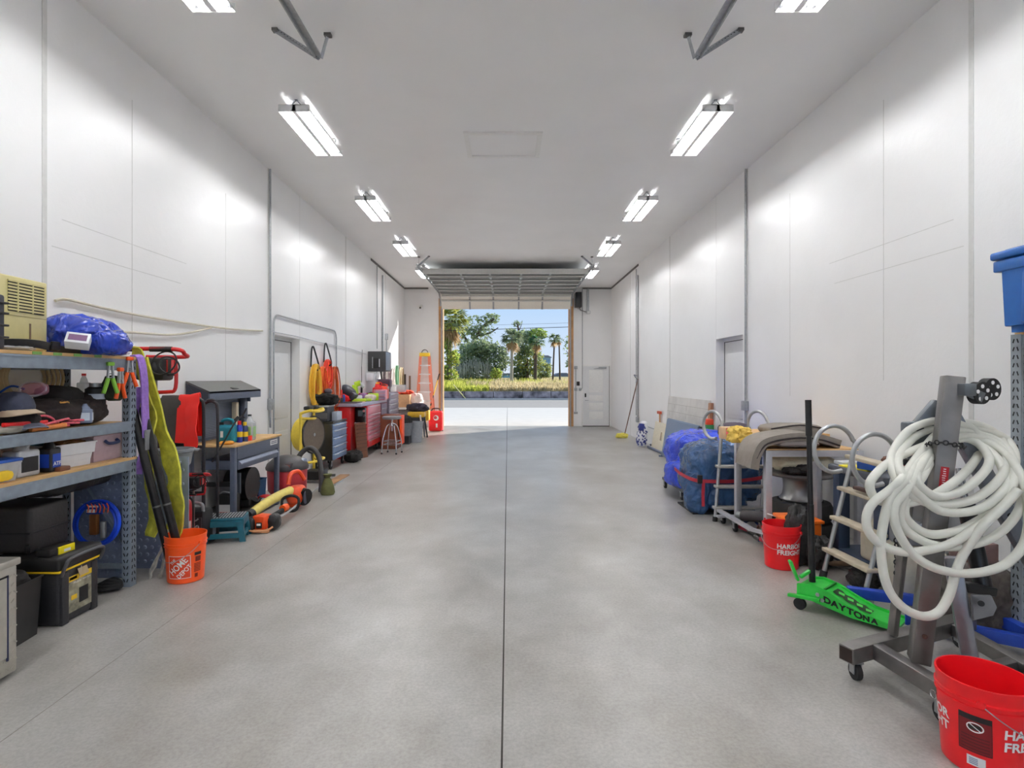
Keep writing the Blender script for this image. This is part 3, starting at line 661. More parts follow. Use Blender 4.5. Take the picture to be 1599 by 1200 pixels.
def crumple(name, r, g, b_, rough=.32, sc=9, st=.9):
    m = mat(name, r, g, b_, rough, var=.2, bump=0, sc=6); n = m.node_tree; p = n.nodes['Principled BSDF']
    t = n.nodes.new('ShaderNodeTexCoord'); q = n.nodes.new('ShaderNodeTexNoise'); q.inputs['Scale'].default_value = 4; q.inputs['Detail'].default_value = 3
    mx = n.nodes.new('ShaderNodeVectorMath'); mx.operation = 'MULTIPLY_ADD'; mx.inputs[1].default_value = (.25, .25, .25)
    n.links.new(t.outputs['Object'], q.inputs['Vector']); n.links.new(q.outputs['Color'], mx.inputs[0]); n.links.new(t.outputs['Object'], mx.inputs[2])
    mp = n.nodes.new('ShaderNodeMapping'); mp.inputs['Scale'].default_value = (1, 1, .45); n.links.new(mx.outputs[0], mp.inputs[0])
    v = n.nodes.new('ShaderNodeTexVoronoi'); v.feature = 'F1'; v.inputs['Scale'].default_value = sc*.8; n.links.new(mp.outputs[0], v.inputs['Vector'])
    f = n.nodes.new('ShaderNodeTexNoise'); f.inputs['Scale'].default_value = sc*.9; f.inputs['Detail'].default_value = 2; f.inputs['Distortion'].default_value = 1.6; n.links.new(mp.outputs[0], f.inputs['Vector'])
    ad = n.nodes.new('ShaderNodeMath'); ad.operation = 'MULTIPLY_ADD'; ad.inputs[1].default_value = .35
    n.links.new(v.outputs['Distance'], ad.inputs[0]); n.links.new(f.outputs['Fac'], ad.inputs[2])
    bp = n.nodes.new('ShaderNodeBump'); bp.inputs['Strength'].default_value = st; bp.inputs['Distance'].default_value = .1
    n.links.new(ad.outputs[0], bp.inputs['Height']); n.links.new(bp.outputs[0], p.inputs['Normal']); return m
# ---------------- left: steel rack ----------------
RX0, RX1, RY0, RY1 = -3.45, -2.93, 1.95, 4.44
rk = thing('storage_rack', 'tall blue grey steel rack with wooden shelves along the left wall', 'rack', ((RX0+RX1)/2, (RY0+RY1)/2, 0))
def rack_post(t, x, y, h, s, sy, m=rackm):
    b = B(); b.box((x, y, h/2), (.006, .07, h), m); b.box((x-s*.03, y-sy*.035, h/2), (.06, .006, h), m); b.box((x-s*.03, y, .004), (.07, .07, .008), m)
    for i in range(int(h/.05)):
        z = .05+i*.05
        for q in (-1, 1): b.box((x+s*.0032, y+q*.014, z), (.003, .007, .026), dark, r=(q*.35, 0, 0)); b.box((x-s*.03+q*.012, y-sy*.0385, z), (.007, .003, .026), dark, r=(0, q*.35, 0))
    b.part('post', t)
for x, s in ((RX1, 1), (RX0, -1)):
    for y, sy in ((RY1-.035, 1), (RY0+.035, -1)): rack_post(rk, x, y, 1.79, s, sy)
for z, hh in ((1.765, .085), (1.285, .075), (.985, .08)):
    for x in (RX1+.004, RX0): b = B(); b.b2(x-.03, x, RY0, RY1-.02, z-hh, z, rackm, bev=.004); b.b2(x-.032, x+.006, RY0, RY1-.02, z-.012, z, rackm); b.part('beam', rk)
B().b2(RX0, RX1+.01, RY0, RY1, 1.766, 1.787, wood).part('shelf_board', rk)
B().b2(RX0+.03, RX1-.03, RY0, RY1-.03, 1.262, 1.283, ply).part('shelf_board', rk)
b = B(); b.b2(RX0, RX1-.22, RY0, RY1, .986, 1.004, wood); b.b2(RX1-.215, RX1+.008, RY0, RY1, .986, 1.005, wood); b.part('shelf_board', rk)
b = B()
for i, y in enumerate((3.46, 3.62, 3.79, 3.98)): b.b2(RX1+.0095, RX1+.012, y, y+.07, 1.768, 1.786, mat('green_mark', 120, 170, 90, .7))
b.part('painted_mark', rk, 'green paint marks')
dimp = mat('dimpled_panel', 128, 140, 166, .5, .1, var=.12, sc=9)
b = B(); b.b2(RX0+.04, RX1-.05, RY1-.012, RY1-.006, .05, .95, dimp)
for i in range(8):
    for j in range(15): b.lathe([(.016, 0), (.012, .005), (0, .007)], dimp, (RX0+.08+i*.054+(j % 2)*.02, RY1-.012, .1+j*.058), n=8, R=Euler((PI/2, 0, 0)).to_matrix())
b.part('side_panel', rk)
b = B(); b.bar((RX1-.06, RY1-.03, .3), (RX0+.1, RY1-.03, .86), .03, .006, rackm); b.part('diagonal_brace', rk)
b = B(); b.b2(RX0, RX1, RY1-.04, RY1-.02, .13, .17, rackm); b.part('cross_bar', rk)
b = B(); b.b2(-3.3, -2.72, 4.80, 4.808, 0, .95, dimp)
for i in range(9):
    for j in range(15): b.lathe([(.016, 0), (.012, .005), (0, .007)], dimp, (-3.27+i*.06+(j % 2)*.02, 4.80, .06+j*.06), n=8, R=Euler((PI/2, 0, 0)).to_matrix())
b.thing('metal_sheet', 'blue grey dimpled steel sheet standing behind the orange bucket', 'metal sheet')
# top shelf
dh = thing('dehumidifier', 'beige portable dehumidifier with a slotted vent on the top shelf', 'dehumidifier', (-3.27, 3.5, 1.787))
be = mat('aged_beige_plastic', 214, 204, 146, .45, var=.04)
R = Euler((0, 0, .06)).to_matrix(); dc = V((-3.25, 3.58, 1.787))
def dp(x, y, z): return dc+R @ V((x, y, z))
def dbx(b, c, s, m, bev=0): b.box(dp(*c), s, m, r=R, bev=bev, seg=3)
b = B(); dbx(b, (-.01, 0, .24), (.32, .4, .475), be, .03); b.part('body', dh)
b = B(); dbx(b, (.16, 0, .24), (.022, .385, .46), be, .01); b.part('front_panel', dh)
b = B(); dbx(b, (.169, .015, .345), (.012, .29, .19), dark)
for i in range(10): dbx(b, (.176, .015, .262+i*.0195), (.008, .3, .011), be)
for y in (-.06, .06): dbx(b, (.177, y, .345), (.008, .008, .19), be)
b.part('vent_grille', dh)
b = B(); dbx(b, (.1715, .045, .12), (.004, .013, .13), mat('dim_window', 120, 96, 70, .3)); b.part('level_window', dh)
b = B(); dbx(b, (.1715, 0, .225), (.003, .375, .004), mat('beige_seam', 165, 155, 105, .6)); b.part('tank_seam', dh)
t = thing('tool_case', 'dark grey ribbed case standing at the left end of the top shelf', 'case', (-3.0, 3.17, 1.787))
b = B(); b.box((-3.06, 3.2, 1.95), (.22, .22, .32), mat('dark_blue_plastic', 42, 46, 56, .5), bev=.015); b.part('body', t)
b = B()
for z in (1.86, 1.93, 2.0, 2.06): b.box((-3.05, 3.2, z), (.235, .235, .012), black, bev=.004)
b.part('rib', t)
b = B(); b.lathe([(.012, 0), (.01, .03), (.002, .09)], whitep, (-2.985, 3.2, 2.11), n=10); b.part('nozzle', t)
tarp = crumple('blue_tarp', 28, 58, 168, .26, 5)
b = B(); c = at(141, 545, 4.05); c.z = 1.787
b.lump(c+V((-.04, 0, .13)), (.44, .4, .26), tarp, 5, .34, 1.3, .75, n=80, k=44, R=Euler((0, .12, 0)).to_matrix()); b.lump(c+V((.14, -.04, .085)), (.26, .3, .17), tarp, 8, .3, 1.3, .7, n=50, k=30); b.lump(c+V((-.17, -.1, .07)), (.2, .2, .14), tarp, 9, .3, 1.5)
b.thing('folded_tarp', 'crumpled bright blue tarp bundle on the top shelf', 'tarp', ang=60)
t = thing('product_box', 'small white box with pink panel leaning on the tarp', 'box', at(122, 538, 3.72))
b = B(); R = Euler((-.7, .1, .5)).to_matrix(); c = at(122, 533, 3.72); b.box(c, (.13, .07, .09), whitep, r=R, bev=.003); b.part('carton', t)
b = B(); b.box(c+R @ V((0, 0, .046)), (.1, .05, .002), mat('magenta_print', 190, 30, 130, .4), r=R); b.box(c+R @ V((.0, -.036, 0)), (.1, .002, .05), mat('purple_print', 90, 30, 90, .4), r=R); b.part('printed_panel', t)
b = B(); b.ribbon([(-3.2, 3.3, 1.80), (-3.0, 3.36, 1.83), (-2.96, 3.55, 1.835), (-2.97, 3.75, 1.81), (-2.96, 3.95, 1.80)], (.3, .2, 1), .05, .012, blackg); b.box((-2.955, 3.68, 1.83), (.02, .07, .06), inkk, bev=.01); b.thing('tool_belt', 'black webbing belt lying along the front of the top shelf', 'belt')
lumpth('plastic_wrap', 'clear crumpled plastic film under the black belt', 'plastic film', (-3.05, 3.42, 1.787), (.22, .3, .035), mat('film', 212, 212, 214, .25, alpha=.6, bump=.8, sc=20), 3, .5, 4, 1)
lumpth('plastic_bag', 'clear crumpled plastic film hanging off the shelf by the slings', 'plastic film', (-3.0, 4.2, 1.787), (.24, .34, .05), mat('film', 0, 0, 0), 4, .5, 4, 1)
# second shelf
t = thing('duffel_bag', 'large dark brown cloth duffel bag lying on the second shelf', 'bag', (-3.15, 4.0, 1.287))
cb = mat('brown_black_cloth', 46, 38, 37, .9, var=.25, bump=.5, sc=14)
b = B(); b.lump((-3.15, 3.9, 1.375), (.34, .72, .19), cb, 11, .35, 1.8, .8, n=60, k=30); b.part('body', t, ang=60)
b = B(); b.lump((-3.15, 4.14, 1.395), (.3, .3, .22), cb, 14, .25, 2.2, .8); b.part('side_pocket', t, ang=60)
lumpth('camera_bag', 'small black zipped bag behind the caps on the second shelf', 'bag', at(92, 630, 4.0)+V((0, 0, -.05)), (.26, .22, .17), clothk, 21, .15, 2, .6)
def cap(label, c, rz, m, mb):
    t = thing('baseball_cap', label, 'cap', c, rz); b = B(); b.lathe([(.105, 0), (.108, .03), (.095, .075), (.06, .11), (0, .12)], m, n=24); b.part('crown', t, local=True)
    b = B()
    for s in (0,):
        vs = []; 
        for i in range(13):
            a = -PI*.5+PI*i/12-PI/2+PI/2; vs += [V((.1*math.cos(a), .1*math.sin(a)*1.0, .006)), V((.1*math.cos(a)+.085*math.cos(a)**.5 if math.cos(a) > 0 else 0, .11*math.sin(a), -.012+.02*math.sin(a)**2*-1))]
        b.add(vs+[v+V((0, 0, .006)) for v in vs], [(2*i, 2*i+2, 2*i+3, 2*i+1) for i in range(12)]+[(26+2*i, 26+2*i+1, 26+2*i+3, 26+2*i+2) for i in range(12)]+[(2*i+1, 2*i+3, 2*i+29, 2*i+27) for i in range(12)], mb)
    b.part('visor', t, local=True)
tan = mat('tan_cloth', 168, 150, 128, .9, var=.1, bump=.3); nv = mat('navy_cloth', 44, 48, 66, .9, var=.2, bump=.3)
cap('tan billed navy cap on top of the cap pile', (-3.02, 3.44, 1.42), -.15, nv, tan)
cap('navy cap with pale brim under the tan billed one', (-3.05, 3.52, 1.33), -.3, clothk, mat('pale_brim', 130, 138, 158, .8))
t = thing('safety_goggles', 'clear safety goggles with pink tint lying behind the caps', 'goggles', at(55, 615, 3.7))
b = B(); c = at(55, 608, 3.72); b.lump(c, (.16, .08, .09), mat('goggle_pink', 190, 120, 140, .15, alpha=.5, bump=0), 3, .05, 2, .7, flat=False); b.part('lens', t)
b = B(); b.torus(c+V((0, -.02, 0)), .05, .008, clearp, x=(1.5, .3, 0), y=(0, .2, .9)); b.tube([c+V((-.07, 0, 0)), c+V((-.14, -.02, .02)), c+V((-.2, -.05, -.03))], .007, blue); b.part('frame', t)
can('paint_can', 'black metal can with white lettering behind the duffel bag', 'can', at(149, 632, 4.2), .065, .16, black, steel, paleblue)
jug('spray_bottle', 'clear pump bottle with red trigger left of the black can', 'bottle', at(131, 625, 4.25)+V((0, 0, -.04)), .07, .07, .24, clearp, redp)
jug('oil_bottle', 'small blue grey bottle leaning against the duffel bag', 'bottle', at(133, 661, 3.95), .085, .055, .135, mat('blue_grey_plastic', 122, 134, 158, .4), None, paleblue, rz=.5)
b = B(); 
for k_ in range(3):
    c = V((-2.965, 3.62+.09*k_, 1.31+.012*k_)); b.tube([c+V((.0, -.12, 0)), c+V((.02, -.03, .015)), c+V((-.03, .05, .0)), c+V((.01, .12, -.005)), c+V((-.01, .2, -.01))], .008, mat('pink_rope', 210, 96, 110, .8, var=.3, sc=60), n=7)
b.tube([(-3.0, 3.55, 1.34), (-2.98, 3.6, 1.38), (-2.96, 3.66, 1.36), (-2.965, 3.7, 1.31)], .008, mat('pink_rope', 0, 0, 0), n=7)
b.thing('rope', 'pink and white rope in a loose tangle on the second shelf edge', 'rope')
b = B(); b.bar((-2.96, 3.3, 1.345), (-2.96, 3.62, 1.34), .02, .025, redp, bev=.006); b.thing('pry_bar', 'straight red bar lying over the grey mitt', 'bar')
b = B(); b.bar((-2.95, 3.48, 1.30), (-2.95, 3.76, 1.31), .03, .03, mat('orange_wood', 214, 128, 56, .5), bev=.01); b.thing('hammer_handle', 'orange wooden handle beside the pink rope', 'handle')
lumpth('work_glove', 'grey work mitt at the left end of the second shelf', 'glove', (-2.98, 3.36, 1.287), (.1, .24, .05), clothg, 31, .3, 3, .9)
lumpth('leather_glove', 'yellow tan work glove on top of the duffel bag', 'glove', at(92, 634, 3.85), (.12, .1, .035), mat('tan_leather', 222, 164, 84, .7), 33, .3, 3, .9)
lumpth('tool_pouch', 'dark green pouch standing behind the orange clamp', 'pouch', at(176, 618, 4.25)+V((0, 0, -.04)), (.12, .1, .19), mat('olive_black_cloth', 52, 58, 40, .9, bump=.4), 35, .2, 2, .6)
def clamp(label, c, m, rz, s=1):
    t = thing('spring_clamp', label, 'clamp', c, rz); R = Euler((0, .25, 0)).to_matrix()
    b = B(); b.bar((-.012, 0, .1), (-.02, 0, .0), .02, .008, lgrey); b.bar((.012, 0, .1), (.02, 0, .0), .02, .008, lgrey); b.part('jaw', t, local=True)
    b = B(); b.torus((0, 0, .02), .015, .004, steel, n=16, k=6); b.part('spring', t, local=True)
    for q in (-1, 1):
        b = B(); b.tube([(q*.016, 0, 0), (q*.03, 0, -.05), (q*.05, 0, -.11)], .014, m, n=8); b.part('handle_grip', t, local=True)
    b = B(); b.box((0, 0, .105), (.05, .03, .03), m, bev=.008); b.part('jaw_pad', t, local=True)
clamp('orange handled spring clamp gripping the top shelf beam nearest the post', (-2.905, 4.33, 1.665), orange, PI/2-.5)
clamp('green tipped spring clamp on the top shelf beam left of the orange one', (-2.905, 4.12, 1.62), mat('lime_green', 130, 190, 60, .45), PI/2-.4)
clamp('second orange clamp hanging between the green one and the sling', (-2.9, 4.22, 1.58), orange, PI/2)
b = B()
for i in range(5): b.torus((-3.47+.01*i, 4.02+.02*i, 1.62), .2+.012*i, .011, mat('tan_hose', 196, 176, 134, .5), x=(0, 1, 0), y=(0, 0, .7))
b.thing('air_hose', 'tan hose coiled against the wall behind the rack', 'hose')
# third shelf
def open_bin(name, label, cat, c, w, d, h, m, rz=0, step=True, group=None):
    t = thing(name, label, cat, c, rz, group); b = B(); k_ = .003
    def ringp(sx, sy, z): return [V((sx*x, sy*y, z)) for x, y in ((-.5, -.5), (.5, -.5), (.5, .5), (-.5, .5))]
    prof = [(w*.84, d*.84, 0), (w*.86, d*.86, h*.5), (w*.96, d*.96, h*.52), (w, d, h), (w+.012, d+.012, h), (w+.012, d+.012, h-.008)] if step else [(w*.88, d*.88, 0), (w, d, h), (w+.014, d+.014, h), (w+.014, d+.014, h-.01)]
    inn = [(w*.97, d*.97, h-.004), (w*.82, d*.82, .006)]
    vs = []; fs = []
    for p in inn[::-1]+prof[::-1] if 0 else prof: vs += ringp(*p)
    for i in range(len(prof)-1):
        for q in range(4): fs.append((i*4+q, i*4+(q+1) % 4, i*4+4+(q+1) % 4, i*4+4+q))
    fs.append((3, 2, 1, 0)); b.add(vs, fs, m)
    vs = ringp(w*.985, d*.985, h-.001)+ringp(w*.82, d*.82, .008); b.add(vs, [(q, 4+q, 4+(q+1) % 4, (q+1) % 4) for q in range(4)]+[(4, 5, 6, 7)], m)
    b.part('tub', t, local=True, fix=False); return t
t = open_bin('storage_bin', 'white stepped drawer bin on the third shelf', 'bin', (-3.13, 3.92, 1.005), .27, .34, .165, whitep, -.12)
lumpth('tool_roll', 'brown rag and small tools filling the white drawer bin', 'rag', (-3.1, 3.98, 1.1), (.16, .24, .08), mat('brown_rag', 150, 112, 74, .9, var=.4, sc=25), 41, .4, 4)
simplebox('file_box', 'teal blue box behind the white drawer bin', 'box', (-3.25, 3.84, 1.05), (.06, .2, .14), mat('teal_box', 60, 130, 160, .5), -.1)
t = open_bin('clear_bin', 'clear bin with dark blue handles right of the white bin', 'bin', (-3.13, 4.25, 1.005), .26, .34, .19, mat('pinkish_clear', 222, 196, 206, .2, alpha=.6, bump=0), 0, False)
b = B(); b.tube([(.135, -.06, .15), (.16, -.05, .13), (.16, .05, .13), (.135, .06, .15)], .012, navy); b.part('handle', t, local=True)
b = B(); b.bar((-3.05, 4.08, 1.215), (-3.0, 4.42, 1.235), .04, .025, redp, bev=.006); b.bar((-3.15, 4.1, 1.2), (-3.2, 4.3, 1.21), .05, .03, redp, bev=.006); b.thing('loading_ramp', 'red tool handles poking out of the clear bin', 'tool')
simplebox('parts_box', 'pink red box showing through the clear bin', 'box', (-3.13, 4.2, 1.015), (.18, .22, .12), mat('faded_red', 206, 110, 116, .5))
jug('oil_jug', 'grey gallon oil jug with black and white label', 'jug', (-3.04, 3.52, 1.005), .11, .17, .23, lgrey, inkk, inkk, hand=True)
jug('oil_jug', 'darker grey oil jug behind the labelled gallon jug', 'jug', (-3.22, 3.44, 1.005), .11, .17, .22, mat('mid_grey_plastic', 128, 134, 142, .4), inkk, None, hand=True)
fb_ = jug('fluid_bottle', 'black quart bottle with blue label beside the oil jug', 'bottle', (-3.02, 3.71, 1.005), .1, .09, .22, black, inkk, mat('blue_label', 24, 66, 170, .4))
b = B(); b.text('ATF', .035, paper, (-2.966, 3.71, 1.06), (0, 1, 0), (0, 0, 1), .001); b.part('lettering', fb_)
t = open_bin('lidded_tub', 'clear tub with a blue lid at the left end of the third shelf', 'tub', (-3.06, 3.27, 1.005), .2, .3, .115, mat('tub_clear', 214, 216, 220, .25, alpha=.75, bump=0), 0, False)
B().box((0, 0, .125), (.225, .325, .02), blue, bev=.006).part('lid', t, local=True)
b = B(); b.lump((-2.955, 3.3, 1.045), (.03, .12, .06), yellow, 3, .2); b.thing('yellow_tag', 'yellow plastic tag in front of the clear tub', 'tag')
simplebox('wood_block', 'small brown wood block in front of the black bottle', 'block', (-2.965, 3.74, 1.005), (.06, .09, .03), dwood)
# below the third shelf
def tarpl(nm, lab, c, d, seed, m=clothk): return lumpth(nm, lab, 'tarp', c, d, m, seed, .35, 2, .8)
tarpl('black_tarp', 'black tarpaulin heaped under the third shelf behind the case', (-3.22, 4.05, .8), (.4, .62, .14), 51, mat('tarp_black', 26, 24, 26, .45, var=.2, bump=.6, sc=12))
tarpl('camouflage_net', 'brown grey folded netting on the black tarpaulin', (-3.12, 4.16, .885), (.24, .3, .07), 53, mat('net', 120, 112, 104, .9, var=.6, bump=.5, sc=40))
t = thing('tool_chest', 'black wheeled tool chest with yellow stripe on the floor', 'tool chest', (-3.15, 3.85, 0))
b = B(); b.box((-3.12, 3.83, .185), (.42, .34, .37), mat('chest_black', 44, 44, 48, .5, var=.12, bump=.1, sc=60), bev=.03, seg=3)
for y in (3.7, 3.96): b.box((-2.915, y, .17), (.03, .06, .34), mat('chest_black', 0, 0, 0), bev=.01)
b.part('body', t)
b = B(); b.box((-3.12, 3.83, .41), (.46, .4, .1), black, bev=.025, seg=3); b.part('lid', t)
b = B(); b.box((-3.12, 3.83, .362), (.455, .394, .013), yellow, bev=.003); b.part('yellow_stripe', t, 'yellow stripe around the lid')
b = B(); b.tube([(-2.9, 3.66, .33), (-2.87, 3.66, .40), (-2.86, 3.7, .44), (-2.86, 3.95, .44), (-2.87, 4.0, .4), (-2.9, 4.0, .34)], .011, mat('grey_grip', 78, 78, 82, .5), sub=4); b.part('pull_handle', t)
b = B(); xx = -2.9085; b.b2(xx, xx+.003, 3.73, 3.94, .06, .3, mat('label_photo', 150, 146, 126, .5, var=.45, sc=22)); b.part('label_sticker', t)
b = B(); b.b2(xx+.003, xx+.0045, 3.73, 3.94, .265, .3, yellow); b.b2(xx+.003, xx+.0045, 3.735, 3.80, .275, .292, inkk); b.text('Mobile', .024, paper, (xx+.006, 3.80, .25), (0, 1, 0), (0, 0, 1)); b.text('tool box', .02, paper, (xx+.006, 3.885, .252), (0, 1, 0), (0, 0, 1)); b.b2(xx+.003, xx+.0045, 3.75, 3.80, .14, .17, yellow); b.b2(xx+.003, xx+.0045, 3.82, 3.9, .1, .2, inkk); b.part('label_print', t)
b = B(); b.box((-2.885, 3.83, .315), (.004, .08, .05), mat('manila', 196, 174, 140, .7), r=(0, -.3, 0)); b.tube([(-2.89, 3.82, .35), (-2.882, 3.8, .3), (-2.884, 3.79, .27)], .002, beige); b.part('hang_tag', t)
simplebox('fuse_box_pack', 'flat black and yellow box on the tool chest lid', 'box', (-3.0, 3.73, .46), (.1, .17, .045), black, -.1)
b = B(); b.box((-2.945, 3.76, .483), (.012, .12, .05), mat('bright_yellow', 240, 220, 20, .4), r=(0, 0, -.1), bev=.002); b.box((-2.9385, 3.76, .478), (.002, .05, .018), paper, r=(0, 0, -.1)); b.thing('yellow_carton', 'bright yellow carton end facing the aisle on the chest lid', 'box')
t = thing('equipment_case', 'big matte black moulded case resting on the tool chest', 'case', (-3.31, 3.86, .46))
b = B(); b.box((-3.31, 3.86, .615), (.36, .34, .31), mat('case_black', 48, 45, 45, .55, bump=.1, sc=50), bev=.03, seg=3); b.part('shell', t)
b = B(); b.box((-3.31, 3.86, .60), (.368, .348, .012), black, bev=.004); b.part('seam_rib', t)
b = B(); b.box((-3.145, 3.69, .5), (.03, .02, .06), blackg, bev=.006); b.box((-3.14, 3.75, .5), (.02, .04, .06), blackg, bev=.006); b.part('latch', t)
t = open_bin('black_tub', 'black rubber tub on the floor beside the tool chest', 'tub', (-3.1, 3.44, 0), .3, .26, .37, black, .1, False)
lumpth('dark_rag', 'dark rag stuffed in the black rubber tub', 'rag', (-3.08, 3.45, .3), (.22, .2, .13), clothk, 61, .3, 3)
lumpth('green_rag', 'small green cloth on top of the dark rag', 'rag', (-3.05, 3.4, .42), (.1, .1, .05), mat('green_cloth', 40, 92, 66, .9, bump=.4), 63, .3, 3)
# diamond plate box
t = thing('truck_toolbox', 'diamond plate aluminium truck toolbox at the near left floor', 'toolbox', (-2.95, 2.6, 0))
dpm = mat('diamond_plate', 196, 192, 182, .32, .75, var=.1, sc=12)
b = B(); b.b2(-3.2, -2.69, 2.1, 3.09, .02, .6, dpm, bev=.01)
for i in range(18):
    for j in range(12):
        y, z = 2.5+i*.033+(j % 2)*.0165, .05+j*.045; b.box((-2.689, y, z), (.004, .022, .007), dpm, r=((.7 if (i+j) % 2 else -.7), 0, 0))
b.part('body', t)
b = B(); b.b2(-3.22, -2.675, 2.08, 3.1, .6, .64, dpm, bev=.008); b.part('lid', t)
b = B(); b.b2(-2.69, -2.684, 2.3, 3.02, .12, .55, dpm); b.part('door', t)
b = B(); b.b2(-2.6885, -2.683, 3.02, 3.03, .1, .56, mat('slot_blue', 40, 46, 84, .5)); b.b2(-2.6885, -2.683, 2.4, 3.03, .55, .558, dark); b.part('door_gap', t)
b = B(); b.lathe([(.075, 0), (.08, .008), (.07, .014), (.02, .004), (0, .004)], inkk, (-2.684, 2.86, .16), n=28, R=Euler((0, PI/2, 0)).to_matrix(), sq=(.75, 1)); b.part('latch_ring', t)
lumpth('hand_drill', 'tan rounded knob of a tool lying behind the diamond plate box', 'tool', (-3.02, 3.15, .62), (.1, .1, .1), tan, 65, .1)
t = thing('air_hose_coil', 'coil of bright blue air hose hung on the rack end panel', 'hose', (-3.15, 4.33, .3)); b = B(); hb = mat('hose_blue', 22, 70, 208, .3, var=.05, bump=0)
for i in range(7): b.torus((-3.15+.008*math.sin(i*2.1), 4.31+.012*(i % 3), .505+.006*math.cos(i*1.7)), .17-.0075*(i % 4), .0085, hb, n=44, k=7, x=(1, 0, 0), y=(0, .1, 1))
b.part('coils', t)
b = B(); b.box((-3.15, 4.29, .63), (.12, .01, .09), mat('card_blue', 30, 60, 150, .5), r=(.1, 0, 0)); b.box((-3.16, 4.283, .645), (.1, .004, .014), paper, r=(.1, 0, -.1)); b.box((-3.17, 4.283, .61), (.06, .004, .025), paper); b.part('header_card', t)
b = B()
for i in range(6): b.tube([(-3.2+.03*i, 4.285, .66+.01*(i % 2)), (-3.18+.03*i, 4.275, .64), (-3.19+.03*i, 4.28, .6)], .004, orange, n=5)
b.part('zip_tie', t, 'orange tie around the coil')
b = B(); b.box((-3.17, 4.32, .5), (.06, .04, .16), mat('brass_fitting', 150, 96, 54, .4, .5), bev=.01); b.cyl((-3.1, 4.32, .52), (-3.1, 4.32, .4), .02, steel); b.part('brass_fitting', t)
b = B()
for i in range(4): b.tube([(-3.18+.03*i, 4.3, .02+.012*i), (-3.05, 4.22+.03*i, .03+.015*i), (-2.95, 4.3, .03+.01*i), (-3.05, 4.36, .04+.01*i)], .013, rubber, n=7, closed=True)
b.thing('jumper_cable', 'black cable coiled on the floor under the rack', 'cable')
# slings and pipes
ylw = mat('lime_sling', 196, 192, 62, .8, var=.3, bump=.5, sc=14); pur = mat('purple_sling', 148, 110, 192, .75, var=.15, bump=.5, sc=30)
b = B(); b.ribbon([(-2.97, 4.45, 1.80), (-2.915, 4.47, 1.78), (-2.89, 4.48, 1.6), (-2.885, 4.48, 1.4), (-2.88, 4.49, 1.15)], (0, 1, .1), .085, .01, pur); b.ribbon([(-2.93, 4.46, 1.55), (-2.94, 4.46, 1.3), (-2.90, 4.47, 1.05), (-2.935, 4.47, .86)], (.3, 1, 0), .06, .008, pur, wob=.02); b.thing('lifting_sling', 'purple webbing sling hanging from the top of the rack post', 'sling')
b = B(); b.box((-2.865, 4.49, 1.13), (.012, .08, .16), mat('sling_sleeve', 120, 120, 122, .6), bev=.004); b.thing('sling_sleeve', 'grey sleeve at the lower end of the purple sling', 'sleeve')
b = B(); b.ribbon([at(205, 545, 4.55), at(215, 555, 4.58), at(226, 620, 4.6), at(238, 680, 4.62), at(232, 740, 4.66), at(240, 790, 4.66), at(236, 838, 4.64)], (1, -.5, 0), .12, .012, ylw, wob=.03, seed=2); b.thing('lifting_sling', 'long lime yellow sling hanging straight beside the rack post', 'sling')
b = B(); b.ribbon([at(222, 560, 4.70), at(240, 640, 4.72), at(258, 700, 4.70), at(272, 750, 4.66), at(274, 800, 4.66), at(270, 842, 4.67)], (1, -.4, 0), .165, .016, ylw, wob=.03, seed=5); b.thing('lifting_sling', 'wide folded lime yellow sling curving down behind the orange bucket', 'sling')
b = B(); b.ribbon([at(262, 830, 4.63), at(250, 862, 4.63), at(236, 895, 4.6), at(234, 911, 4.55), at(244, 912, 4.55), at(254, 885, 4.6), at(262, 850, 4.65)], (.6, -.8, 0), .07, .012, mat('frayed_sling', 182, 178, 168, .9, var=.3, bump=.5), wob=.01); b.thing('frayed_strap', 'frayed grey strap loop touching the floor behind the orange bucket', 'strap')
bc = V((-2.6, 4.55, 0)); ob = mat('bucket_orange', 250, 88, 24, .38, var=.04, bump=.02)
t = bucket('orange bucket with white square store logo holding black pipes', bc, ob, -.35, bail_side=-1)
W = wrapf(bc, rf_, math.atan2(-4.55, 2.6)-.34)
b = B(); s_ = .082; y0 = .045; y1 = .225; yc = (y0+y1)/2
patch(b, W, -s_, s_, y0, y1, mat('logo_orange', 226, 66, 26, .45), .001)
for (a0, a1, c0, c1) in ((-s_, s_, y0, y0+.004), (-s_, s_, y1-.004, y1), (-s_, -s_+.004, y0, y1), (s_-.004, s_, y0, y1)): patch(b, W, a0, a1, c0, c1, paper, .0018)
def diag(txt, size, dx, dy):
    k = math.cos(PI/4); b.text(txt, size, paper, (0, 0, 0), (1, 0, 0), (0, 1, 0), size*.02, warp=lambda x, y: W((x*k-y*k)+dx, yc+(x*k+y*k)+dy, .0018), sx=.85)
diag('THE', .034, -.043, .043); diag('HOME', .068, -.006, .006); diag('DEPOT', .048, .036, -.036)
b.part('printed_logo', t)
b = B(); W2 = wrapf(bc, rf_, math.atan2(-4.55, 2.6)+.62)
dk = mat('warning_print', 120, 26, 8, .5); patch(b, W2, -.028, .028, .215, .24, inkk); patch(b, W2, -.02, .025, .165, .205, dk)
for i in range(6): patch(b, W2, -.028, .028, .085+i*.012, .092+i*.012, dk)
patch(b, W2, -.02, .004, .04, .07, dk); b.part('warning_print', t)
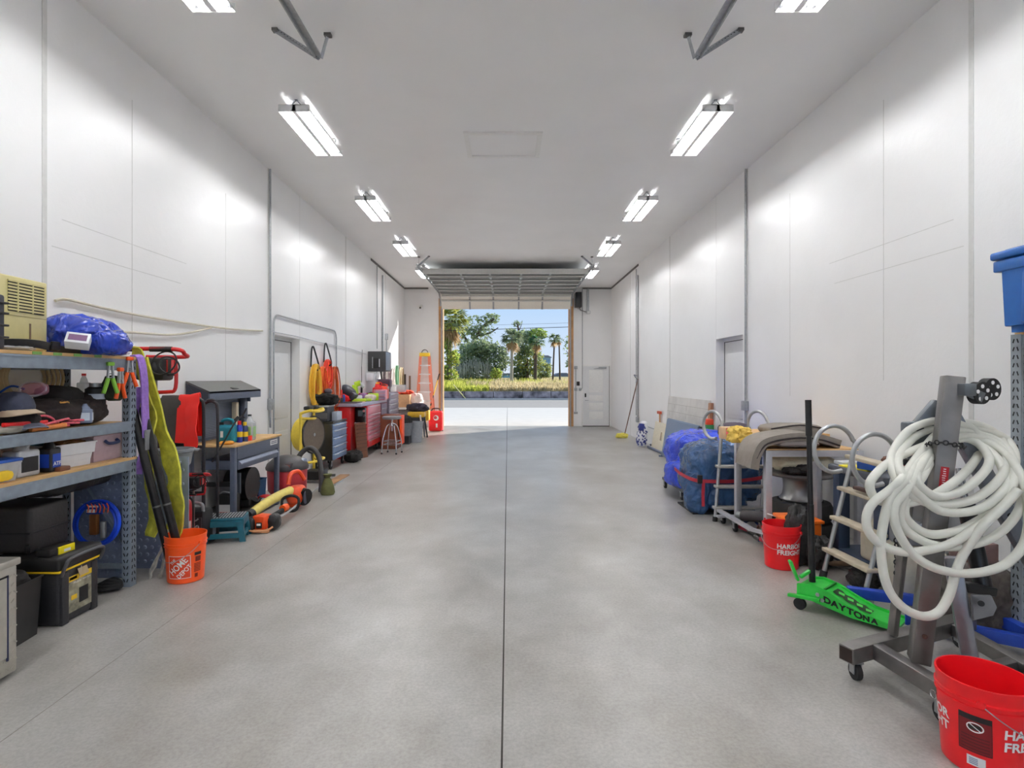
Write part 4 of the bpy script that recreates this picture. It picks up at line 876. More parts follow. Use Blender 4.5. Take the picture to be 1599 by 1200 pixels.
for i, (a, c, l) in enumerate((((-2.665, 4.5, .03), at(207, 640, 4.45), 'black steel pipe leaning from the orange bucket to the rack, left one'), ((-2.60, 4.54, .03), at(222, 636, 4.52), 'black steel pipe leaning from the orange bucket to the rack, right one'))):
    b = B(); a, c = V(a), V(c); b.cyl(a, c, .031, mat('pipe_black', 40, 38, 38, .3, .5, var=.2), n=18); d = (c-a); b.cyl(a+d*.42, a+d*.43, .033, dsteel, n=18); b.thing('steel_pipe', l, 'pipe')
# augers, bin, extinguisher behind the slings
def auger(label, c, rz, zt, low=True):
    t = thing('gas_auger', label, 'auger', (c[0], c[1], 0), rz); z = zt
    b = B(); b.box((0, 0, z), (.24, .2, .2), black, bev=.03); b.box((.12, .02, z+.02), (.06, .14, .16), red, bev=.02); b.lathe([(.07, 0), (.08, .02), (.05, .04), (0, .045)], blackg, (0, -.1, z), n=18, R=Euler((PI/2, 0, 0)).to_matrix()); b.part('engine', t, local=True)
    b = B(); b.tube([(-.26, -.12, z+.17), (.22, -.12, z+.17), (.27, -.05, z+.13), (.22, .06, z+.11), (-.1, .06, z+.11)], .018, red, sub=5)
    b.tube([(-.2, -.06, z-.2), (.12, -.06, z-.2), (.2, -.06, z-.16), (.2, -.06, z+.1)], .016, red, sub=5); b.part('tubular_frame', t, local=True)
    for x0, x1 in ((-.27, -.12), (.02, .2)): b = B(); b.cyl((x0, -.12, z+.17), (x1, -.12, z+.17), .023, rubber); b.part('grip', t, local=True)
    b = B(); b.torus((.14, -.14, z+.05), .1, .007, inkk, x=(1, 0, 0), y=(.2, .2, 1)); b.torus((.18, -.13, z+.03), .075, .007, inkk, x=(1, .2, 0), y=(-.3, .2, 1)); b.part('cable_loop', t, local=True)
    b = B(); b.cyl((0, 0, 0), (0, 0, z-.08), .02, dsteel)
    pts = [(0.07*math.cos(a), .07*math.sin(a), .05+a*.018) for a in [i*.5 for i in range(60)]]; b.tube(pts, .014, dsteel, n=6, sub=1); b.part('drill_shaft', t, local=True)
    return t
auger('red and black gas earth auger with tubular handles, standing at the rack end', (-3.1, 4.95), .1, 1.7)
auger('lower red framed gas auger squeezed under the grey tub', (-2.99, 5.36), .2, 1.14).scale = (.55, .55, .55)
t = thing('grey_tub', 'round grey plastic tub perched behind the lime slings', 'tub', (-2.99, 5.05, .86))
b = B(); b.lathe([(0, 0), (.115, 0), (.13, .02), (.152, .13), (.168, .135), (.168, .158), (.158, .16), (.142, .12), (.12, .01), (0, .01)], grey, (-2.99, 5.05, .83), n=40); b.part('bowl', t)
b = B(); b.box((-2.84, 5.1, .975), (.09, .06, .02), grey, r=(0, 0, .3), bev=.008); b.part('lug_handle', t)
b = B(); b.tube([(-3.04, 4.99, .84), (-3.1, 4.9, 1.06), (-3.13, 4.87, 1.1)], .018, black); b.thing('funnel_spout', 'black flat bar sticking out of the grey tub', 'bar')
B().cyl((-3.0, 5.05, 0), (-3.0, 5.05, .83), .09, black, n=20).thing('drum_stand', 'dark drum under the grey plastic tub', 'drum')
t = thing('fire_extinguisher', 'red fire extinguisher standing between sling and generator', 'fire extinguisher', at(287, 836, 5.2))
e0 = V((-2.96, 5.17, 0)); t.location = e0
b = B(); b.lathe([(0, 0), (.07, 0), (.075, .02), (.075, .42), (.06, .48), (.03, .51), (0, .51)], red, e0, n=24); b.part('cylinder', t)
b = B(); b.cyl(e0+V((0, 0, .51)), e0+V((0, 0, .56)), .02, steel); b.bar(e0+V((-.02, 0, .57)), e0+V((.1, 0, .6)), .02, .01, inkk); b.bar(e0+V((-.02, 0, .555)), e0+V((.1, 0, .55)), .02, .01, inkk); b.part('valve_lever', t)
b = B(); b.tube([e0+V((.02, -.02, .54)), e0+V((.09, -.04, .5)), e0+V((.09, -.03, .3)), e0+V((.085, -.03, .2))], .009, rubber); b.part('hose', t)
b = B(); We = wrapf(e0, lambda y: .0752, -PI/3); patch(b, We, -.05, .05, .18, .32, mat('extinguisher_label', 214, 190, 176, .5, var=.3)); b.part('label_sticker', t)
# ---------------- left: step stool, bench and its hutch ----------------
t = thing('step_stool', 'teal folding step stool with black dotted top', 'step stool', (-2.83, 5.68, 0), .25)
def trap(b, w0, w1, h, th, o, u, v, wv, hole=True):
    if hole:
        fr = .055
        b.prism([(-w0/2, 0), (-w0/2+fr, 0), (-w1/2+fr, h), (-w1/2, h)], o, u, v, wv, teal); b.prism([(w0/2-fr, 0), (w0/2, 0), (w1/2, h), (w1/2-fr, h)], o, u, v, wv, teal)
        b.prism([(-w1/2+fr-.012, h*.74), (w1/2-fr+.012, h*.74), (w1/2-fr, h), (-w1/2+fr, h)], o, u, v, wv, teal); b.prism([(-w1/2+fr-.03, h*.2), (w1/2-fr+.03, h*.2), (w1/2-fr+.02, h*.42), (-w1/2+fr-.02, h*.42)], o, u, v, wv, teal)
for nm, o, u, wv, w0, w1 in (('leg', (0, -.15, 0), (1, 0, 0), (0, .02, 0), .4, .34), ('leg', (0, .13, 0), (1, 0, 0), (0, .02, 0), .4, .34), ('side_leg', (.18, 0, 0), (0, 1, 0), (-.02, 0, 0), .3, .26), ('side_leg', (-.18, 0, 0), (0, 1, 0), (.02, 0, 0), .3, .26)):
    b = B(); trap(b, w0, w1, .21, .02, o, u, (0, 0, 1), wv); b.part(nm, t, local=True)
b = B(); b.box((0, 0, .222), (.36, .28, .028), teal, bev=.01); b.box((0, 0, .237), (.34, .26, .005), black, bev=.002)
for i in range(12):
    for j in range(9): b.cyl((-.15+i*.0275, -.11+j*.0275, .2395), (-.15+i*.0275, -.11+j*.0275, .2415), .007, lgrey, n=6)
b.part('top', t, local=True)
WX0, WX1, WY0, WY1, WZ = -3.46, -2.94, 6.06, 7.26, .9
wb = thing('workbench', 'slate blue steel workbench with a pale wood top', 'workbench', ((WX0+WX1)/2, (WY0+WY1)/2, 0))
B().b2(WX0, WX1+.02, WY0-.02, WY1+.02, WZ-.025, WZ, wood, bev=.004).part('worktop', wb)
for x in (WX0+.03, WX1-.025):
    for y in (WY0+.03, WY1-.03): b = B(); b.box((x, y, (WZ-.025)/2), (.05, .06, WZ-.025), slate, bev=.004); b.part('leg', wb)
b = B(); b.b2(WX1-.02, WX1+.005, WY0+.06, WY1-.06, .73, WZ-.025, slate, bev=.003); b.part('front_rail', wb)
b = B(); b.b2(WX1-.4, WX1+.004, WY0+.08, WY1-.08, .62, .72, slate, bev=.003); dr = b.part('drawer', wb)
b = B(); b.prism([(0, 0), (.025, 0), (.025, .012), (0, .035)], (WX1+.004, WY0+.1, .675), (1, 0, 0), (0, 0, 1), (0, WY1-WY0-.2, 0), mat('slate_light', 112, 122, 142, .4)); b.part('handle', dr)
b = B(); b.b2(WX1+.005, WX1+.008, WY1-.3, WY1-.09, .79, .85, paper)
for i in range(2): b.b2(WX1+.008, WX1+.0085, WY1-.28, WY1-.11, .805+i*.02, .815+i*.02, slate)
b.part('name_plate', wb)
b = B(); b.b2(WX0, WX1-.01, WY0+.01, WY1-.01, .09, .11, black); b.b2(WX1-.03, WX1-.01, WY0+.06, WY1-.06, .02, .11, slate); b.b2(WX0, WX1-.06, WY0, WY0+.02, .02, .11, slate); b.part('bottom_shelf', wb)
b = B(); b.b2(WX0+.05, WX1-.05, WY0+.005, WY0+.03, .45, .5, blackg); b.part('side_brace', wb)
ht = thing('tool_hutch', 'slate blue wall hutch with sloping lid above the workbench', 'hutch', (-3.42, 6.7, WZ))
HX = -3.38; hy0, hy1 = 6.07, 7.32
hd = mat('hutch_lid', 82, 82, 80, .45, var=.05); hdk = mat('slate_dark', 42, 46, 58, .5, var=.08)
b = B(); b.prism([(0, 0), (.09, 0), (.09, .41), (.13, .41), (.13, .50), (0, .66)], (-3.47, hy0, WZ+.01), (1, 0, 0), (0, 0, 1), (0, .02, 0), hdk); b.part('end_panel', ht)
b = B(); b.prism([(0, 0), (.09, 0), (.09, .41), (.13, .41), (.13, .50), (0, .66)], (-3.47, hy1-.02, WZ+.01), (1, 0, 0), (0, 0, 1), (0, .02, 0), slate); b.part('end_panel', ht)
b = B(); b.prism([(0, .66), (0, .68), (.26, .565), (.26, .545)], (-3.47, hy0, WZ+.01), (1, 0, 0), (0, 0, 1), (0, hy1-hy0, 0), hd); b.prism([(.245, .47), (.26, .47), (.26, .565), (.245, .56)], (-3.47, hy0, WZ+.01), (1, 0, 0), (0, 0, 1), (0, hy1-hy0, 0), slate); b.part('sloping_lid', ht)
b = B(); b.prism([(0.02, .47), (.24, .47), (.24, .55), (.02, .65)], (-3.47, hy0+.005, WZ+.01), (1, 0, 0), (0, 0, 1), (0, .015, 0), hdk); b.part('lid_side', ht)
b = B(); b.box((-3.26, 6.72, WZ+.6), (.04, .14, .012), inkk, r=(0, .42, 0), bev=.004); b.part('lid_handle', ht)
b = B(); b.b2(-3.47, -3.455, hy0+.02, hy1-.02, WZ+.01, WZ+.5, slate)
for i in range(22): b.b2(-3.455, -3.448, hy0+.05, hy1-.12, WZ+.04+i*.02, WZ+.05+i*.02, mat('slate_slat', 104, 114, 134, .45))
b.part('slatted_back', ht)
b = B(); b.b2(-3.44, -3.38, hy1-.09, hy1-.02, WZ+.01, WZ+.48, slate, bev=.004); b.part('corner_post', ht)
B().b2(-3.43, -3.37, 7.0, 7.06, WZ, WZ+.42, cream, bev=.004).thing('wooden_stick', 'pale upright wood strip leaning inside the hutch', 'stick')
# draped mats on a hand truck in front of the bench
ht2 = thing('hand_truck', 'black tubular hand truck with mats draped over its handle', 'hand truck', (-3.15, 5.5, 0))
def loopf(b, x0, x1, Y0, z1, r=.016):
    b.tube([(x0, Y0, .06), (x0, Y0, .4), (x0, Y0, .8), (x0, Y0, z1-.1), (x0+.03, Y0, z1-.02), (x0+.1, Y0, z1), (x1-.1, Y0, z1), (x1-.03, Y0, z1-.02), (x1, Y0, z1-.1), (x1, Y0, .8), (x1, Y0, .4), (x1, Y0, .06)], r, mat('black_tube', 42, 40, 44, .4, .2), n=9, sub=4)
b = B(); loopf(b, -3.41, -2.97, 5.5, 1.43); b.part('frame', ht2)
b = B(); loopf(b, -3.02, -2.885, 5.6, 1.40, .014); b.part('inner_frame', ht2)
for z in (.95, .5, .25): B().b2(-3.40, -2.98, 5.49, 5.51, z-.015, z+.015, black).part('cross_bar', ht2)
B().b2(-3.41, -2.96, 5.3, 5.52, .005, .02, black).part('toe_plate', ht2)
for x in (-3.43, -2.945): b = B(); b.cyl((x-.02, 5.61, .11), (x+.02, 5.61, .11), .11, rubber, n=22); b.cyl((x-.023, 5.61, .11), (x+.023, 5.61, .11), .05, lgrey, n=14); b.part('wheel', ht2)
def draped(nm, lab, x0, x1, Y0, zt, zf, zb, m, wob, seed):
    b = B(); b.ribbon([(0, Y0-.028, zf), (0, Y0-.03, zf+(zt-zf)*.5), (0, Y0-.03, zt-.06), (0, Y0, zt+.025), (0, Y0+.03, zt-.06), (0, Y0+.03, zb)], (1, 0, 0), x1-x0, .008, m, wob=wob, seed=seed)
    b.bm.transform(M.Translation(((x0+x1)/2, 0, 0))); return b.thing(nm, lab, 'mat')
draped('rubber_mat', 'dark grey rubber mat draped over the hand truck handle', -3.37, -3.17, 5.5, 1.425, .98, .95, mat('mat_grey', 66, 62, 58, .75, var=.1), 0, 1)
b = B(); rc = mat('bright_red_cloth', 232, 34, 24, .55, var=.06, bump=.15, sc=5)
b.ribbon([(-3.15, 5.46, .99), (-3.14, 5.465, 1.15), (-3.13, 5.47, 1.35), (-3.125, 5.5, 1.455), (-3.12, 5.54, 1.35), (-3.12, 5.55, 1.1)], (1, 0, 0), .15, .01, rc); b.ribbon([(-3.065, 5.445, .95), (-3.06, 5.45, 1.15), (-3.06, 5.46, 1.35), (-3.065, 5.5, 1.462), (-3.06, 5.55, 1.35), (-3.05, 5.56, 1.05)], (1, -.15, 0), .13, .01, rc, wob=.012, seed=4); b.thing('red_mat', 'bright red folded mat draped beside the dark grey one', 'mat')
# things on the bench
t = thing('jug', 'teal handled jug standing at the left of the workbench', 'jug', at(348, 684, 6.25)); c = V((-3.13, 6.3, WZ)); tj = mat('teal_jug', 24, 124, 142, .35)
b = B(); b.box(c+V((0, 0, .1)), (.2, .15, .2), tj, bev=.035, seg=3); b.part('body', t)
b = B(); b.tube([c+V((-.07, 0, .19)), c+V((-.05, 0, .25)), c+V((.05, 0, .25)), c+V((.08, 0, .18))], .018, tj, n=10); b.part('handle', t)
B().cyl(c+V((-.075, 0, .19)), c+V((-.075, 0, .23)), .028, inkk).part('cap', t)
b = B(); b.box(c+V((-.03, -.077, .1)), (.03, .003, .07), paper); b.part('label_sticker', t)
can('spray_can', 'blue aerosol can with red cap and yellow badge on the workbench', 'can', (-3.02, 6.34, WZ), .033, .24, mat('can_blue', 40, 60, 160, .3, .3), redp, yellow)
can('spray_can', 'second blue aerosol can half hidden behind the red capped one', 'can', (-3.0, 6.43, WZ), .033, .22, navy, yellow, yellow)
sb_ = jug('spray_bottle', 'clear spray bottle with green label and red liquid', 'bottle', (-3.0, 6.55, WZ), .11, .1, .3, clearp, blackg, mat('label_green', 150, 190, 130, .5))
b = B(); b.cyl((-3.0, 6.5, WZ+.003), (-3.0, 6.5, WZ+.06), .05, mat('red_liquid', 226, 60, 40, .3), n=18); b.part('red_liquid', sb_)
b = B(); b.tube([at(331, 722, 6.0), at(350, 690, 6.05), at(362, 668, 6.1), at(371, 655, 6.15), at(379, 649, 6.18), at(385, 638, 6.2)], .009, black, n=7); b.tube([at(377, 650, 6.18), at(383, 653, 6.18)], .006, inkk, n=6); b.tube([at(366, 657, 6.12), at(372, 651, 6.15)], .012, inkk); b.thing('trigger_wand', 'black spray wand leaning diagonally over the bench edge', 'wand')
b = B(); b.b2(-3.42, -3.3, 6.9, 7.24, WZ, WZ+.03, mat('green_strip', 72, 138, 72, .6)); b.thing('green_board', 'long thin green board at the back of the workbench', 'board')
lumpth('putty_lump', 'orange yellow putty blob at the left corner of the worktop', 'putty', (-3.05, 6.12, WZ), (.14, .1, .04), mat('putty', 232, 160, 56, .5), 71, .3, 3)
# below the bench
t = thing('generator', 'black inverter generator with round dials beside the hand truck', 'generator', (-2.98, 5.72, 0)); g0 = V((-3.03, 5.62, 0))
b = B(); b.box((-3.06, 5.48, .2), (.3, .2, .3), black, bev=.03); b.part('body', t)
b = B(); b.box((-3.06, 5.375, .19), (.28, .012, .2), mat('panel_dark', 52, 52, 56, .4), bev=.004); pn = b.part('control_panel', t)
for i, (x, z) in enumerate(((-.1, .23), (-.05, .23), (0, .24), (.06, .23), (-.08, .16), (-.02, .16), (.05, .16), (.1, .2))):
    b = B(); b.cyl((-3.06+x, 5.37, z), (-3.06+x, 5.36, z), .019, lgrey if i % 2 else steel, n=14); b.cyl((-3.06+x, 5.362, z), (-3.06+x, 5.357, z), .011, inkk, n=12); b.part('dial', pn)
b = B(); b.tube([(-3.19, 5.42, .34), (-3.17, 5.4, .42), (-2.95, 5.4, .42), (-2.93, 5.42, .34)], .017, steel); b.part('carry_handle', t)
t = thing('car_battery', 'black car battery with a white and red label under the bench end', 'battery', (-3.13, 6.28, .11))
B().box((-3.12, 6.3, .22), (.2, .18, .22), black, bev=.012).part('case', t)
b = B(); b.box((-3.12, 6.205, .18), (.17, .004, .09), paper); b.box((-3.12, 6.202, .135), (.17, .004, .02), redp); b.part('label_sticker', t)
b = B(); b.tube([(-3.2, 6.26, .335), (-3.12, 6.2, .37), (-3.04, 6.26, .335)], .008, steel); b.cyl((-3.17, 6.33, .33), (-3.17, 6.33, .36), .015, yellow); b.part('carry_strap', t)
simplebox('battery_charger', 'grey black box stacked on the car battery', 'charger', (-3.14, 6.33, .332), (.18, .15, .1), mat('charger_grey', 92, 92, 96, .5))
t = thing('air_compressor', 'black round shop motor on the lower bench shelf', 'motor', (-3.18, 6.75, .11))
b = B(); b.cyl((-3.3, 6.72, .36), (-3.04, 6.72, .36), .2, blackg, n=28); b.part('housing', t)
b = B(); b.box((-3.18, 6.72, .15), (.3, .24, .08), black, bev=.01); b.part('base', t)
b = B(); b.b2(-3.08, -3.02, 6.35, 6.38, .11, .55, mat('fin_grey', 74, 80, 92, .5)); b.part('guard_plate', t)
b = B()
for i in range(6): b.tube([(-3.05, 6.66+.02*i, .2), (-3.0, 6.7+.02*i, .15), (-2.99, 6.8, .14+.01*i)], .01, inkk)
b.part('wiring', t)
for k_, (x, y) in enumerate(((-3.12, 7.0), (-3.3, 7.02))):
    o = open_bin('blue_bin', ('blue open top bin at the front of the lower bench shelf', 'blue open top bin behind the front one on the lower shelf')[k_], 'bin', (x, y, .11), .15, .22, .26, mat('bin_blue', 26, 74, 116, .5), 0, False)
t = thing('gauge', 'small red tool with chrome knob on the lower bench shelf', 'tool', (-2.99, 6.9, .11))
b = B(); b.box((-3.0, 6.93, .145), (.1, .14, .07), redp, bev=.015); b.part('body', t); b = B(); b.cyl((-2.98, 6.83, .14), (-2.95, 6.8, .14), .035, chrome, n=16); b.part('knob', t)
simplebox('pale_box', 'pale box behind the bench seen through its open front', 'box', (-3.38, 7.05, .41), (.1, .3, .2), lgrey)
# trimmer and blower on the floor
t = thing('string_trimmer', 'orange and black string trimmer lying on the floor', 'string trimmer', fl(411, 822)); h = fl(411, 826)
hc = V((-2.60, 5.98, .1))
b = B(); b.box(hc, (.16, .16, .15), mat('trimmer_orange', 228, 78, 30, .4), r=(0, 0, -.3), bev=.03); b.part('engine_cover', t)
b = B(); b.lump(hc+V((-.11, -.02, -.02)), (.13, .17, .15), black, 3, .1, 3); b.lump(hc+V((.1, .04, -.01)), (.13, .17, .16), black, 5, .1, 3); b.box(hc+V((0, -.09, -.02)), (.06, .02, .06), inkk, bev=.006); b.box(hc+V((0, -.102, -.01)), (.04, .004, .02), paper); b.part('engine_body', t)
b = B(); b.tube([hc+V((-.14, -.1, -.06)), hc+V((-.04, -.13, -.07)), hc+V((.08, -.1, -.07)), hc+V((.12, -.04, -.05))], .011, mat('tan_line', 214, 150, 104, .6)); b.cyl(hc+V((-.14, -.08, -.03)), hc+V((-.11, -.12, -.03)), .035, orange, n=14); b.part('fuel_bulb', t)
b = B(); b.box(hc+V((.02, -.09, -.08)), (.17, .05, .03), mat('tan_line', 0, 0, 0), bev=.008); b.part('foot_guard', t)
s0, s1, s2 = hc+V((.1, .1, .02)), at(455, 796, 6.5), fl(516, 748)+V((0, 0, .03))
b = B(); b.tube([s0, s1, s2], .0125, alum, n=10); b.part('shaft', t)
b = B(); b.tube([at(426, 806, 6.15), at(437, 800, 6.25), at(444, 795, 6.35)], lambda u: .03-.008*abs(u-.5), rubber); b.cyl(at(441, 795, 6.3), at(447, 792, 6.38), .04, orange); b.part('throttle_grip', t)
b = B(); c = at(457, 788, 6.52); b.tube([c+V((.05, .0, -.05)), c+V((.06, .02, .06)), c+V((-.02, 0, .1)), c+V((-.11, -.02, .06)), c+V((-.1, -.02, -.05)), c+V((-.02, 0, -.08))], .016, rubber, closed=True); b.part('loop_handle', t)
t = thing('leaf_blower', 'orange leaf blower with long yellow tube lying on the floor', 'leaf blower', fl(466, 785)); bl_ = V((-2.62, 6.98, .2))
b = B(); b.lump(bl_+V((0, 0, -.02)), (.2, .27, .22), mat('trimmer_orange', 0, 0, 0), 7, .06, 2.5, .6, flat=False); b.box(bl_+V((-.02, .02, -.14)), (.16, .2, .05), mat('trimmer_orange', 0, 0, 0), bev=.01); b.part('housing', t)
b = B(); b.tube([bl_+V((-.06, -.1, .12)), bl_+V((-.05, -.04, .24)), bl_+V((.0, .08, .25)), bl_+V((.05, .14, .14))], .026, mat('trimmer_orange', 0, 0, 0)); b.part('handle', t)
b = B(); b.cyl(bl_+V((.05, .02, -.04)), bl_+V((.12, -.02, -.05)), .105, blackg, n=20); b.cyl(bl_+V((.12, -.02, -.05)), bl_+V((.125, -.02, -.05)), .08, mat('fan_guard', 60, 60, 84, .4), n=18); b.part('fan_cover', t)
b = B(); b.tube([bl_+V((-.04, -.1, .04)), bl_+V((-.1, -.5, .02)), bl_+V((-.16, -.9, -.05))], lambda u: .062-.014*u, mat('pale_yellow_tube', 226, 208, 112, .45), n=14); b.cyl(bl_+V((-.155, -.86, -.045)), bl_+V((-.17, -.93, -.055)), .052, black); b.part('blower_tube', t)
# shop vac, bag, drum machine
t = thing('shop_vacuum', 'red tank shop vacuum with black lid behind the bench leg', 'vacuum', (-3.0, 7.8, 0)); v0 = V((-3.02, 7.72, 0))
b = B(); b.lathe([(0, .06), (.22, .06), (.25, .1), (.26, .36), (.25, .38), (0, .38)], mat('vac_red', 176, 44, 52, .4), v0, n=32); b.part('tank', t)
b = B(); b.lathe([(.275, .38), (.28, .41), (.26, .46), (.18, .53), (.1, .56), (0, .565)], mat('vac_black', 62, 60, 62, .45), v0, n=32); b.box(v0+V((.1, -.2, .45)), (.1, .08, .08), mat('maroon', 120, 60, 50, .5), bev=.02); b.part('lid', t)
b = B(); b.lump(v0+V((.18, .05, .47)), (.12, .16, .1), mat('silver_blue', 150, 160, 180, .35), 5, .1); b.part('motor_cap', t)
b = B(); b.tube([v0+V((.02, .25, .42)), v0+V((.08, .33, .56)), v0+V((.2, .35, .62)), v0+V((.33, .3, .5)), v0+V((.4, .2, .25)), v0+V((.42, .12, .04))], .036, mat('hose_dark', 58, 56, 56, .55), n=12, sub=8); b.part('hose', t)
for q in range(4):
    a = PI/4+q*PI/2; caster(t, v0.x+.2*math.cos(a), v0.y+.2*math.sin(a), 0, .025)
b = B(); b.lathe([(0, 0), (.085, .0), (.1, .03), (.085, .12), (.05, .21), (.03, .235), (.055, .26), (.06, .285), (0, .29)], mat('olive_cloth', 96, 98, 56, .9, var=.15, bump=.5, sc=16), fl(508, 775)+V((0, .1, 0)), n=24, sq=(1, .9)); b.thing('drawstring_bag', 'olive green drawstring bag standing on the floor', 'bag')
t = thing('drum_drain_machine', 'yellow framed drum machine with dark round face', 'drum machine', (-3.2, 9.0, 0)); yf = mat('machine_yellow', 232, 204, 70, .4)
dc = V((-3.12, 9.0, .72)); ax = V((1, -.28, 0)).normalized()
b = B(); b.cyl(dc-ax*.2, dc+ax*.0, .27, yf, n=36); b.part('drum', t)
b = B(); b.cyl(dc, dc+ax*.03, .29, mat('drum_face', 104, 92, 80, .6, var=.12, sc=30), n=40); b.torus(dc+ax*.02, .288, .016, blackg, x=(-ax.y, ax.x, 0), y=(0, 0, 1), n=40); b.cyl(dc+ax*.03, dc+ax*.04, .028, chrome, n=16); b.part('drum_face', t)
for dy, nm in ((-.3, 0), (.3, 1)):
    b = B(); b.tube([(-3.2, 9.0+dy, .03), (-3.2, 9.0+dy, .5), (-3.2, 9.0+dy, 1.02), (-3.18, 9+dy, 1.08), (-3.05, 9+dy, 1.12)], .022, yf, sub=4); b.part('upright_tube', t)
b = B(); b.tube([(-3.05, 8.7, 1.12), (-3.0, 8.85, 1.1), (-3.0, 9.15, 1.1), (-3.05, 9.3, 1.12)], .022, yf); b.tube([(-3.2, 8.7, 1.0), (-3.1, 8.9, .98), (-3.1, 9.1, .98), (-3.2, 9.3, 1.0)], .02, yf); b.tube([(-3.2, 8.7, .3), (-3.0, 8.8, .32), (-3.0, 9.2, .32), (-3.2, 9.3, .3)], .02, yf); b.part('cross_tube', t)
b = B(); b.box((-3.14, 8.88, 1.15), (.1, .2, .06), black, bev=.02); b.box((-3.14, 9.16, 1.15), (.1, .16, .06), black, bev=.02); b.part('motor_box', t)
for y in (8.7, 9.3): B().b2(-3.25, -2.85, y-.02, y+.02, .0, .04, dsteel).part('base_skid', t)
B().box((-3.1, 9.1, .07), (.3, .3, .14), black, bev=.02).part('base_box', t)
b = B(); b.b2(-3.2, -2.72, 8.3, 9.5, .0, .012, wood); b.bm.transform(M.Translation((0, 0, -.0))); b.bm.clear()
simplebox('floor_board', 'flat tan wood board on the floor before the drum machine', 'board', (-2.72, 8.95, 0), (.16, .9, .02), mat('floor_board_wood', 160, 120, 80, .6, var=.2, sc=5))
b = B(); b.b2(-2.62, -2.60, 8.5, 8.95, 0, .02, alum); b.b2(-2.83, -2.62, 8.5, 8.52, 0, .02, alum); b.thing('floor_rails', 'thin pale metal frame lying beside the floor board', 'frame')
# hanging cord coils on the left wall
def coil(label, y, z, h, w_, m, seed, n=9, rr=.012, strap=True):
    t = thing('extension_cord', label, 'extension cord', (-WX+.08, y, z)); r = random.Random(seed); b = B()
    for i in range(n):
        dx = .03+.1*r.random(); hh = h*r.uniform(.75, 1.05)/2; ww = w_*r.uniform(.55, 1.05)/2; oy = r.uniform(-.04, .04)
        b.tube([(-WX+dx, y+oy+ww*math.sin(a)*(1-.25*math.cos(a)), z-hh+hh*math.cos(a)+r.uniform(-.01, .01)) for a in [k*2*PI/12 for k in range(12)]], rr, m[i % len(m)] if isinstance(m, list) else m, n=6, closed=True, sub=3)
    b.part('cord_loops', t)
    if strap: b = B(); b.tube([(-WX+.02, y-.05, z-.04), (-WX+.03, y-.04, z+.25), (-WX+.04, y, z+.32), (-WX+.05, y+.06, z+.25), (-WX+.12, y+.08, z-.04), (-WX+.1, y+.02, z-.1)], .014, inkk, n=8); b.part('hook_strap', t)
    return t
oc = mat('cord_orange', 232, 106, 44, .5, bump=0); yc_ = mat('cord_yellow', 226, 176, 50, .5, bump=0); rcrd = mat('cord_red', 226, 62, 40, .5, bump=0)
coil('thick yellow extension cord coil on the wall by the drum machine', 9.95, 1.86, .8, .46, yc_, 3, 12, .013)
coil('orange brown cord coil hanging right of the yellow one', 10.3, 1.82, .75, .4, oc, 5, 9, .012, False)
coil('red orange cord bundle in the middle of the wall hooks', 10.65, 1.96, .55, .42, [rcrd, rcrd, oc], 7, 14, .014)
coil('loose orange cord loops at the far wall hook', 11.1, 1.84, .9, .56, [oc, mat('cord_rust', 180, 84, 44, .5)], 9, 12, .010, False)
# black tool cabinet with grey drawers
mk = mat('cabinet_black', 34, 31, 29, .3, var=.08, coat=.3); mdr = mat('drawer_blue_grey', 128, 150, 186, .35, .2)
cabinet('tool_cabinet', 'black rolling tool cabinet with blue grey drawers', 'tool cabinet', -3.46, -3.09, 9.95, 10.8, .16, .82, (.1, .14, .14, .14, .12), mk, mdr, mat('silver_pull', 226, 230, 236, .25, .5), cast=.07, top=mk)
t = thing('tool_tote', 'dark grey tool tote with white rim standing on the black cabinet', 'tote', (-3.33, 10.15, .85)); b = B(); b.box((-3.33, 10.2, .98), (.26, .4, .26), mat('tote_grey', 62, 62, 66, .5), bev=.02); b.part('body', t)
b = B(); b.box((-3.33, 10.2, 1.12), (.28, .42, .03), lgrey, bev=.008); b.part('rim', t); b = B(); b.box((-3.33, 9.99, .95), (.24, .02, .1), mat('tote_band', 96, 94, 94, .5)); b.part('front_pocket', t)
simplebox('parts_tray', 'pale blue grey tray beside the tote on the black cabinet', 'tray', (-3.14, 10.35, .85), (.1, .3, .16), mat('tray_grey', 176, 184, 200, .45))
lumpth('black_jacket', 'fluffy black jacket bundled on top of the grey tote', 'jacket', (-3.3, 10.2, 1.135), (.42, .55, .2), mat('black_fleece', 22, 20, 20, .95, var=.4, bump=1, sc=30), 81, .35, 3)
simplebox('hard_hat_box', 'dark round tool resting on the black jacket', 'tool', (-3.3, 10.35, 1.33), (.14, .16, .1), mat('plum_grey', 74, 66, 76, .5), .3, bev=.04)
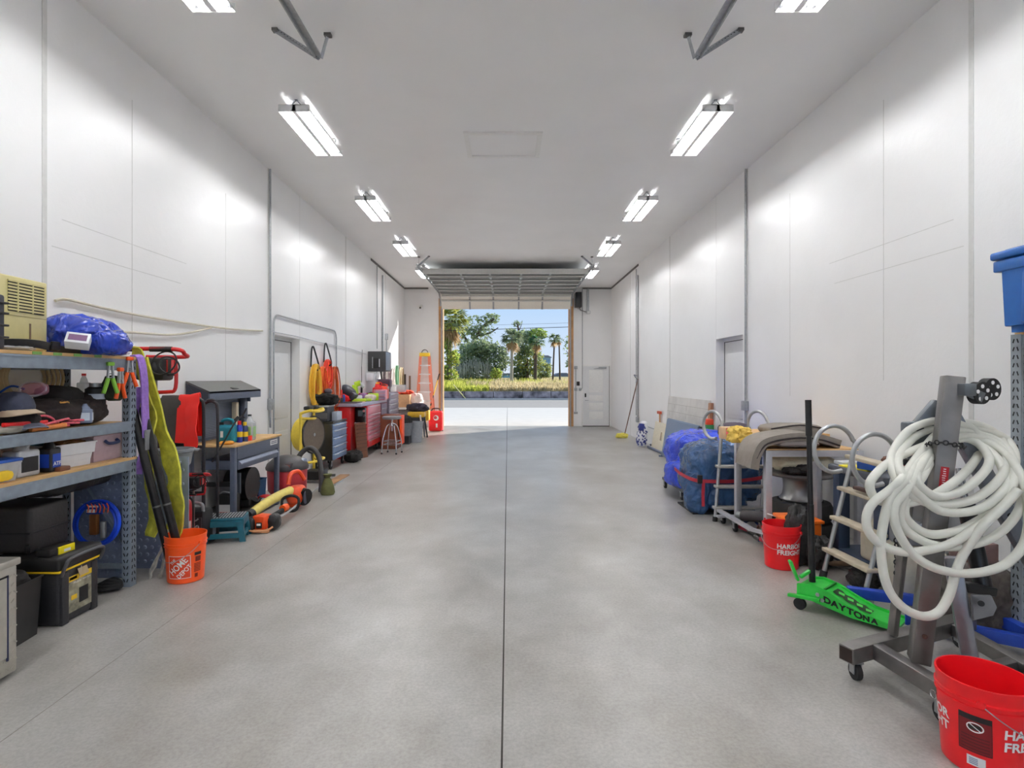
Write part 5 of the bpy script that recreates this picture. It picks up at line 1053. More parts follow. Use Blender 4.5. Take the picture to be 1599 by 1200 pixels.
# red workstation
rx0, rx1 = -3.46, -2.92
t = thing('tool_workstation', 'long red tool workstation with open bay and steel top', 'workstation', (-3.2, 12.1, 0)); pnk = mat('drawer_pale', 224, 142, 160, .3, .3, var=.05)
B().b2(rx0, -3.14, 11.25, 11.6, .0, 1.05, red, bev=.01).part('end_panel', t)
b = B(); b.b2(rx0, rx1, 11.2, 13.6, 1.05, 1.12, mat('steel_top', 180, 180, 204, .35, .4), bev=.01); b.part('top', t)
b = B(); b.b2(rx0, -3.0, 11.2, 11.7, 1.12, 1.135, mat('dark_mat', 62, 52, 56, .6)); b.part('rubber_mat', t)
b = B(); b.b2(rx0, rx1-.01, 11.7, 12.95, .16, 1.05, red, bev=.01); rc_ = b.part('roller_cabinet', t)
z = 1.03
for i, h in enumerate((.18, .085, .085, .085, .085, .085, .11, .13)):
    b = B(); b.b2(rx1-.012, rx1+.006, 11.76, 12.9, z-h+.01, z, pnk if i < 7 else red, bev=.004); d_ = b.part('drawer', t); b = B(); b.b2(rx1+.006, rx1+.02, 11.8, 12.86, z-.02, z-.008, mat('silver_pull', 0, 0, 0)); b.part('handle', d_); z -= h  # upper drawers of the red cabinet: pale reflections put into their colour
for y in (11.78, 12.85): caster(t, rx1-.08, y, 0, .065)
b = B(); b.b2(rx0, rx1, 12.96, 13.6, .55, 1.05, mat('bay_maroon', 120, 30, 52, .5), bev=.01); b.part('side_chest', t)
z = 1.02
for h in (.13, .15, .15): b = B(); b.b2(rx1-.01, rx1+.006, 13.0, 13.55, z-h+.03, z, mat('drawer_mauve', 110, 96, 120, .4)); d_ = b.part('drawer', t); b = B(); b.b2(rx1+.006, rx1+.02, 13.0, 13.55, z-h+.01, z-h+.03, mat('silver_pull', 0, 0, 0)); b.part('handle', d_); z -= h
b = B(); b.box((-2.97, 11.42, .36), (.02, .36, .72), dwood, r=(0, -.08, -.35))
for i in range(9): b.box((-2.955-.005*i*0, 11.415, .07+i*.075), (.028, .33, .012), mat('shutter_dark', 84, 48, 34, .6), r=(0, -.08, -.35))
b.thing('louvred_panel', 'brown louvred wood panel leaning against the red workstation', 'panel')
t = thing('bench_radio', 'black radio with red trim in the open red bay', 'radio', (-3.04, 11.55, .8)); b = B(); b.box((-3.03, 11.62, .86), (.2, .14, .3), blackg, bev=.015); b.part('case', t); b = B(); b.box((-3.02, 11.545, .9), (.1, .006, .12), mat('screen_green_grey', 96, 130, 134, .3)); b.part('display', t); b = B(); b.cyl((-2.95, 11.56, .85), (-2.95, 11.53, .85), .03, chrome); b.cyl((-2.95, 11.56, .95), (-2.95, 11.53, .95), .025, mat('pink_knob', 220, 150, 150, .4)); b.part('knob', t)
B().b2(-3.14, -2.94, 11.55, 11.7, .68, .71, lgrey).thing('bay_shelf', 'small pale shelf carrying the radio in the red bay', 'shelf')
lumpth('work_boots', 'black pile of boots under the red workstation end', 'boots', (-3.02, 11.0, 0), (.3, .5, .2), clothk, 83, .4, 3)
# clutter on the red workstation
zt = 1.135
def q(px, Y, z=1.12, off=0): return V(((px-CX)*Y/FPX, Y, z))
simplebox('tool_tray', 'low black tool tray at the near end of the red workstation', 'tray', q(529, 11.45, zt), (.17, .2, .09), black)
simplebox('spray_tin', 'small blue can beside the black tray', 'can', q(537, 11.5, zt), (.05, .05, .15), mat('tin_blue', 44, 84, 170, .4), bev=.015)
jug('glue_bottle', 'white bottle with an orange label behind the blue can', 'bottle', q(531, 11.9), .09, .08, .22, whitep, orange, orange)
t = thing('welding_helmet', 'black welding helmet with red inside on the workstation', 'helmet', q(545, 12.0)); c = q(545.5, 11.9)+V((0, 0, .2))
b = B(); b.lump(c+V((-.02, 0, .03)), (.34, .24, .2), mat('helmet_black', 58, 60, 68, .4), 3, .06, 1, .8, flat=False, R=Euler((.2, .6, 0)).to_matrix()); b.box(c+V((.1, -.04, -.08)), (.12, .2, .16), mat('helmet_black', 0, 0, 0), r=(0, .6, 0), bev=.03); b.part('shell', t)
b = B(); b.box(c+V((-.05, -.08, -.12)), (.2, .12, .14), redp, r=(.3, .5, 0), bev=.03); b.box(c+V((-.14, -.1, .0)), (.06, .1, .12), mat('tan_brown', 130, 90, 84, .6), bev=.02); b.part('head_band', t)
t = thing('cordless_drill', 'lime green cordless drill standing upright beside the helmet', 'drill', q(555, 12.4)); c = q(556, 12.4)
b = B(); b.bar(c+V((0, 0, .14)), c+V((-.03, 0, .36)), .13, .1, lime, bev=.02); b.cyl(c+V((-.02, 0, .36)), c+V((.1, 0, .4)), .06, lime, n=14); b.part('body', t); b = B(); b.box(c+V((0, 0, .07)), (.14, .12, .12), inkk, bev=.02); b.part('battery', t); b = B(); b.cyl(c+V((.09, 0, .39)), c+V((.17, 0, .30)), .035, lgrey); b.part('chuck', t)
cl = [('lime_sander', 'flat lime green sander on the steel top', 'sander', 561, 11.9, (.3, .2, .07), lime), ('lime_charger', 'second lime green tool farther along the steel top', 'tool', 571, 12.3, (.26, .16, .06), lime), ('lime_saw', 'lime green saw beside the pink drawer box', 'saw', 583, 12.8, (.24, .2, .16), lime), ('white_carton', 'white paper carton among the lime tools', 'carton', 558, 12.2, (.2, .18, .13), whitep), ('red_tool_box', 'long dark red tool case at the back of the steel top', 'case', 572, 13.0, (.36, .16, .16), mat('plum_red', 150, 32, 60, .5)), ('black_charger', 'black and yellow charger near the drill', 'charger', 547, 12.0, (.13, .16, .1), mat('black_yellow', 70, 62, 30, .5)), ('purple_pouch', 'purple grey pouch behind the lime tools', 'pouch', 567, 12.6, (.18, .16, .16), mat('purple_grey', 150, 110, 160, .6)), ('beige_rag', 'beige crumpled rag in the middle of the steel top', 'rag', 578, 12.4, (.24, .2, .14), mat('rag_beige', 224, 212, 200, .8)), ('pink_sheet', 'pale pink folded paper at the front edge', 'paper', 560, 11.7, (.26, .16, .015), mat('pink_paper', 216, 176, 176, .7)), ('dark_gloves', 'dark gloves beside the lime saw', 'gloves', 579, 12.9, (.14, .14, .18), inkk)]
for nm, lab, cat, px, Y, d, m in cl: (lumpth(nm, lab, cat, q(px, Y, 1.12), d, m, len(lab), .25, 3) if nm in ('beige_rag', 'purple_pouch', 'dark_gloves') else simplebox(nm, lab, cat, q(px, Y, 1.12), d, m, .2, bev=.025))
t = thing('drawer_box', 'small pale pink steel drawer box on the workstation', 'drawer box', q(594, 12.9)); b = B(); b.box(q(594, 12.95)+V((0, 0, .12)), (.26, .3, .24), pnk, bev=.01); b.part('body', t)
for i in range(3): B().box(q(594, 12.79)+V((0, 0, .05+.07*i)), (.22, .012, .055), mat('mauve_panel', 180, 150, 176, .4)).part('drawer', t)
for i, (px, Y, c_, lab) in enumerate(((590, 13.3, redp, 'tall red fuel can at the back of the workstation'), (599, 13.5, mat('orange_red', 224, 72, 44, .4), 'second red fuel can right of the tall one'))): jug('fuel_can', lab, 'fuel can', q(px, Y), .22, .2, .4-.05*i, c_, yellow if i == 0 else inkk, yellow if i == 0 else None, hand=True)
simplebox('white_box', 'white box on the wall bracket above the red fuel cans', 'box', (-3.36, 13.9, 1.55), (.2, .3, .2), whitep)
# equipment box on the wall
t = thing('wall_cabinet', 'dark grey electrical cabinet sticking out from the left wall', 'wall cabinet', (-3.26, 14.3, 1.8))
B().b2(-3.48, -3.04, 14.0, 14.65, 1.79, 2.29, mat('cabinet_dark', 58, 58, 60, .5), bev=.01).part('body', t)
B().b2(-3.045, -3.025, 14.03, 14.62, 1.82, 2.27, mat('cabinet_face', 124, 136, 156, .4), bev=.006).part('door', t)
b = B(); b.b2(-3.37, -3.35, 13.985, 14.0, 1.87, 2.15, steel); b.b2(-3.2, -3.18, 13.985, 14.0, 1.9, 2.1, whitep); b.b2(-3.34, -3.2, 13.99, 14.0, 1.87, 2.12, inkk); b.part('handle_rail', t)
b = B(); b.tube([(-3.3, 14.2, 1.79), (-3.3, 14.15, 1.6), (-3.33, 14.1, 1.3), (-3.4, 13.9, 1.2)], .008, lgrey); b.tube([(-3.2, 14.2, 1.79), (-3.18, 14.2, 1.6), (-3.18, 14.25, 1.5)], .02, inkk); b.tube([(-3.1, 14.2, 1.79), (-3.12, 14.2, 1.55), (-3.14, 14.3, 1.5)], .01, inkk); b.thing('cable_tail', 'dark cables trailing below the wall cabinet', 'cable')
B().b2(-3.3, -3.1, 14.2, 14.3, 1.4, 1.6, paleblue, bev=.01).thing('pale_meter', 'pale box under the wall cabinet between cables', 'meter')
b = B(); b.tube([(-3.1, 14.4, 2.29), (-3.1, 14.4, 2.6)], .012, steel); b.box((-3.1, 14.4, 2.68), (.08, .03, .16), lgrey, bev=.02); b.thing('antenna', 'small grey paddle antenna standing on the wall cabinet', 'antenna')
b = B(); b.cyl((-3.45, 13.3, 1.9), (-3.45, 13.3, 1.3), .006, inkk); b.cyl((-3.45, 13.3, 1.42), (-3.45, 13.3, 1.25), .022, inkk); b.tube([(-3.45, 13.3, 1.9), (-3.46, 13.4, 2.3)], .004, inkk); b.thing('hanging_plug', 'thin black drop cord with plug hanging before the wall cabinet', 'cord')
rp_ = mat('strap_grey_pink', 112, 96, 98, .8, var=.4)
coil('bundle of grey straps hanging beyond the wall cabinet', 15.8, 2.2, 1.0, .7, [rp_, mat('strap_white', 224, 220, 214, .8), rp_], 13, 14, .02, False)
coil('second bundle of pale straps lower on the wall beyond the cabinet', 16.5, 1.9, .8, .5, [mat('strap_white', 0, 0, 0), rp_], 15, 10, .018, False)
coil('tan garden hose coil near the back corner', 17.9, 1.95, .8, .5, [mat('hose_tan', 186, 166, 128, .6)], 17, 7, .02, False)
coil('green garden hose hanging in the back corner', 17.3, 2.0, .6, .2, [mat('hose_green', 90, 140, 104, .6)], 19, 5, .018, False)
# stool and boxes
st = thing('shop_stool', 'chrome swivel stool with grey round seat', 'stool', (-2.50, 12.15, 0)); s0 = V((-2.5, 12.15, 0))
b = B(); b.lathe([(0, .74), (.19, .74), (.205, .76), (.205, .785), (.19, .8), (0, .805)], mat('seat_grey', 132, 132, 136, .45), s0, n=28); b.part('seat', st)
b = B(); b.cyl(s0+V((0, 0, .48)), s0+V((0, 0, .74)), .02, chrome); b.cyl(s0+V((0, 0, .6)), s0+V((0, 0, .66)), .05, chrome, r2=.04); b.part('post', st)
for a in (.6, .6+PI/2, .6+PI, .6+1.5*PI):
    d = V((math.cos(a), math.sin(a), 0)); b = B(); b.tube([s0+d*.04+V((0, 0, .64)), s0+d*.12+V((0, 0, .58)), s0+d*.2+V((0, 0, .33)), s0+d*.22+V((0, 0, .2)), s0+d*.23+V((0, 0, .02))], .013, chrome); lg = b.part('leg', st); B().cyl(s0+d*.23, s0+d*.23+V((0, 0, .03)), .018, rubber).part('foot_cap', lg)
b = B()
for z in (.2, .27): b.tube([s0+V((.215*math.cos(a), .215*math.sin(a), z)) for a in [.6+k*PI/2 for k in range(4)]], .009, chrome, closed=True, sub=1)
b.part('foot_ring', st)
simplebox('wood_cabinet', 'brown wooden cabinet standing behind the stool', 'cabinet', (-2.72, 13.1, 0), (.38, .5, .78), mat('reddish_wood', 124, 62, 36, .5, var=.1, sc=4))
simplebox('orange_board', 'bright orange board beside the brown cabinet', 'panel', (-2.47, 13.15, .1), (.06, .3, .66), mat('safety_orange', 250, 84, 30, .5))
t = thing('drill_press', 'maroon bench drill press with a wooden handle beyond the workstation', 'drill press', (-3.0, 13.75, 0)); mar = mat('maroon_paint', 152, 24, 58, .4)
B().b2(-3.14, -2.86, 13.63, 13.95, 0, .72, mat('press_stand', 84, 70, 82, .5)).part('stand', t)
B().b2(-3.1, -2.98, 13.66, 13.9, .72, 1.5, mar, bev=.02).part('column', t)
b = B(); b.box((-3.0, 13.78, 1.5), (.3, .3, .2), mat('press_dark', 70, 40, 60, .4), bev=.04); b.cyl((-2.92, 13.66, 1.3), (-2.92, 13.66, 1.44), .04, lgrey); b.part('head', t)
b = B(); b.cyl((-2.98, 13.62, .78), (-2.98, 13.62, 1.08), .03, mat('pale_handle', 232, 196, 128, .5)); b.cyl((-2.98, 13.62, 1.08), (-3.0, 13.62, 1.3), .03, inkk); b.part('lever', t)
cabinet('small_drawer_chest', 'grey drawer chest with white pulls past the drill press', 'drawer chest', -3.4, -2.95, 14.0, 15.2, .55, 1.25, (.13, .13, .14, .14, .12), mat('chest_mauve', 150, 140, 156, .45), mat('drawer_grey_mauve', 176, 166, 182, .4), mat('silver_pull', 0, 0, 0), cast=0)
B().b2(-3.4, -2.97, 14.05, 15.15, 0, .55, mat('plinth', 66, 64, 70, .6)).thing('chest_stand', 'dark stand below the grey drawer chest', 'stand')
simplebox('cardboard_box', 'brown cardboard box beyond the drawer chest', 'box', (-2.95, 16.1, .8), (.36, .4, .36), mat('cardboard', 196, 150, 110, .8))
B().b2(-3.4, -2.45, 15.85, 16.6, .74, .8, mat('table_white', 226, 220, 214, .5)).thing('shelf_table', 'pale table top under the cardboard box', 'table')
B().b2(-3.35, -2.5, 15.9, 16.5, 0, .74, mat('table_shade', 120, 112, 112, .6)).thing('table_cabinet', 'grey cabinet body under the pale table top', 'cabinet')  # cabinet body in one plain grey, darker than the table top
for nm, lab, px, Y, z, d, m, lm in (('red_rags', 'red and orange rags heaped on top of the cardboard box', 632, 16.1, 1.16, (.44, .3, .12), mat('rag_red', 232, 76, 48, .7, var=.3), 1), ('white_bundle', 'white plastic bundle beside the red rags', 650, 16.3, .8, (.36, .36, .36), mat('white_bag', 240, 226, 220, .4, bump=.6), 1), ('clear_bottles', 'clear bottles standing on the drawer chest', 622, 15.0, 1.25, (.4, .2, .2), clearp, 0), ('dark_toolbag', 'black and grey tool bag heaped above the yellow case', 651, 15.6, .69, (.56, .42, .22), mat('toolbag', 52, 46, 62, .8, var=.5, sc=12), 1), ('yellow_case', 'yellow and black case under the dark tool bag', 651, 15.5, .55, (.46, .36, .15), mat('case_amber', 214, 168, 44, .5), 0), ('yellow_tool', 'yellow power tool beside the striped posts', 667, 16.3, .4, (.14, .26, .3), mat('case_amber', 0, 0, 0), 0)):
    c = V(((px-CX)*Y/FPX, Y, z)); lumpth(nm, lab, 'bundle', c, d, m, len(nm), .5, 2) if lm else simplebox(nm, lab, 'case', c, d, m, bev=.03)
B().b2(-2.72, -2.3, 15.3, 15.7, 0, .55, mat('case_stand', 54, 52, 56, .6)).thing('stand_box', 'dark box carrying the yellow and black case', 'box')
def pail(label, c, r0, r1, h, m): b = B(); b.lathe([(0, 0), (r0, 0), (r1, h), (r1+.012, h), (r1+.012, h-.02), (r1-.004, h-.02), (r0-.006, .01), (0, .01)], m, c, n=28); return b.thing('pail', label, 'pail')
pail('dark grey oval pail with a black bag on a dolly', (-2.6, 14.0, .2), .19, .24, .32, mat('pail_grey', 120, 124, 132, .4, .2)); lumpth('black_bag', 'black bag bulging from the dark grey pail', 'bag', (-2.6, 14.0, .38), (.4, .36, .32), clothk, 91, .3)
B().b2(-2.78, -2.42, 13.8, 14.2, 0, .19, mat('dolly_black', 44, 44, 48, .5)).thing('dolly', 'low black dolly under the dark grey pail', 'dolly')
pail('light grey round waste bin near the yellow case', (-2.36, 14.3, 0), .17, .21, .52, mat('bin_grey', 150, 154, 160, .5))
for i, x in enumerate((-2.28, -2.2)):
    b = B(); b.bar((x, 15.2+.2*i, 0), (x-.1, 15.3+.2*i, .62), .06, .04, (mat('strip_pale', 226, 214, 200, .6), inkk)[i], bev=.008); b.thing('floor_post', ('pale striped post leaning by the waste bin', 'black post leaning beside the pale striped one')[i], 'post')
t = thing('fuel_tank', 'tall red portable fuel tank with white emblem beside the opening', 'fuel tank', (-2.2, 17.2, 0)); b = B(); b.box((-2.19, 17.2, .32), (.42, .34, .6), mat('tank_red', 240, 28, 34, .4), bev=.05, seg=3); b.part('body', t)
b = B(); b.tube([(-2.33, 17.2, .62), (-2.28, 17.2, .69), (-2.1, 17.2, .69), (-2.05, 17.2, .62)], .018, inkk); b.part('handle', t)
b = B(); b.cyl((-2.17, 17.03, .42), (-2.17, 17.026, .42), .08, paper, n=20); b.cyl((-2.19, 17.026, .43), (-2.19, 17.022, .43), .05, mat('emblem_red', 200, 80, 80, .5), n=16); b.box((-2.15, 17.026, .19), (.05, .006, .12), paper); b.part('emblem', t)
b = B()
for x in (-2.36, -2.02): b.cyl((x, 17.3, .05), (x+.03, 17.3, .05), .05, rubber)
b.part('wheels', t)
# step ladder by the opening
t = thing('step_ladder', 'orange fibreglass step ladder with yellow top against the back wall', 'ladder', (-2.72, 18.3, 0)); fo = mat('fibreglass_orange', 218, 122, 96, .5)
for s, x0, x1 in ((-1, -2.98, -2.88), (1, -2.42, -2.6)): B().bar((x0, 18.2, 0), (x1, 18.6, 2.36), .03, .09, fo).part('side_rail', t)
for i in range(7): z = .3+i*.29; u = z/2.36; b = B(); b.box((-2.72+.0*u, 18.2+.4*u, z), (.54-.24*u, .09, .03), whitep if i > 2 else alum); b.part('tread', t)
B().box((-2.74, 18.6, 2.4), (.34, .16, .12), yellow, bev=.02).part('top_cap', t)
for s, x0, x1 in ((-1, -3.0, -2.9), (1, -2.42, -2.58)): B().bar((x0, 18.85, 0), (x1, 18.66, 2.34), .03, .05, fo).part('rear_rail', t)
b = B(); b.torus((-2.74, 18.6, 2.46), .1, .012, inkk, a0=.0, a1=PI, n=16); b.part('strap_loop', t)
for x in (-2.9, -2.52): b = B(); b.prism([(0, 0), (.16, 0), (.0 if x < -2.7 else .16, .2)], (x-.08, 18.2, .28), (1, 0, 0), (0, 0, 1), (0, .02, 0), yellow); b.part('corner_brace', t)
b = B(); a0_, a1_ = at(662, 672, 17.9), at(686, 584, 18.85); b.cyl(a0_, a0_.lerp(a1_, .5), .016, mat('pole_wood', 222, 176, 112, .5)); b.cyl(a0_.lerp(a1_, .5), a1_, .018, yellow); b.cyl(a0_.lerp(a1_, .42), a0_.lerp(a1_, .6), .02, inkk); b.cyl(a0_.lerp(a1_, .88), a1_, .02, inkk); b.thing('long_pole', 'long yellow and black pole leaning on the opening jamb', 'pole')
for i, (y, z, m) in enumerate(((18.1, 1.5, mat('tool_black', 50, 40, 36, .5)), (18.4, 1.45, mat('tool_brown', 130, 100, 80, .5)))):
    b = B(); b.bar((-3.3+.1*i, y, z-.4), (-3.3+.1*i, y, z+.25), .07, .05, m); b.thing('hand_tool', ('black handled tool upright in the back corner', 'brown handled tool upright in the back corner')[i], 'tool')
B().b2(-3.42, -3.05, 17.9, 18.6, 0, 1.05, mat('corner_cabinet', 196, 170, 160, .6)).thing('corner_cabinet', 'pale cabinet in the back left corner behind the bundles', 'cabinet')
# ---------------- right side, far to near ----------------
vin = mat('grey_wood_plank', 206, 204, 200, .5, var=.12, sc=3)
t = thing('panel_board', 'large sheet faced with pale grey wood planks leaning on the right wall', 'board', (3.4, 10.8, 0))
def lean(b, y0, y1, z0, z1, x0, x1, th, m, bev=0): b.prism([(x0, z0), (x0-th, z0), (x1-th, z1), (x1, z1)], (0, y0, 0), (1, 0, 0), (0, 0, 1), (0, y1-y0, 0), m, bev=bev)
b = B(); lean(b, 9.62, 12.06, 0, 1.24, 3.36, 3.47, .03, vin); b.part('sheet', t)
b = B(); r = random.Random(3)
gv = mat('plank_groove', 168, 164, 158, .7)
for i in range(1, 8):
    z = 1.24*i/8; x = 3.33+.11*z/1.24; b.box((x-.0005, 10.84, z), (.002, 2.44, .006), gv)
    for k_ in range(2): b.box((3.33+.11*(z-.08)/1.24-.0005, r.uniform(9.8, 11.9), z-.08), (.002, .006, .15), gv)
b.part('plank_grooves', t)
b = B(); lean(b, 9.5, 9.61, 0, 1.2, 3.40, 3.47, .05, mat('brown_board_edge', 166, 120, 92, .6)); b.thing('brown_board', 'narrow brown board end behind the plank sheet', 'board')
t = thing('folding_table', 'grey folding table standing on edge against the plank sheet', 'table', (3.2, 10.7, 0)); tg = mat('table_grey', 112, 128, 152, .5, var=.03)
b = B(); lean(b, 9.72, 11.62, .02, .8, 3.20, 3.33, .045, tg, bev=.015); b.part('tabletop', t)
b = B(); lean(b, 9.70, 9.76, .04, .78, 3.235, 3.355, .06, mat('table_edge', 62, 62, 66, .6), bev=.01); b.part('end_rim', t)
b = B(); b.b2(3.12, 3.3, 11.62, 11.66, 0, .03, tg); b.part('folded_foot', t)
b = B(); b.tube([fl(1012, 700)+V((0, 0, .03)), fl(1036, 711)+V((0, 0, .03))], .03, slate); b.thing('floor_tube', 'blue grey padded tube lying at the foot of the folding table', 'tube')
b = B(); b.tube([fl(1016, 697)+V((0, 0, .03)), fl(1040, 706)+V((0, 0, .03))], .025, mat('tube_dark', 62, 66, 78, .5)); b.thing('floor_tube', 'darker padded tube lying behind the blue grey one', 'tube')
b = B(); lean(b, 11.9, 13.1, 0, .62, 3.36, 3.46, .03, cream); b.box((3.375, 12.4, .34), (.02, .1, .2), mat('hole_tan', 160, 140, 112, .7), r=(0, .16, 0), bev=.04); b.thing('cream_board', 'cream board with oval cut out leaning by the patterned bag', 'panel')
t = thing('salt_bag', 'white bag with blue dots standing by the right wall', 'bag', (3.2, 13.4, 0)); c = V((3.2, 13.4, 0))
b = B(); b.lump(c+V((0, 0, .28)), (.2, .36, .62), whitep, 3, .12, 2, .6, R=Euler((0, .12, 0)).to_matrix()); b.part('sack', t)
b = B(); r = random.Random(8); bp = mat('print_blue', 44, 54, 130, .5)
for i in range(26):
    y = r.uniform(-.15, .13); z = r.uniform(.05, .52); b.sph(c+V((-.094+.0+.12*(z-.28), y, z)), (.03, .05, .05), bp, n=8, k=6); 
    x = r.uniform(-.07, .07); b.sph(c+V((x+.12*(z-.28), -.172, z)), (.035, .03, .045), bp, n=8, k=6)
b.box(c+V((-.06, -.15, .47)), (.12, .1, .17), bp, r=(0, .12, 0), bev=.02); b.part('printed_dots', t)
b = B(); b.bar((3.44, 12.75, 0), (3.45, 12.8, .82), .03, .03, mat('stake_wood', 200, 160, 120, .6)); b.box((3.44, 12.8, .84), (.05, .22, .06), mat('stake_red', 190, 80, 50, .6)); b.thing('wood_stake', 'thin wood stake with red tip behind the patterned bag', 'stake')
t = thing('dust_mop', 'yellow dust mop with brown handle leaning on the right wall', 'mop', (3.05, 14.3, 0)); mb = fl(975, 684); mt = wr(996, 592, .05)
b = B(); b.cyl(mb+V((0, 0, .06)), mt, .014, mat('mop_pole', 120, 92, 80, .6)); b.part('handle', t)
b = B(); b.lump(mb+V((-.06, 0, .06)), (.3, .2, .13), mat('mop_yellow', 226, 214, 96, .9, bump=.8, sc=30), 4, .35, 4); b.part('mop_head', t)
b = B(); b.tube([mt+V((-.02, .05, .08)), mt+V((-.1, 0, .1)), mt+V((-.02, 0, -.02)), mt+V((-.05, 0, -.1))], .014, grey); b.part('clip', t)
# items by the right recessed door
for nm, lab, cat, p, Y, d, m in (('dark_cooler', 'black and blue bag at the foot of the right recessed door', 'bag', (1112, 694), 8.9, (.34, .3, .34), mat('navy_black', 40, 42, 58, .6, var=.3)), ('grey_case', 'slate grey case left of the black and blue bag', 'case', (1103, 692), 9.25, (.2, .3, .42), slate)):
    c = at(*p, Y); c.z = 0; d = (d[0], d[1], d[2]+.32); simplebox(nm, lab, cat, c, d, m, bev=.04)
simplebox('green_box', 'small green box on the slate grey case', 'box', V((at(1106, 670, 9.25).x, 9.25, .74)), (.12, .2, .12), mat('box_green', 30, 120, 56, .5)); simplebox('red_box', 'small orange red box on top of the green one', 'box', V((at(1106, 670, 9.25).x, 9.25, .861)), (.11, .19, .09), mat('box_orange_red', 226, 74, 44, .5))
simplebox('yellow_pack', 'yellow pack on top of the black and blue bag', 'pack', V((at(1124, 670, 8.85).x, 8.85, .661)), (.16, .16, .08), yellow)
# covered machines
t = thing('covered_machine', 'machine wrapped in a bright royal blue tarp on a dolly', 'covered machine', (2.75, 7.9, 0)); rb = crumple('royal_tarp', 34, 66, 200, .22, 3.5, 1)
b = B(); b.lump((2.85, 8.12, .51), (.95, 1.3, .68), rb, 3, .2, 1.0, .65, n=72, k=40); b.part('tarp_cover', t, ang=60)
b = B(); b.lump((2.42, 7.75, .3), (.42, .7, .34), rb, 6, .28, 1.2, .7, n=50, k=28); b.lump((2.52, 7.72, .42), (.3, .5, .3), rb, 8, .25, 1.2, .8, n=40, k=24); b.part('tarp_fold', t, ang=60)
b = B(); b.b2(2.3, 3.1, 7.4, 8.4, .115, .15, mat('dolly_dark', 60, 62, 66, .5)); b.part('dolly_deck', t)
for x in (2.32, 3.0):
    for y in (7.5, 8.3): caster(t, x, y, 0, .05)
t = thing('covered_machine', 'machine wrapped in a dark blue tarp tied with red straps', 'covered machine', (2.55, 6.95, 0)); db = crumple('slate_tarp', 46, 80, 124, .24, 4, 1)
b = B(); b.lump((2.62, 6.98, .47), (.9, .76, .72), db, 12, .2, 1.2, .62, n=80, k=44); b.part('tarp_cover', t, ang=60)
b = B(); b.lump((2.3, 6.78, .26), (.34, .3, .52), db, 15, .26, 1.3, .75, n=50, k=30); b.lump((2.6, 6.75, .2), (.5, .3, .3), db, 18, .26, 1.3, .75, n=50, k=30); b.part('tarp_skirt', t, ang=60)
b = B(); b.b2(2.2, 3.0, 6.7, 7.3, .0, .02, black); b.part('base', t)
rs = mat('strap_red', 170, 40, 56, .7, var=.1)
b = B(); b.ribbon([(2.16, 7.3, .45), (2.135, 6.95, .44), (2.17, 6.62, .43), (2.3, 6.565, .42), (2.62, 6.56, .42), (2.95, 6.57, .46), (3.08, 6.7, .5)], (0, 0, 1), .04, .006, rs); b.part('strap', t)
b = B(); b.ribbon([(2.28, 6.565, .42), (2.28, 6.585, .25), (2.285, 6.59, .12)], (1, 0, 0), .035, .006, rs); b.part('hanging_strap', t); b = B(); b.box((2.24, 6.575, .44), (.06, .03, .1), inkk, bev=.008); b.part('ratchet', t)
# aluminium ladder frame and table
def loop_ladder(label, feet, tops, treads, R, tread_m, vdir):
    t = thing('pool_ladder', label, 'ladder', (feet[0]+feet[1])/2)
    for f, p in zip(feet, tops):
        ax = (p-f).normalized(); pts = [f, f.lerp(p, .5), p]; v = V(vdir).normalized()
        c = p+v*R; up = V((0, 0, 1)); pts += [c-v*R*math.cos(a)+up*R*math.sin(a)*1.15 for a in [i*PI/8 for i in range(1, 14)]]
        b = B(); b.tube(pts, .018, alum, n=10, sub=3); b.part('looped_rail', t)
        b = B(); b.cyl(f-ax*.005, f+ax*.05, .028, rubber); b.part('foot_cap', t)
    for u in treads:
        a, c = feet[0].lerp(tops[0], u), feet[1].lerp(tops[1], u); b = B(); d = (c-a).normalized(); b.bar(a-d*.03, c+d*.03, .1, .03, tread_m, bev=.008, up=(0, 0, 1)); b.part('tread', t)
    return t
f0, f1 = V((2.345, 6.42, 0)), V((2.80, 6.42, 0))
tm = mat('tread_tan', 190, 178, 156, .6, var=.12)
lad = loop_ladder('far pool ladder with looped rails before the dark blue tarp', [V((2.345, 6.38, 0)), V((2.86, 6.38, 0))], [V((2.47, 6.5, 1.07)), V((3.0, 6.5, 1.07))], (.14, .36, .57), .14, mat('tread_grey', 176, 174, 170, .5), (-.45, .9, 0))
t = thing('metal_table', 'aluminium frame table carrying the grey cushions and plywood', 'table', (2.9, 5.8, 0)); am = mat('frame_pale', 200, 200, 206, .4, .4, var=.05)
TZ = .93
for x in (2.49, 3.36):
    for y in (5.4, 6.1): b = B(); b.b2(x-.03, x+.03, y-.03, y+.03, 0, TZ, am, bev=.004); b.part('leg', t)
for y in (5.4, 6.1): b = B(); b.b2(2.52, 3.33, y-.025, y+.025, TZ-.06, TZ, am); b.part('rail', t)
for x in (2.49, 3.36): b = B(); b.b2(x-.025, x+.025, 5.43, 6.07, TZ-.06, TZ, am); b.part('rail', t)
b = B(); b.b2(2.48, 3.36, 5.4, 6.12, TZ, TZ+.012, ply); b.part('top_sheet', t)
b = B(); b.bar((2.38, 6.36, .13), (2.40, 5.55, .13), .05, .03, am); b.part('low_rail', t)
b = B(); b.bar((2.40, 5.55, .13), (2.47, 5.43, .13), .04, .03, am); b.part('low_rail', t)
b = B(); b.bar((2.3, 6.2, .1), (2.85, 6.2, .1), .05, .02, am); b.part('low_rail', t)
caster(t, 2.40, 6.28, 0, .045); caster(t, 2.40, 5.95, 0, .045)
B().b2(2.55, 3.4, 5.95, 6.55, TZ+.07, TZ+.1, ply).thing('plywood_sheet', 'thin plywood sheet lying under the grey cushions', 'plywood')
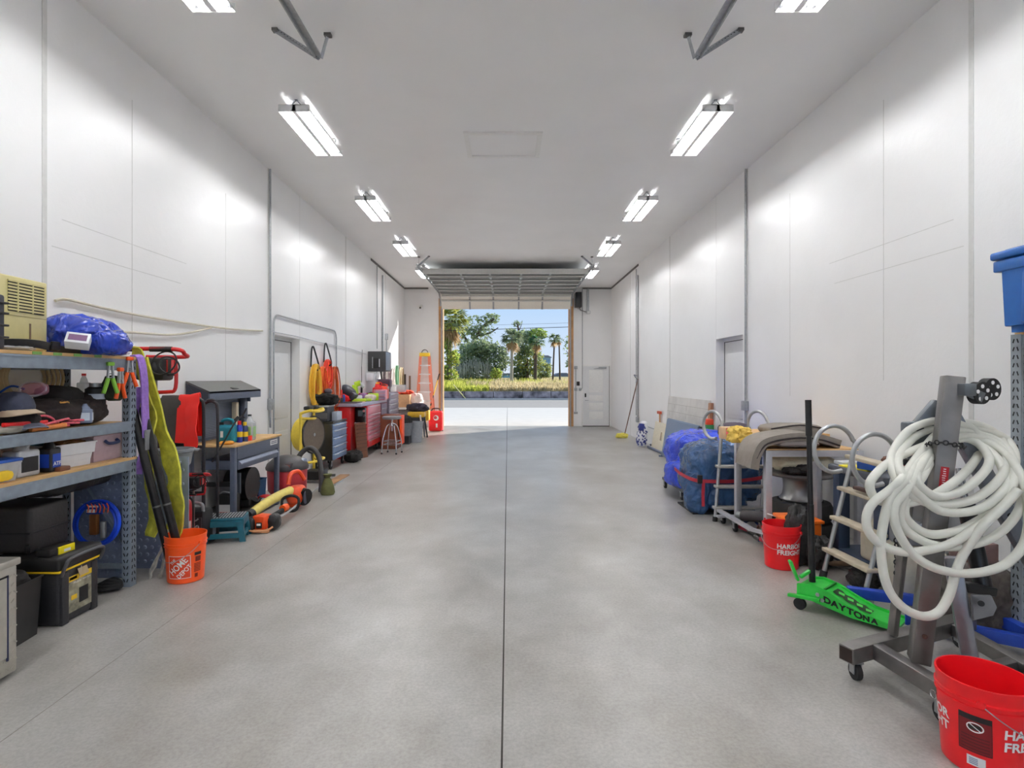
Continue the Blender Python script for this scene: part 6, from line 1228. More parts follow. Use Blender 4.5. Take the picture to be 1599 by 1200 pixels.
simplebox('support_block', 'small block carrying the plywood sheet', 'block', (3.2, 6.05, TZ+.013), (.1, .1, .056), wood)
cg = mat('cushion_grey', 138, 130, 122, .9, var=.08, bump=.25, sc=18)
t = thing('seat_cushion', 'taupe grey cushion folded over the table edge', 'cushion', (2.75, 5.6, TZ+.012))
b = B(); b.ribbon([(2.33, 5.5, .76), (2.36, 5.5, .9), (2.46, 5.52, 1.01), (2.75, 5.55, 1.06), (3.0, 5.6, 1.04), (3.2, 5.62, .985)], (0, 1, 0), .36, .08, cg, sub=8); b.part('cover', t, ang=60)
b = B(); b.tube([(2.35, 5.325, .86), (2.46, 5.335, 1.0), (2.75, 5.365, 1.05), (3.0, 5.41, 1.03), (3.2, 5.43, .97)], .008, mat('piping_dark', 52, 44, 44, .8)); b.part('piping', t)
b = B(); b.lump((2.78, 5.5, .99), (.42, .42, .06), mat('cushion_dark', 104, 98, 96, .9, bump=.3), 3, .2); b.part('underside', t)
t = thing('seat_cushion', 'second taupe cushion lying flat behind the folded one', 'cushion', (3.0, 5.85, TZ+.1))
b = B(); b.lump((2.98, 5.95, 1.08), (.6, .4, .13), cg, 9, .1, 2, .7); b.part('cover', t, ang=60); b = B(); b.tube([(2.7, 5.78, 1.1), (2.98, 5.75, 1.14), (3.26, 5.78, 1.1)], .008, mat('piping_dark', 0, 0, 0)); b.part('piping', t)
lumpth('chamois_cloth', 'crumpled yellow cloth between the carton and cushions', 'cloth', (2.45, 5.95, TZ+.012), (.22, .22, .16), mat('chamois', 232, 196, 96, .9, bump=.4), 23, .55, 3)
t = thing('carton', 'small carton with pink print on the table corner', 'carton', (2.46, 6.45, TZ)); b = B(); b.box((2.49, 6.3, 1.01), (.2, .16, .13), mat('carton_tan', 226, 190, 150, .7), r=(0, 0, .1), bev=.004); b.part('box', t); b = B(); b.box((2.49, 6.219, 1.03), (.17, .004, .08), mat('pink_print', 236, 104, 120, .5), r=(0, 0, .1)); b.part('print', t)
lumpth('helmet_bag', 'dark plum bag on the floor side of the door behind the carton', 'bag', at(1146, 672, 7.4)+V((0, 0, -.12)), (.4, .3, .22), mat('plum_bag', 86, 76, 88, .8), 5, .1)
lumpth('cream_sheet', 'cream canvas sheet hanging bunched below the table rail', 'sheet', (2.92, 5.62, .7), (.6, .3, .17), mat('canvas', 222, 214, 190, .8, bump=.3), 27, .25, 2)
lumpth('black_glove', 'black work glove at the left on the round lid', 'glove', (2.74, 5.42, .7), (.14, .18, .06), clothk, 29, .4, 3); lumpth('black_glove', 'black work gloves heaped at the right on the round lid', 'glove', (2.88, 5.4, .7), (.22, .18, .08), clothk, 30, .4, 3)
c0 = V((2.97, 5.72, 0)); tr = mat('tyre', 38, 37, 37, .8, var=.2, bump=.2, sc=30)
def tire(label, z, R): 
    t = thing('car_tire', label, 'tire', c0+V((0, 0, z))); b = B(); b.lathe([(R*.62, .02), (R*.75, 0), (R*.93, .01), (R, .05), (R, .14), (R*.93, .18), (R*.75, .19), (R*.62, .17), (R*.6, .1), (R*.62, .02)], tr, c0+V((0, 0, z)), n=44)
    b.part('tread', t); b = B(); b.cyl(c0+V((0, 0, z+.03)), c0+V((0, 0, z+.16)), R*.6, dsteel, n=28); b.part('rim', t)
tire('lower black car tire under the aluminium table', 0, .3); tire('upper black car tire stacked under the steel wheel', .195, .29)
b = B(); b.lathe([(.19, 0), (.2, .01), (.17, .05), (.16, .12), (.165, .2), (.2, .24), (.2, .26), (0, .26)], mat('wheel_steel', 160, 160, 160, .35, .7), c0+V((0, 0, .39)), n=36); b.thing('steel_wheel', 'bare steel wheel stacked on the tires', 'wheel')
b = B(); b.lathe([(0, 0), (.3, 0), (.31, .015), (.3, .035), (0, .04)], mat('lid_dark', 92, 88, 86, .5), c0+V((-.05, -.08, .652)), n=36); b.thing('round_lid', 'dark round lid on top of the steel wheel', 'lid')
# junk on the low shelf of the ladder frame
t = thing('heat_gun', 'dark grey power tool lying on the floor inside the ladder frame', 'power tool', (2.6, 5.85, 0)); b = B(); b.cyl((2.5, 6.0, .16), (2.7, 5.75, .2), .06, mat('tool_dark_grey', 74, 70, 72, .5)); b.bar((2.64, 5.84, .16), (2.6, 5.65, .06), .06, .05, black, bev=.01); b.box((2.6, 5.66, .03), (.12, .1, .06), black, bev=.01); b.part('body', t); b = B(); b.cyl((2.46, 6.06, .155), (2.5, 6.0, .16), .035, steel); b.part('nozzle', t)
cols = [mat('junk_red', 150, 40, 56, .5), mat('junk_blue', 50, 70, 130, .5), black, dsteel, mat('junk_brown', 106, 72, 56, .6), inkk]
r = random.Random(12)
jl = ['long handled wrench', 'short pry lever', 'red pipe offcut', 'blue hose piece', 'black bracket', 'bent steel arm', 'black cable reel', 'brown wood offcut']
jp = ['at the far corner', 'beside the power tool', 'under the low rail', 'near the red bucket', 'against the tire', 'in the middle of the heap', 'along the tire edge', 'next to the table leg']
for i in range(8):
    x, y = 2.5+.1*(i % 3)+r.uniform(-.03, .03), 5.42+.085*i; m = cols[i % 6]; b = B(); a = r.uniform(0, PI); L = r.uniform(.1, .2); d = V((math.cos(a), math.sin(a), 0))
    if i % 3 == 0: b.bar(V((x, y, .04))-d*L/2, V((x, y, .06))+d*L/2, .05, .05, m, bev=.012); b.cyl(V((x, y, .05))+d*L/2, V((x, y, .07))+d*(L/2+.05), .03, dsteel, n=10)
    elif i % 3 == 1: b.tube([V((x, y, .03))-d*L, V((x, y, .12)), V((x, y, .04))+d*L, V((x+.05, y, .1))+d*L*.6], .012, m)
    else: b.lump((x, y, .05), (.16, .14, .1), m, i, .3, 3)
    b.thing('scrap_part', jl[i]+' in the floor heap of tools, '+jp[i], 'scrap')
b = B(); b.tube([(2.43, 5.33, .3), (2.42, 5.3, .18), (2.44, 5.26, .08), (2.5, 5.2, .03)], .008, redp); b.thing('red_cable', 'thin red cable looping from the table leg to the floor', 'cable')
b = B(); b.tube([(2.47, 5.36, .33), (2.55, 5.25, .31), (2.63, 5.15, .24)], .006, white); b.thing('white_cable', 'thin white cable tied around the table leg', 'cable')
# red bucket in the middle distance
c = V((2.36, 4.86, 0)); t = bucket('red store bucket standing beside the green floor jack', c, mat('bucket_red', 226, 18, 28, .36, var=.03, bump=.02), 2.4)
va = math.atan2(-4.86, -2.36)
def store_text(b, c, th, z1, z2, sz): W = wrapf(c, rf_, th); b.text('HARBOR', sz, paper, 0*V((1, 0, 0)), (1, 0, 0), (0, 1, 0), sz*.03, warp=lambda x, y: W(x, y+z1)); b.text('FREIGHT', sz, paper, 0*V((1, 0, 0)), (1, 0, 0), (0, 1, 0), sz*.03, warp=lambda x, y: W(x, y+z2))
b = B(); store_text(b, c, va+.5, .205, .152, .054); b.part('printed_logo', t)
lumpth('scrap_paper', 'brown scrap visible inside the red bucket', 'scrap', c+V((.0, .02, .012)), (.16, .14, .31), mat('scrap_brown', 176, 96, 76, .8), 33, .2)
b = B(); b.b2(2.5, 2.78, 4.98, 5.28, 0, .33, mat('tote_orange', 242, 112, 20, .45), bev=.02); b.b2(2.485, 2.795, 4.965, 5.295, .33, .36, mat('tote_orange', 0, 0, 0), bev=.008); b.thing('orange_tote', 'orange lidded tote behind the red store bucket', 'tote')
# near ladder with tan treads
loop_ladder('near pool ladder with tan treads and big looped rails', [V((2.57, 4.60, 0)), V((2.60, 4.12, 0))], [V((2.84, 4.62, 1.04)), V((2.86, 4.14, 1.02))], (.21, .46, .69, .94), .165, tm, (-1, 0, 0))
simplebox('brown_strap', 'dark brown strap lying on the third tread of the near ladder', 'strap', (2.745, 4.36, .745), (.05, .18, .025), mat('strap_brown', 76, 52, 46, .7))
t = thing('service_cart', 'dark grey topped service cart with blue legs behind the near ladder', 'cart', (3.05, 4.75, 0)); cn = mat('cart_navy', 58, 72, 96, .5); ct = mat('cart_top', 92, 96, 106, .5)
b = B(); b.b2(2.86, 3.4, 4.3, 5.05, .8, .86, ct, bev=.02); b.part('top_tray', t)
for x in (2.93, 3.33):
    for y in (4.4, 4.95): b = B(); b.b2(x-.05, x+.05, y-.045, y+.045, .02, .8, cn, bev=.008); b.part('leg', t)
b = B(); b.b2(2.88, 3.38, 4.33, 5.02, .1, .14, cn, bev=.01); b.part('bottom_tray', t)
b = B(); b.b2(2.79, 2.83, 5.08, 5.16, 0, .86, mat('post_grey', 140, 140, 146, .5)); b.thing('square_post', 'grey square steel post beside the service cart', 'post')
yb = mat('paper_yellow', 240, 224, 60, .6)
b = B(); b.box((3.0, 4.75, .866), (.22, .3, .012), yb, r=(0, 0, .2)); b.thing('yellow_folder', 'yellow paper folder on the service cart', 'folder')
simplebox('blue_pack', 'small blue and dark box on the yellow folder', 'box', (2.98, 4.6, .873), (.14, .18, .06), mat('pack_blue', 44, 92, 180, .5), .3)
simplebox('papers', 'stack of pale papers at the back of the service cart', 'papers', (3.0, 4.95, .861), (.2, .14, .03), lgrey)
# heap of tools at the back of the cart
t = thing('grease_gun', 'grey canister of a grease gun standing on the tool heap', 'canister', (3.2, 4.5, .86)); b = B(); b.cyl((3.2, 4.45, .86), (3.2, 4.45, 1.14), .04, mat('grey_canister', 84, 88, 94, .4, .4)); b.part('canister', t); b = B(); b.cyl((3.2, 4.45, 1.14), (3.2, 4.45, 1.18), .045, dsteel); b.part('cap', t)
tl = ['grey cased drill', 'red handled snips', 'blue taped pliers', 'black ratchet', 'pale trowel', 'dark clamp head', 'brown handled chisel', 'grey hose end', 'red tin']
tp = ['lowest on the cart heap', 'beside the grease gun', 'on top of the cart heap', 'at the front of the cart heap', 'behind the hose coil', 'at the wall end of the cart', 'across the heap middle', 'over the cart edge', 'under the black ratchet']
tmats = [mat('tool_case_grey', 82, 92, 112, .5), redp, mat('tape_blue', 60, 96, 170, .5), inkk, lgrey, dsteel, dwood, grey, red]
r = random.Random(5)
for i in range(9):
    c = V((3.12+.12*(i % 3)*.8+r.uniform(-.03, .03), 4.36+.05*i*.7, .88+.035*(i % 4))); b = B(); a = r.uniform(-.6, .6); d = V((math.sin(a), math.cos(a), r.uniform(-.1, .2)))
    if i in (0, 8): b.box(c, (.12, .16, .08), tmats[i], r=(0, 0, a), bev=.015)
    elif i % 2: b.bar(c-d*.1, c+d*.06, .03, .022, tmats[i], bev=.008); b.cyl(c+d*.06, c+d*.12, .022, dsteel)
    else: b.lump(c, (.1, .14, .07), tmats[i], i, .3, 3)
    b.thing('hand_tool', tl[i]+' '+tp[i], 'tool')
b = B(); b.bar((3.02, 4.3, .98), (3.16, 4.3, .98), .035, .05, inkk, bev=.01); b.thing('black_handle_tool', 'black tool handle jutting towards the grease gun', 'tool')
jug('cream_jug', 'cream plastic jug on the lower cart tray', 'jug', (3.02, 4.55, .14), .24, .22, .4, cream, None, hand=True); jug('cream_jug', 'second cream jug nearer the hose coil', 'jug', (3.08, 4.1, 0), .26, .24, .45, cream, None, hand=True)
b = B(); b.lathe([(.09, 0), (.1, .01), (.1, .14), (.09, .15), (.08, .12), (0, .12)], mat('can_grey', 140, 142, 148, .4, .5), (2.84, 4.02, .45), n=24); b.thing('metal_can', 'grey metal can behind the lower ladder rail', 'can')
B().b2(2.75, 2.95, 3.93, 4.11, 0, .45, mat('crate_pale', 190, 184, 170, .6), bev=.02).thing('pale_bucket', 'pale square bucket carrying the metal can', 'bucket')
for i, (p0, p1, m, l) in enumerate((((2.75, 4.9, .03), (3.1, 4.3, .05), dsteel, 'rusty steel rod on the floor behind the near ladder'), ((2.7, 4.75, .06), (3.2, 4.6, .1), mat('rod_brown', 130, 104, 80, .6), 'brown wood rod across the floor heap behind the near ladder'), ((2.72, 4.5, .03), (3.15, 4.9, .04), inkk, 'black iron rod on the floor heap behind the near ladder'))):
    b = B(); b.cyl(p0, p1, .022, m); b.thing('steel_rod', l, 'rod')
for i, (c, d, l) in enumerate((((2.52, 4.9, 0), (.2, .16, .5), 'black upright motor beside the orange tote'), ((2.66, 4.82, 0), (.2, .2, .26), 'black gearbox heaped behind the green jack'), ((2.74, 4.35, 0), (.18, .2, .14), 'black chain hoist on the floor under the ladder'))):
    lumpth('machine_part', l, 'machine part', c, d, mat('greasy_black', 38, 36, 36, .5, var=.5, bump=.6, sc=25), 40+i, .35, 4)
b = B()
for i in range(15): b.torus((2.155+.0*i, 3.125, .93-.03*i), .014, .004, inkk, x=(1, 0, 0) if i % 2 else (0, 1, 0), y=(0, 0, 1), n=10, k=5)
b.thing('hanging_chain_length', 'dark chain hanging from the slim hoist strut behind the hose', 'chain')
# green floor jack
jk = thing('floor_jack', 'bright green low profile floor jack with a tall black handle', 'floor jack', (2.3, 3.9, 0))
A_, Z_ = V((2.13, 4.06, 0)), V((2.52, 3.60, 0)); dj = (Z_-A_).normalized(); sj = V((-dj.y, dj.x, 0))*-1; LJ = (Z_-A_).length
# sj points to the aisle side? keep it on the camera-left side
if sj.x > 0: sj = -sj
def jp_(u, v, z): return A_+dj*u+sj*v+V((0, 0, z))
prof = [(0, .17), (.1, .19), (.2, .17), (.3, .125), (.42, .08), (LJ, .065), (LJ, .03), (.35, .035), (.12, .07), (0, .09)]
for v in (.1, -.115):
    b = B(); b.prism(prof, jp_(0, v, 0), dj, (0, 0, 1), sj*.015, green, bev=.003); b.part('side_plate', jk)
b = B(); b.prism([(0, .155), (.1, .175), (.2, .155), (.3, .11), (.42, .066), (LJ, .05), (LJ, .035), (.3, .06), (.1, .09), (0, .09)], jp_(0, -.1, 0), dj, (0, 0, 1), sj*.2, green); b.part('top_plate', jk)
b = B(); b.prism([(0, 0), (.012, 0), (.012, .012), (0, .012)], jp_(.17, -.1, .164), dj, (0, 0, 1), sj*.2, mat('jack_shadow_green', 30, 130, 44, .5)); b.part('step_edge', jk)  # darker green strip across the step of the top plate
def ontop(u, v, lift=.0035):
    pf = [(0, .155), (.1, .175), (.2, .155), (.3, .11), (.42, .066), (LJ, .05)]
    for (a, za), (c, zc) in zip(pf, pf[1:]):
        if u <= c or c == LJ: z = za+(zc-za)*(u-a)/(c-a); return jp_(u, v, z+lift)
b = B(); pts = []
for i in range(9):
    u = .21+.028*i; w_ = .045+.012*math.sin(i*2.3); pts.append((ontop(u, w_), ontop(u, -w_)))
for (a, c), (e_, g_) in zip(pts, pts[1:]): b.add([a, e_, g_, c], [(0, 1, 2, 3)], mat('jack_decal', 42, 66, 40, .5, var=.6, sc=30))
for i in range(4): u = .24+.055*i; b.add([ontop(u, .02, .005), ontop(u+.03, .005, .005), ontop(u+.02, -.03, .005), ontop(u-.012, -.012, .005)], [(0, 1, 2, 3)], mat('decal_green', 96, 214, 90, .5))
b.part('black_decal', jk)
b = B(); 
for i_, ch in enumerate('DAYTONA'):
    u = .2+.047*i_; zs = [(.1, .11), (.2, .105), (.3, .084), (.42, .06), (.6, .049)]
    for (ua, za), (ub, zb) in zip(zs, zs[1:]):
        if ua <= u <= ub: zc = za+(zb-za)*(u-ua)/(ub-ua); sl = (zb-za)/(ub-ua)
    b.text(ch, .056 if u < .42 else .046, inkk, jp_(u, .1165, zc), dj+V((0, 0, sl)), V((0, 0, 1)), .0025, sx=1.15)
b.part('lettering', jk)
b = B(); b.cyl(jp_(.03, .12, .04), jp_(.03, .145, .04), .04, rubber, n=20); b.part('rear_wheel', jk); b = B(); b.cyl(jp_(.03, -.12, .04), jp_(.03, -.145, .04), .04, rubber, n=20); b.part('rear_wheel', jk)
b = B(); b.prism([(-.05, .07), (.16, .09), (.16, .11), (-.05, .09)], jp_(0, .115, 0), dj, (0, 0, 1), sj*.03, green); b.part('side_flange', jk)
for u, z in ((.14, .13), (.17, .1)): b = B(); b.cyl(jp_(u, .113, z), jp_(u, .122, z), .014, steel, n=6); b.part('bolt', jk)
b = B(); b.bar(jp_(-.02, .05, .17), jp_(-.06, .085, .31), .05, .02, green, bev=.006); b.bar(jp_(.0, .06, .2), jp_(.05, .0, .25), .03, .02, green, bev=.005); b.part('handle_yoke', jk)
hb_ = jp_(.06, -.0, .17); ht_ = at(1262, 625, 4.1)
b = B(); b.cyl(hb_, hb_.lerp(ht_, .42), .022, blackg, n=16); b.cyl(hb_.lerp(ht_, .42), ht_, .018, blackg, n=16); b.cyl(hb_.lerp(ht_, .8), ht_, .0215, rubber, n=16); b.part('handle_pole', jk)
# engine hoist
eh = thing('engine_hoist', 'folded raw steel engine hoist with casters standing upright', 'engine hoist', (2.2, 2.9, 0)); hs = mat('hoist_steel', 122, 119, 117, .38, .65, var=.16, sc=9); hsd = mat('tube_inside', 46, 34, 28, .8)
def sq(name, a, c, w_, h_, m=hs, up=None, bev=.006): b = B(); b.bar(a, c, w_, h_, m, bev=bev, up=up); return b.part(name, eh)
o = sq('cross_tube', (1.80, 3.0, .15), (2.8, 3.42, .15), .085, .085, up=(0, 0, 1)); b = B(); d_ = (V((2.8, 3.42, 0))-V((1.8, 3.0, 0))).normalized(); b.bar(V((1.799, 2.9995, .15))-d_*.002, V((1.80, 3.0, .15))+d_*.01, .068, .068, hsd, up=(0, 0, 1)); b.part('tube_mouth', o)
sq('base_rail', (1.99, 3.04, .15), (2.055, 2.58, .15), .07, .08, up=(0, 0, 1)); sq('base_rail', (2.62, 3.3, .15), (2.62, 2.35, .15), .07, .07, up=(0, 0, 1)); sq('base_rail', (2.06, 2.72, .15), (2.62, 2.9, .15), .06, .06, up=(0, 0, 1))
for x, y in ((1.87, 3.03), (2.72, 3.39), (2.05, 2.66), (2.62, 2.4)): caster(eh, x, y, 0, .045)
po = sq('mast', (2.085, 2.86, .185), (2.235, 2.83, 1.63), .085, .1, up=(-.45, -1, 0))
b = B(); b.bar((2.0855, 2.86, .185), (2.0857, 2.86, .187), .07, .08, hsd, up=(-.45, -1, 0)); b.bm.clear()
sq('slim_strut', (2.13, 3.12, .2), (2.20, 3.08, 1.05), .055, .03)
sq('boom', at(1478, 640, 2.98), at(1640, 925, 3.1), .075, .085, mat('boom_steel', 120, 126, 138, .35, .6, var=.12, sc=9), up=(-.5, -1, .3))
bo = eh.children[-1]; b = B()
p0_, p1_ = at(1478, 640, 2.98), at(1640, 925, 3.1); dd_ = (p1_-p0_).normalized(); nn_ = V((-.5, -1, .3)); nn_ = (nn_-dd_*nn_.dot(dd_)).normalized()
for u in (.25, .4, .55, .7, .85): p = p0_.lerp(p1_, u)+nn_*.043; b.cyl(p-nn_*.004, p+nn_*.001, .013, dark, n=14)
b.part('pin_hole', bo)
sq('support_leg', at(1486, 870, 2.88), at(1516, 1038, 2.82), .07, .06, mat('leg_steel', 150, 152, 158, .3, .7, var=.1, sc=9), up=(-.6, -1, 0))
b = B(); r0, r1 = at(1507, 780, 3.12), at(1537, 925, 3.0); b.cyl(r0, r1, .042, blackg, n=20); b.cyl(r0.lerp(r1, -.35), r0, .018, chrome); b.part('hydraulic_ram', eh)
b = B(); b.box(at(1528, 920, 2.98), (.16, .06, .05), blackg, r=(0, .15, 0), bev=.01); b.part('ram_foot', eh)
b = B(); b.prism([(0, 0), (.11, .02), (.13, .06), (.1, .12), (-.01, .13)], at(1520, 970, 2.78), (1, .1, 0), (0, 0, 1), (0, .012, 0), mat('leg_steel', 0, 0, 0), bev=.003); bk = b.part('pivot_plate', eh); b = B(); b.cyl(at(1532, 943, 2.77), at(1532, 943, 2.75), .014, inkk); b.part('bolt', bk)
bc0 = at(1437, 672, 3.02); bsm = mat('bracket_steel', 108, 114, 120, .4, .6, var=.1)
b = B(); b.box(bc0+V((-.03, 0, -.02)), (.12, .06, .13), bsm, bev=.012); b.bar(bc0+V((0, 0, .0)), at(1472, 632, 2.98), .08, .1, bsm, bev=.01); b.part('boom_bracket', eh); b = B(); b.cyl(bc0+V((-.035, -.03, 0)), bc0+V((-.035, -.055, 0)), .022, inkk); b.part('bracket_bolt', eh)
b = B(); c_ = at(1513, 612, 2.76); b.box(c_+V((-.01, 0, .01)), (.06, .05, .06), bsm, bev=.006); b.bar(c_, c_+V((.07, .0, -.03)), .012, .05, bsm, bev=.003); fk = b.part('top_fork', eh)
for k_, (px, py) in enumerate(((1528, 614), (1544, 608))):
    c_ = at(px, py, 2.78+.05*k_); b = B(); a_ = V((.25, -1, 0)).normalized(); b.cyl(c_-a_*.02, c_+a_*.02, .055, rubber, n=26); wl_ = b.part('caster_wheel', eh); b = B()
    for q_ in range(5): a = q_*2*PI/5+.4; p = c_+V((1, .25, 0)).normalized()*.033*math.cos(a)+V((0, 0, .033*math.sin(a)))+a_*.0205; b.cyl(p, p+a_*.002, .01, paper, n=10)
    b.part('wheel_hub', wl_)
def mast(u, off=V((0, 0, 0))): return V((2.085, 2.86, .185)).lerp(V((2.235, 2.83, 1.63)), u)+off
b = B()
for i in range(26):
    a = i*2*PI/26; c_ = mast(.765)+V((.075*math.cos(a), .075*math.sin(a), .012*math.sin(a*2))); b.torus(c_, .0105, .0035, inkk, x=(-math.sin(a), math.cos(a), 0), y=(0, 0, 1) if i % 2 else (math.cos(a), math.sin(a), 0), n=10, k=5)
b.thing('chain', 'small black chain wrapped round the hoist mast', 'chain')
fn = V((-.45, -1, 0)); md = (mast(1)-mast(0)).normalized(); fn = (fn-md*fn.dot(md)).normalized(); sd = md.cross(fn).normalized(); sd = sd if sd.x > 0 else -sd
b = B(); p = mast(.65)+fn*.0515; b.bar(p-md*.055, p+md*.055, .034, .002, mat('sticker_red', 176, 26, 36, .4), up=fn)
r = random.Random(4)
for i in range(9): q_ = p+md*(.044-.011*i)+fn*.002; b.bar(q_-sd*r.uniform(.005, .009), q_+sd*r.uniform(.004, .008), .004, .001, paper, up=fn)
b.part('red_sticker', po, 'narrow red sticker')
b = B(); b.cyl(mast(.1)+fn*.05, mast(.1)+fn*.053, .012, mat('rust_hole', 84, 58, 48, .8)); b.part('bolt_hole', po)
b = B()
for k_ in (0, 1): b.torus((2.0+.0, 2.62-.06*k_, .15), .018, .003, chrome, x=(0, 1, 0), y=(0, 0, 1), n=16, k=5); 
b.bm.transform(M.Translation((-.022, 0, 0))); b.part('pull_ring', eh)
# the white hose coil
hw = mat('hose_white', 222, 222, 212, .42, var=.04, bump=.02)
HL = [[(1460, 690), (1395, 718), (1362, 748), (1360, 768), (1375, 783), (1413, 787), (1455, 775), (1500, 745), (1527, 712), (1528, 690), (1518, 670), (1500, 662), (1480, 660)],
 [(1460, 657), (1420, 672), (1395, 705), (1392, 730), (1408, 760), (1440, 783), (1480, 788), (1520, 780), (1555, 755), (1572, 725), (1565, 690), (1540, 668), (1502, 660), (1480, 664)],
 [(1460, 667), (1425, 685), (1403, 715), (1410, 745), (1440, 778), (1475, 800), (1530, 795), (1570, 762), (1585, 722), (1575, 690), (1540, 672), (1500, 668), (1480, 674)],
 [(1461, 680), (1432, 715), (1408, 748), (1390, 765), (1364, 785), (1353, 807), (1357, 832), (1379, 853), (1413, 863), (1450, 859), (1488, 848), (1520, 827), (1547, 808), (1575, 770), (1585, 735), (1572, 700), (1538, 680), (1500, 672), (1480, 680)],
 [(1461, 692), (1436, 730), (1415, 765), (1397, 790), (1397, 815), (1408, 842), (1429, 869), (1461, 888), (1504, 896), (1547, 891), (1579, 875), (1602, 842), (1606, 790), (1592, 740), (1565, 705), (1520, 684), (1480, 690)],
 [(1462, 706), (1440, 745), (1418, 775), (1413, 805), (1432, 826), (1456, 835), (1488, 831), (1520, 818), (1560, 790), (1571, 755), (1556, 715), (1520, 692), (1480, 700)],
 [(1462, 700), (1440, 735), (1412, 775), (1405, 805), (1410, 822), (1429, 839), (1461, 852), (1499, 854), (1541, 844), (1573, 822), (1595, 787), (1593, 745), (1565, 700), (1520, 680), (1480, 688)],
 [(1461, 712), (1437, 727), (1432, 750), (1445, 767), (1465, 776), (1500, 768), (1530, 745), (1545, 720), (1530, 695), (1505, 685), (1480, 694)],
 [(1462, 690), (1440, 715), (1412, 750), (1390, 778), (1378, 825), (1376, 867), (1383, 909), (1397, 936), (1419, 955), (1445, 963), (1467, 955), (1483, 928), (1493, 893), (1507, 861), (1536, 821), (1568, 790), (1590, 765)]]
P = []
for i, lp in enumerate(HL):
    n_ = len(lp)
    for k_, (px, py) in enumerate(lp):
        front = min(1, max(0, (py-690)/55)); back = 1 if (px > 1445 and px < 1530 and py < 715) else 0
        y = 2.955-.245*front*(1-back)-.011*(i % 5)*(front*(1-back))+.012*(i % 3)*back
        if i == 8 and k_ > n_-4: y -= .03
        P.append(at(px, py, y))
b = B(); b.tube(P, .0205, hw, n=10, sub=5); b.thing('hose_coil', 'thick white hose coiled in big loops over the engine hoist', 'hose')
# right rack and tote
rr_ = thing('storage_rack', 'perforated grey steel rack post at the right edge below the blue tote', 'rack', (3.3, 2.9, 0)); rm2 = mat('rack_pale_grey', 150, 158, 164, .5, .15, var=.12, sc=18)
for x, s in ((3.13, -1), (3.44, 1)):
    for y, sy in ((3.47, 1), (1.7, -1)): rack_post(rr_, x, y, 1.89, s, sy, rm2)
for z in (1.885, .9):
    for x in (3.145, 3.43): b = B(); b.b2(x-.012, x+.012, 1.7, 3.45, z-.08, z, rm2, bev=.004); b.part('beam', rr_)
B().b2(3.13, 3.44, 1.68, 3.48, 1.886, 1.9, ply).part('shelf_board', rr_); B().b2(3.15, 3.43, 1.7, 3.45, .9, .915, ply).part('shelf_board', rr_)
t = thing('storage_tote', 'tall blue lidded storage tote on top of the right rack', 'tote', (3.24, 3.2, 1.9)); tb = mat('tote_blue', 20, 92, 168, .4, var=.04)
b = B(); tx0, tx1, ty0, ty1 = 3.03, 3.45, 2.65, 3.50
vs = [(tx0+.012, ty0+.03, 1.9), (tx1-.02, ty0+.03, 1.9), (tx1-.02, ty1-.012, 1.9), (tx0+.012, ty1-.012, 1.9), (tx0, ty0, 2.32), (tx1, ty0, 2.32), (tx1, ty1, 2.32), (tx0, ty1, 2.32)]
f_ = b.add(vs, [(3, 2, 1, 0), (4, 5, 6, 7), (0, 1, 5, 4), (1, 2, 6, 5), (2, 3, 7, 6), (3, 0, 4, 7)], tb); bmesh.ops.bevel(b.bm, geom=list({e_ for q_ in f_ for e_ in q_.edges}), offset=.04, segments=4, affect='EDGES')
for y in (2.85, 3.07, 3.29): b.box((tx0+.004, y, 2.1), (.02, .06, .3), tb, r=(0, .03, 0), bev=.006)
b.part('tub', t)
b = B(); b.box(((tx0+tx1)/2, (ty0+ty1)/2, 2.31), (tx1-tx0+.015, ty1-ty0+.03, .07), tb, bev=.01); b.part('collar', t)
b = B(); b.box(((tx0+tx1)/2, (ty0+ty1)/2, 2.375), (tx1-tx0+.035, ty1-ty0+.06, .05), tb, bev=.015); b.box(((tx0+tx1)/2, (ty0+ty1)/2, 2.402), (tx1-tx0-.05, ty1-ty0-.06, .02), tb, bev=.008); b.part('lid', t)
lumpth('blue_bag', 'slate blue cloth bag bulging beside the rack post', 'bag', (3.28, 3.3, .916), (.26, .3, .34), mat('slate_cloth', 92, 112, 138, .85, bump=.3), 71, .12)
lumpth('dark_heap', 'dark greasy machine heap behind the hoist boom', 'machine part', (3.02, 3.64, 0), (.4, .3, .47), mat('greasy_brown', 88, 80, 74, .6, var=.6, bump=.6, sc=14), 73, .35, 2.5)
simplebox('rusty_box', 'reddish brown tool box behind the hoist legs', 'box', (2.99, 3.62, .45), (.2, .16, .12), mat('rusty_brown', 120, 92, 88, .5), .2)
bm_ = mat('lift_blue', 24, 60, 160, .4)
lf_ = thing('blue_lift_frame', 'royal blue steel lift frame low on the floor behind the hoist', 'lift frame', (2.7, 3.7, 0))
for a, c in (((2.42, 4.02, .1), (3.1, 3.72, .1)), ((2.55, 3.62, .08), (3.3, 3.1, .08)), ((3.1, 3.72, .1), (3.1, 3.3, .1))): b = B(); b.bar(a, c, .06, .07, bm_, bev=.006, up=(0, 0, 1)); b.part('frame_tube', lf_)
for x, y in ((2.55, 3.96), (3.0, 3.78)): b = B(); b.lathe([(.05, 0), (.05, .02), (.02, .03), (.02, .07)], steel, (x, y, 0), n=16); b.part('levelling_foot', lf_)
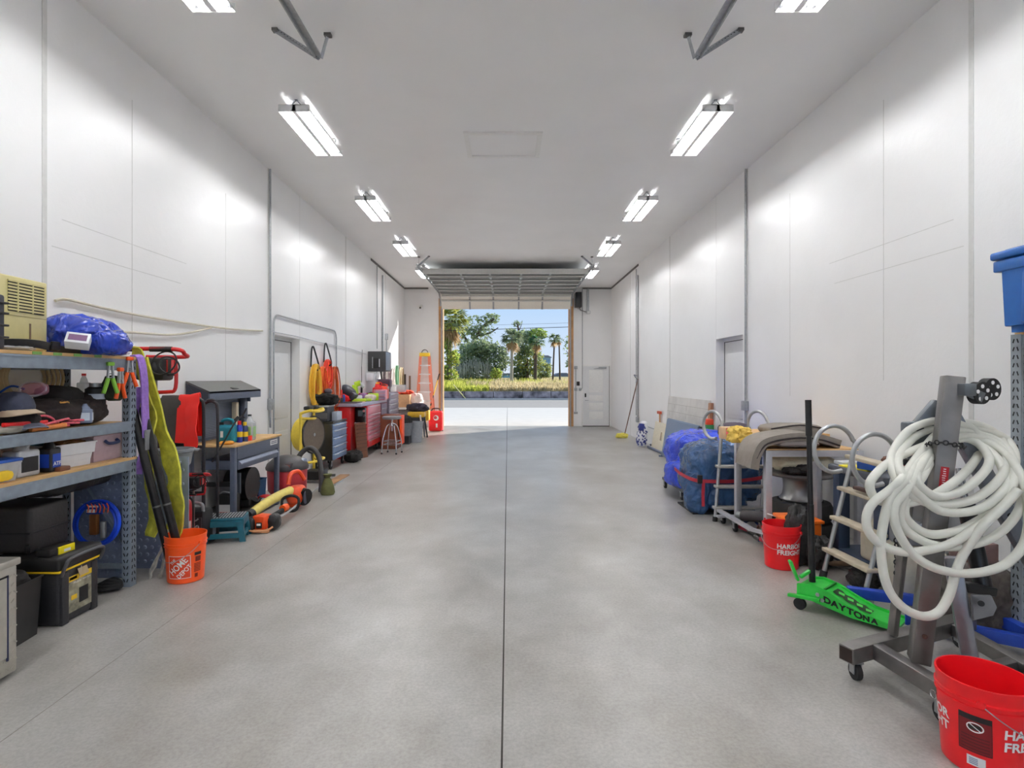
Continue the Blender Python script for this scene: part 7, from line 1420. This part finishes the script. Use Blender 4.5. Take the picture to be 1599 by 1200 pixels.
b = B(); b.cyl((2.78, 3.0, .19), (2.9, 2.98, .17), .035, mat('can_cream_yellow', 226, 214, 150, .5)); b.cyl((2.9, 2.98, .17), (2.93, 2.975, .165), .03, steel); b.thing('spray_can', 'cream and yellow aerosol can lying on the blue frame', 'can')
# red bucket in the foreground
c = V((2.01, 2.38, 0)); t = bucket('big red store bucket in the right foreground with black warning label', c, mat('bucket_red', 0, 0, 0), math.atan2(-2.38, -2.01)-.05)
t.scale = (1.09, 1.09, 1.0)
th = math.atan2(-2.38, -2.01)
for dth in (1.12, -1.52): b = B(); store_text(b, V((0, 0, 0)), th+dth, .205, .155, .052); b.part('printed_logo', t, local=True)
b = B(); W = wrapf((0, 0, 0), rf_, th-.18); dkr = mat('warning_red_dark', 120, 12, 20, .5)
patch(b, W, -.05, .05, .1, .255, dkr); patch(b, W, -.05, .05, .232, .255, inkk, .0018); patch(b, W, -.05, .05, .1, .103, inkk, .0018); patch(b, W, -.05, -.048, .1, .255, inkk, .0018); patch(b, W, .048, .05, .1, .255, inkk, .0018)
for i in range(5): patch(b, W, -.042, .042, .112+.013*i, .116+.013*i, mat('warning_text', 80, 10, 14, .5), .0018)
b.part('warning_label', t, local=True)
b = B(); ring = []
for i in range(25): a = i*2*PI/24; ring.append(W(.001+.024*math.cos(a), .206+.018*math.sin(a), .0025))
b.tube(ring[:-1], .0022, paper, n=5, closed=True, sub=1); b.tube([W(-.016, .218, .0025), W(.018, .194, .0025)], .002, paper, n=5, sub=1); patch(b, W, -.018, .018, .196, .216, inkk, .002); b.part('warning_sign', t, local=True)
b = B(); patch(b, W, -.025, .03, .045, .085, paper, .0018); 
for i in range(4): patch(b, W, -.018, .008, .052+.007*i, .056+.007*i, mat('print_grey_blue', 120, 140, 170, .5), .0025)
b.part('barcode_sticker', t, local=True)

# repeats of a kind share a group
_k = {}
for o in list(SC.objects):
    if o.parent is None and o.get('category') and not o.get('group'): _k.setdefault(o.name.split('.')[0], []).append(o)
for nm, os_ in _k.items():
    if len(os_) > 1:
        p = nm.replace('_', ' '); p = p[:-1]+'ies' if p.endswith('ry') else p+'es' if p.endswith(('box', 's', 'sh')) else p+'s'
        for o in os_: o['group'] = p+' in the garage' if o.location.y < YB+.3 else p+' across the road'
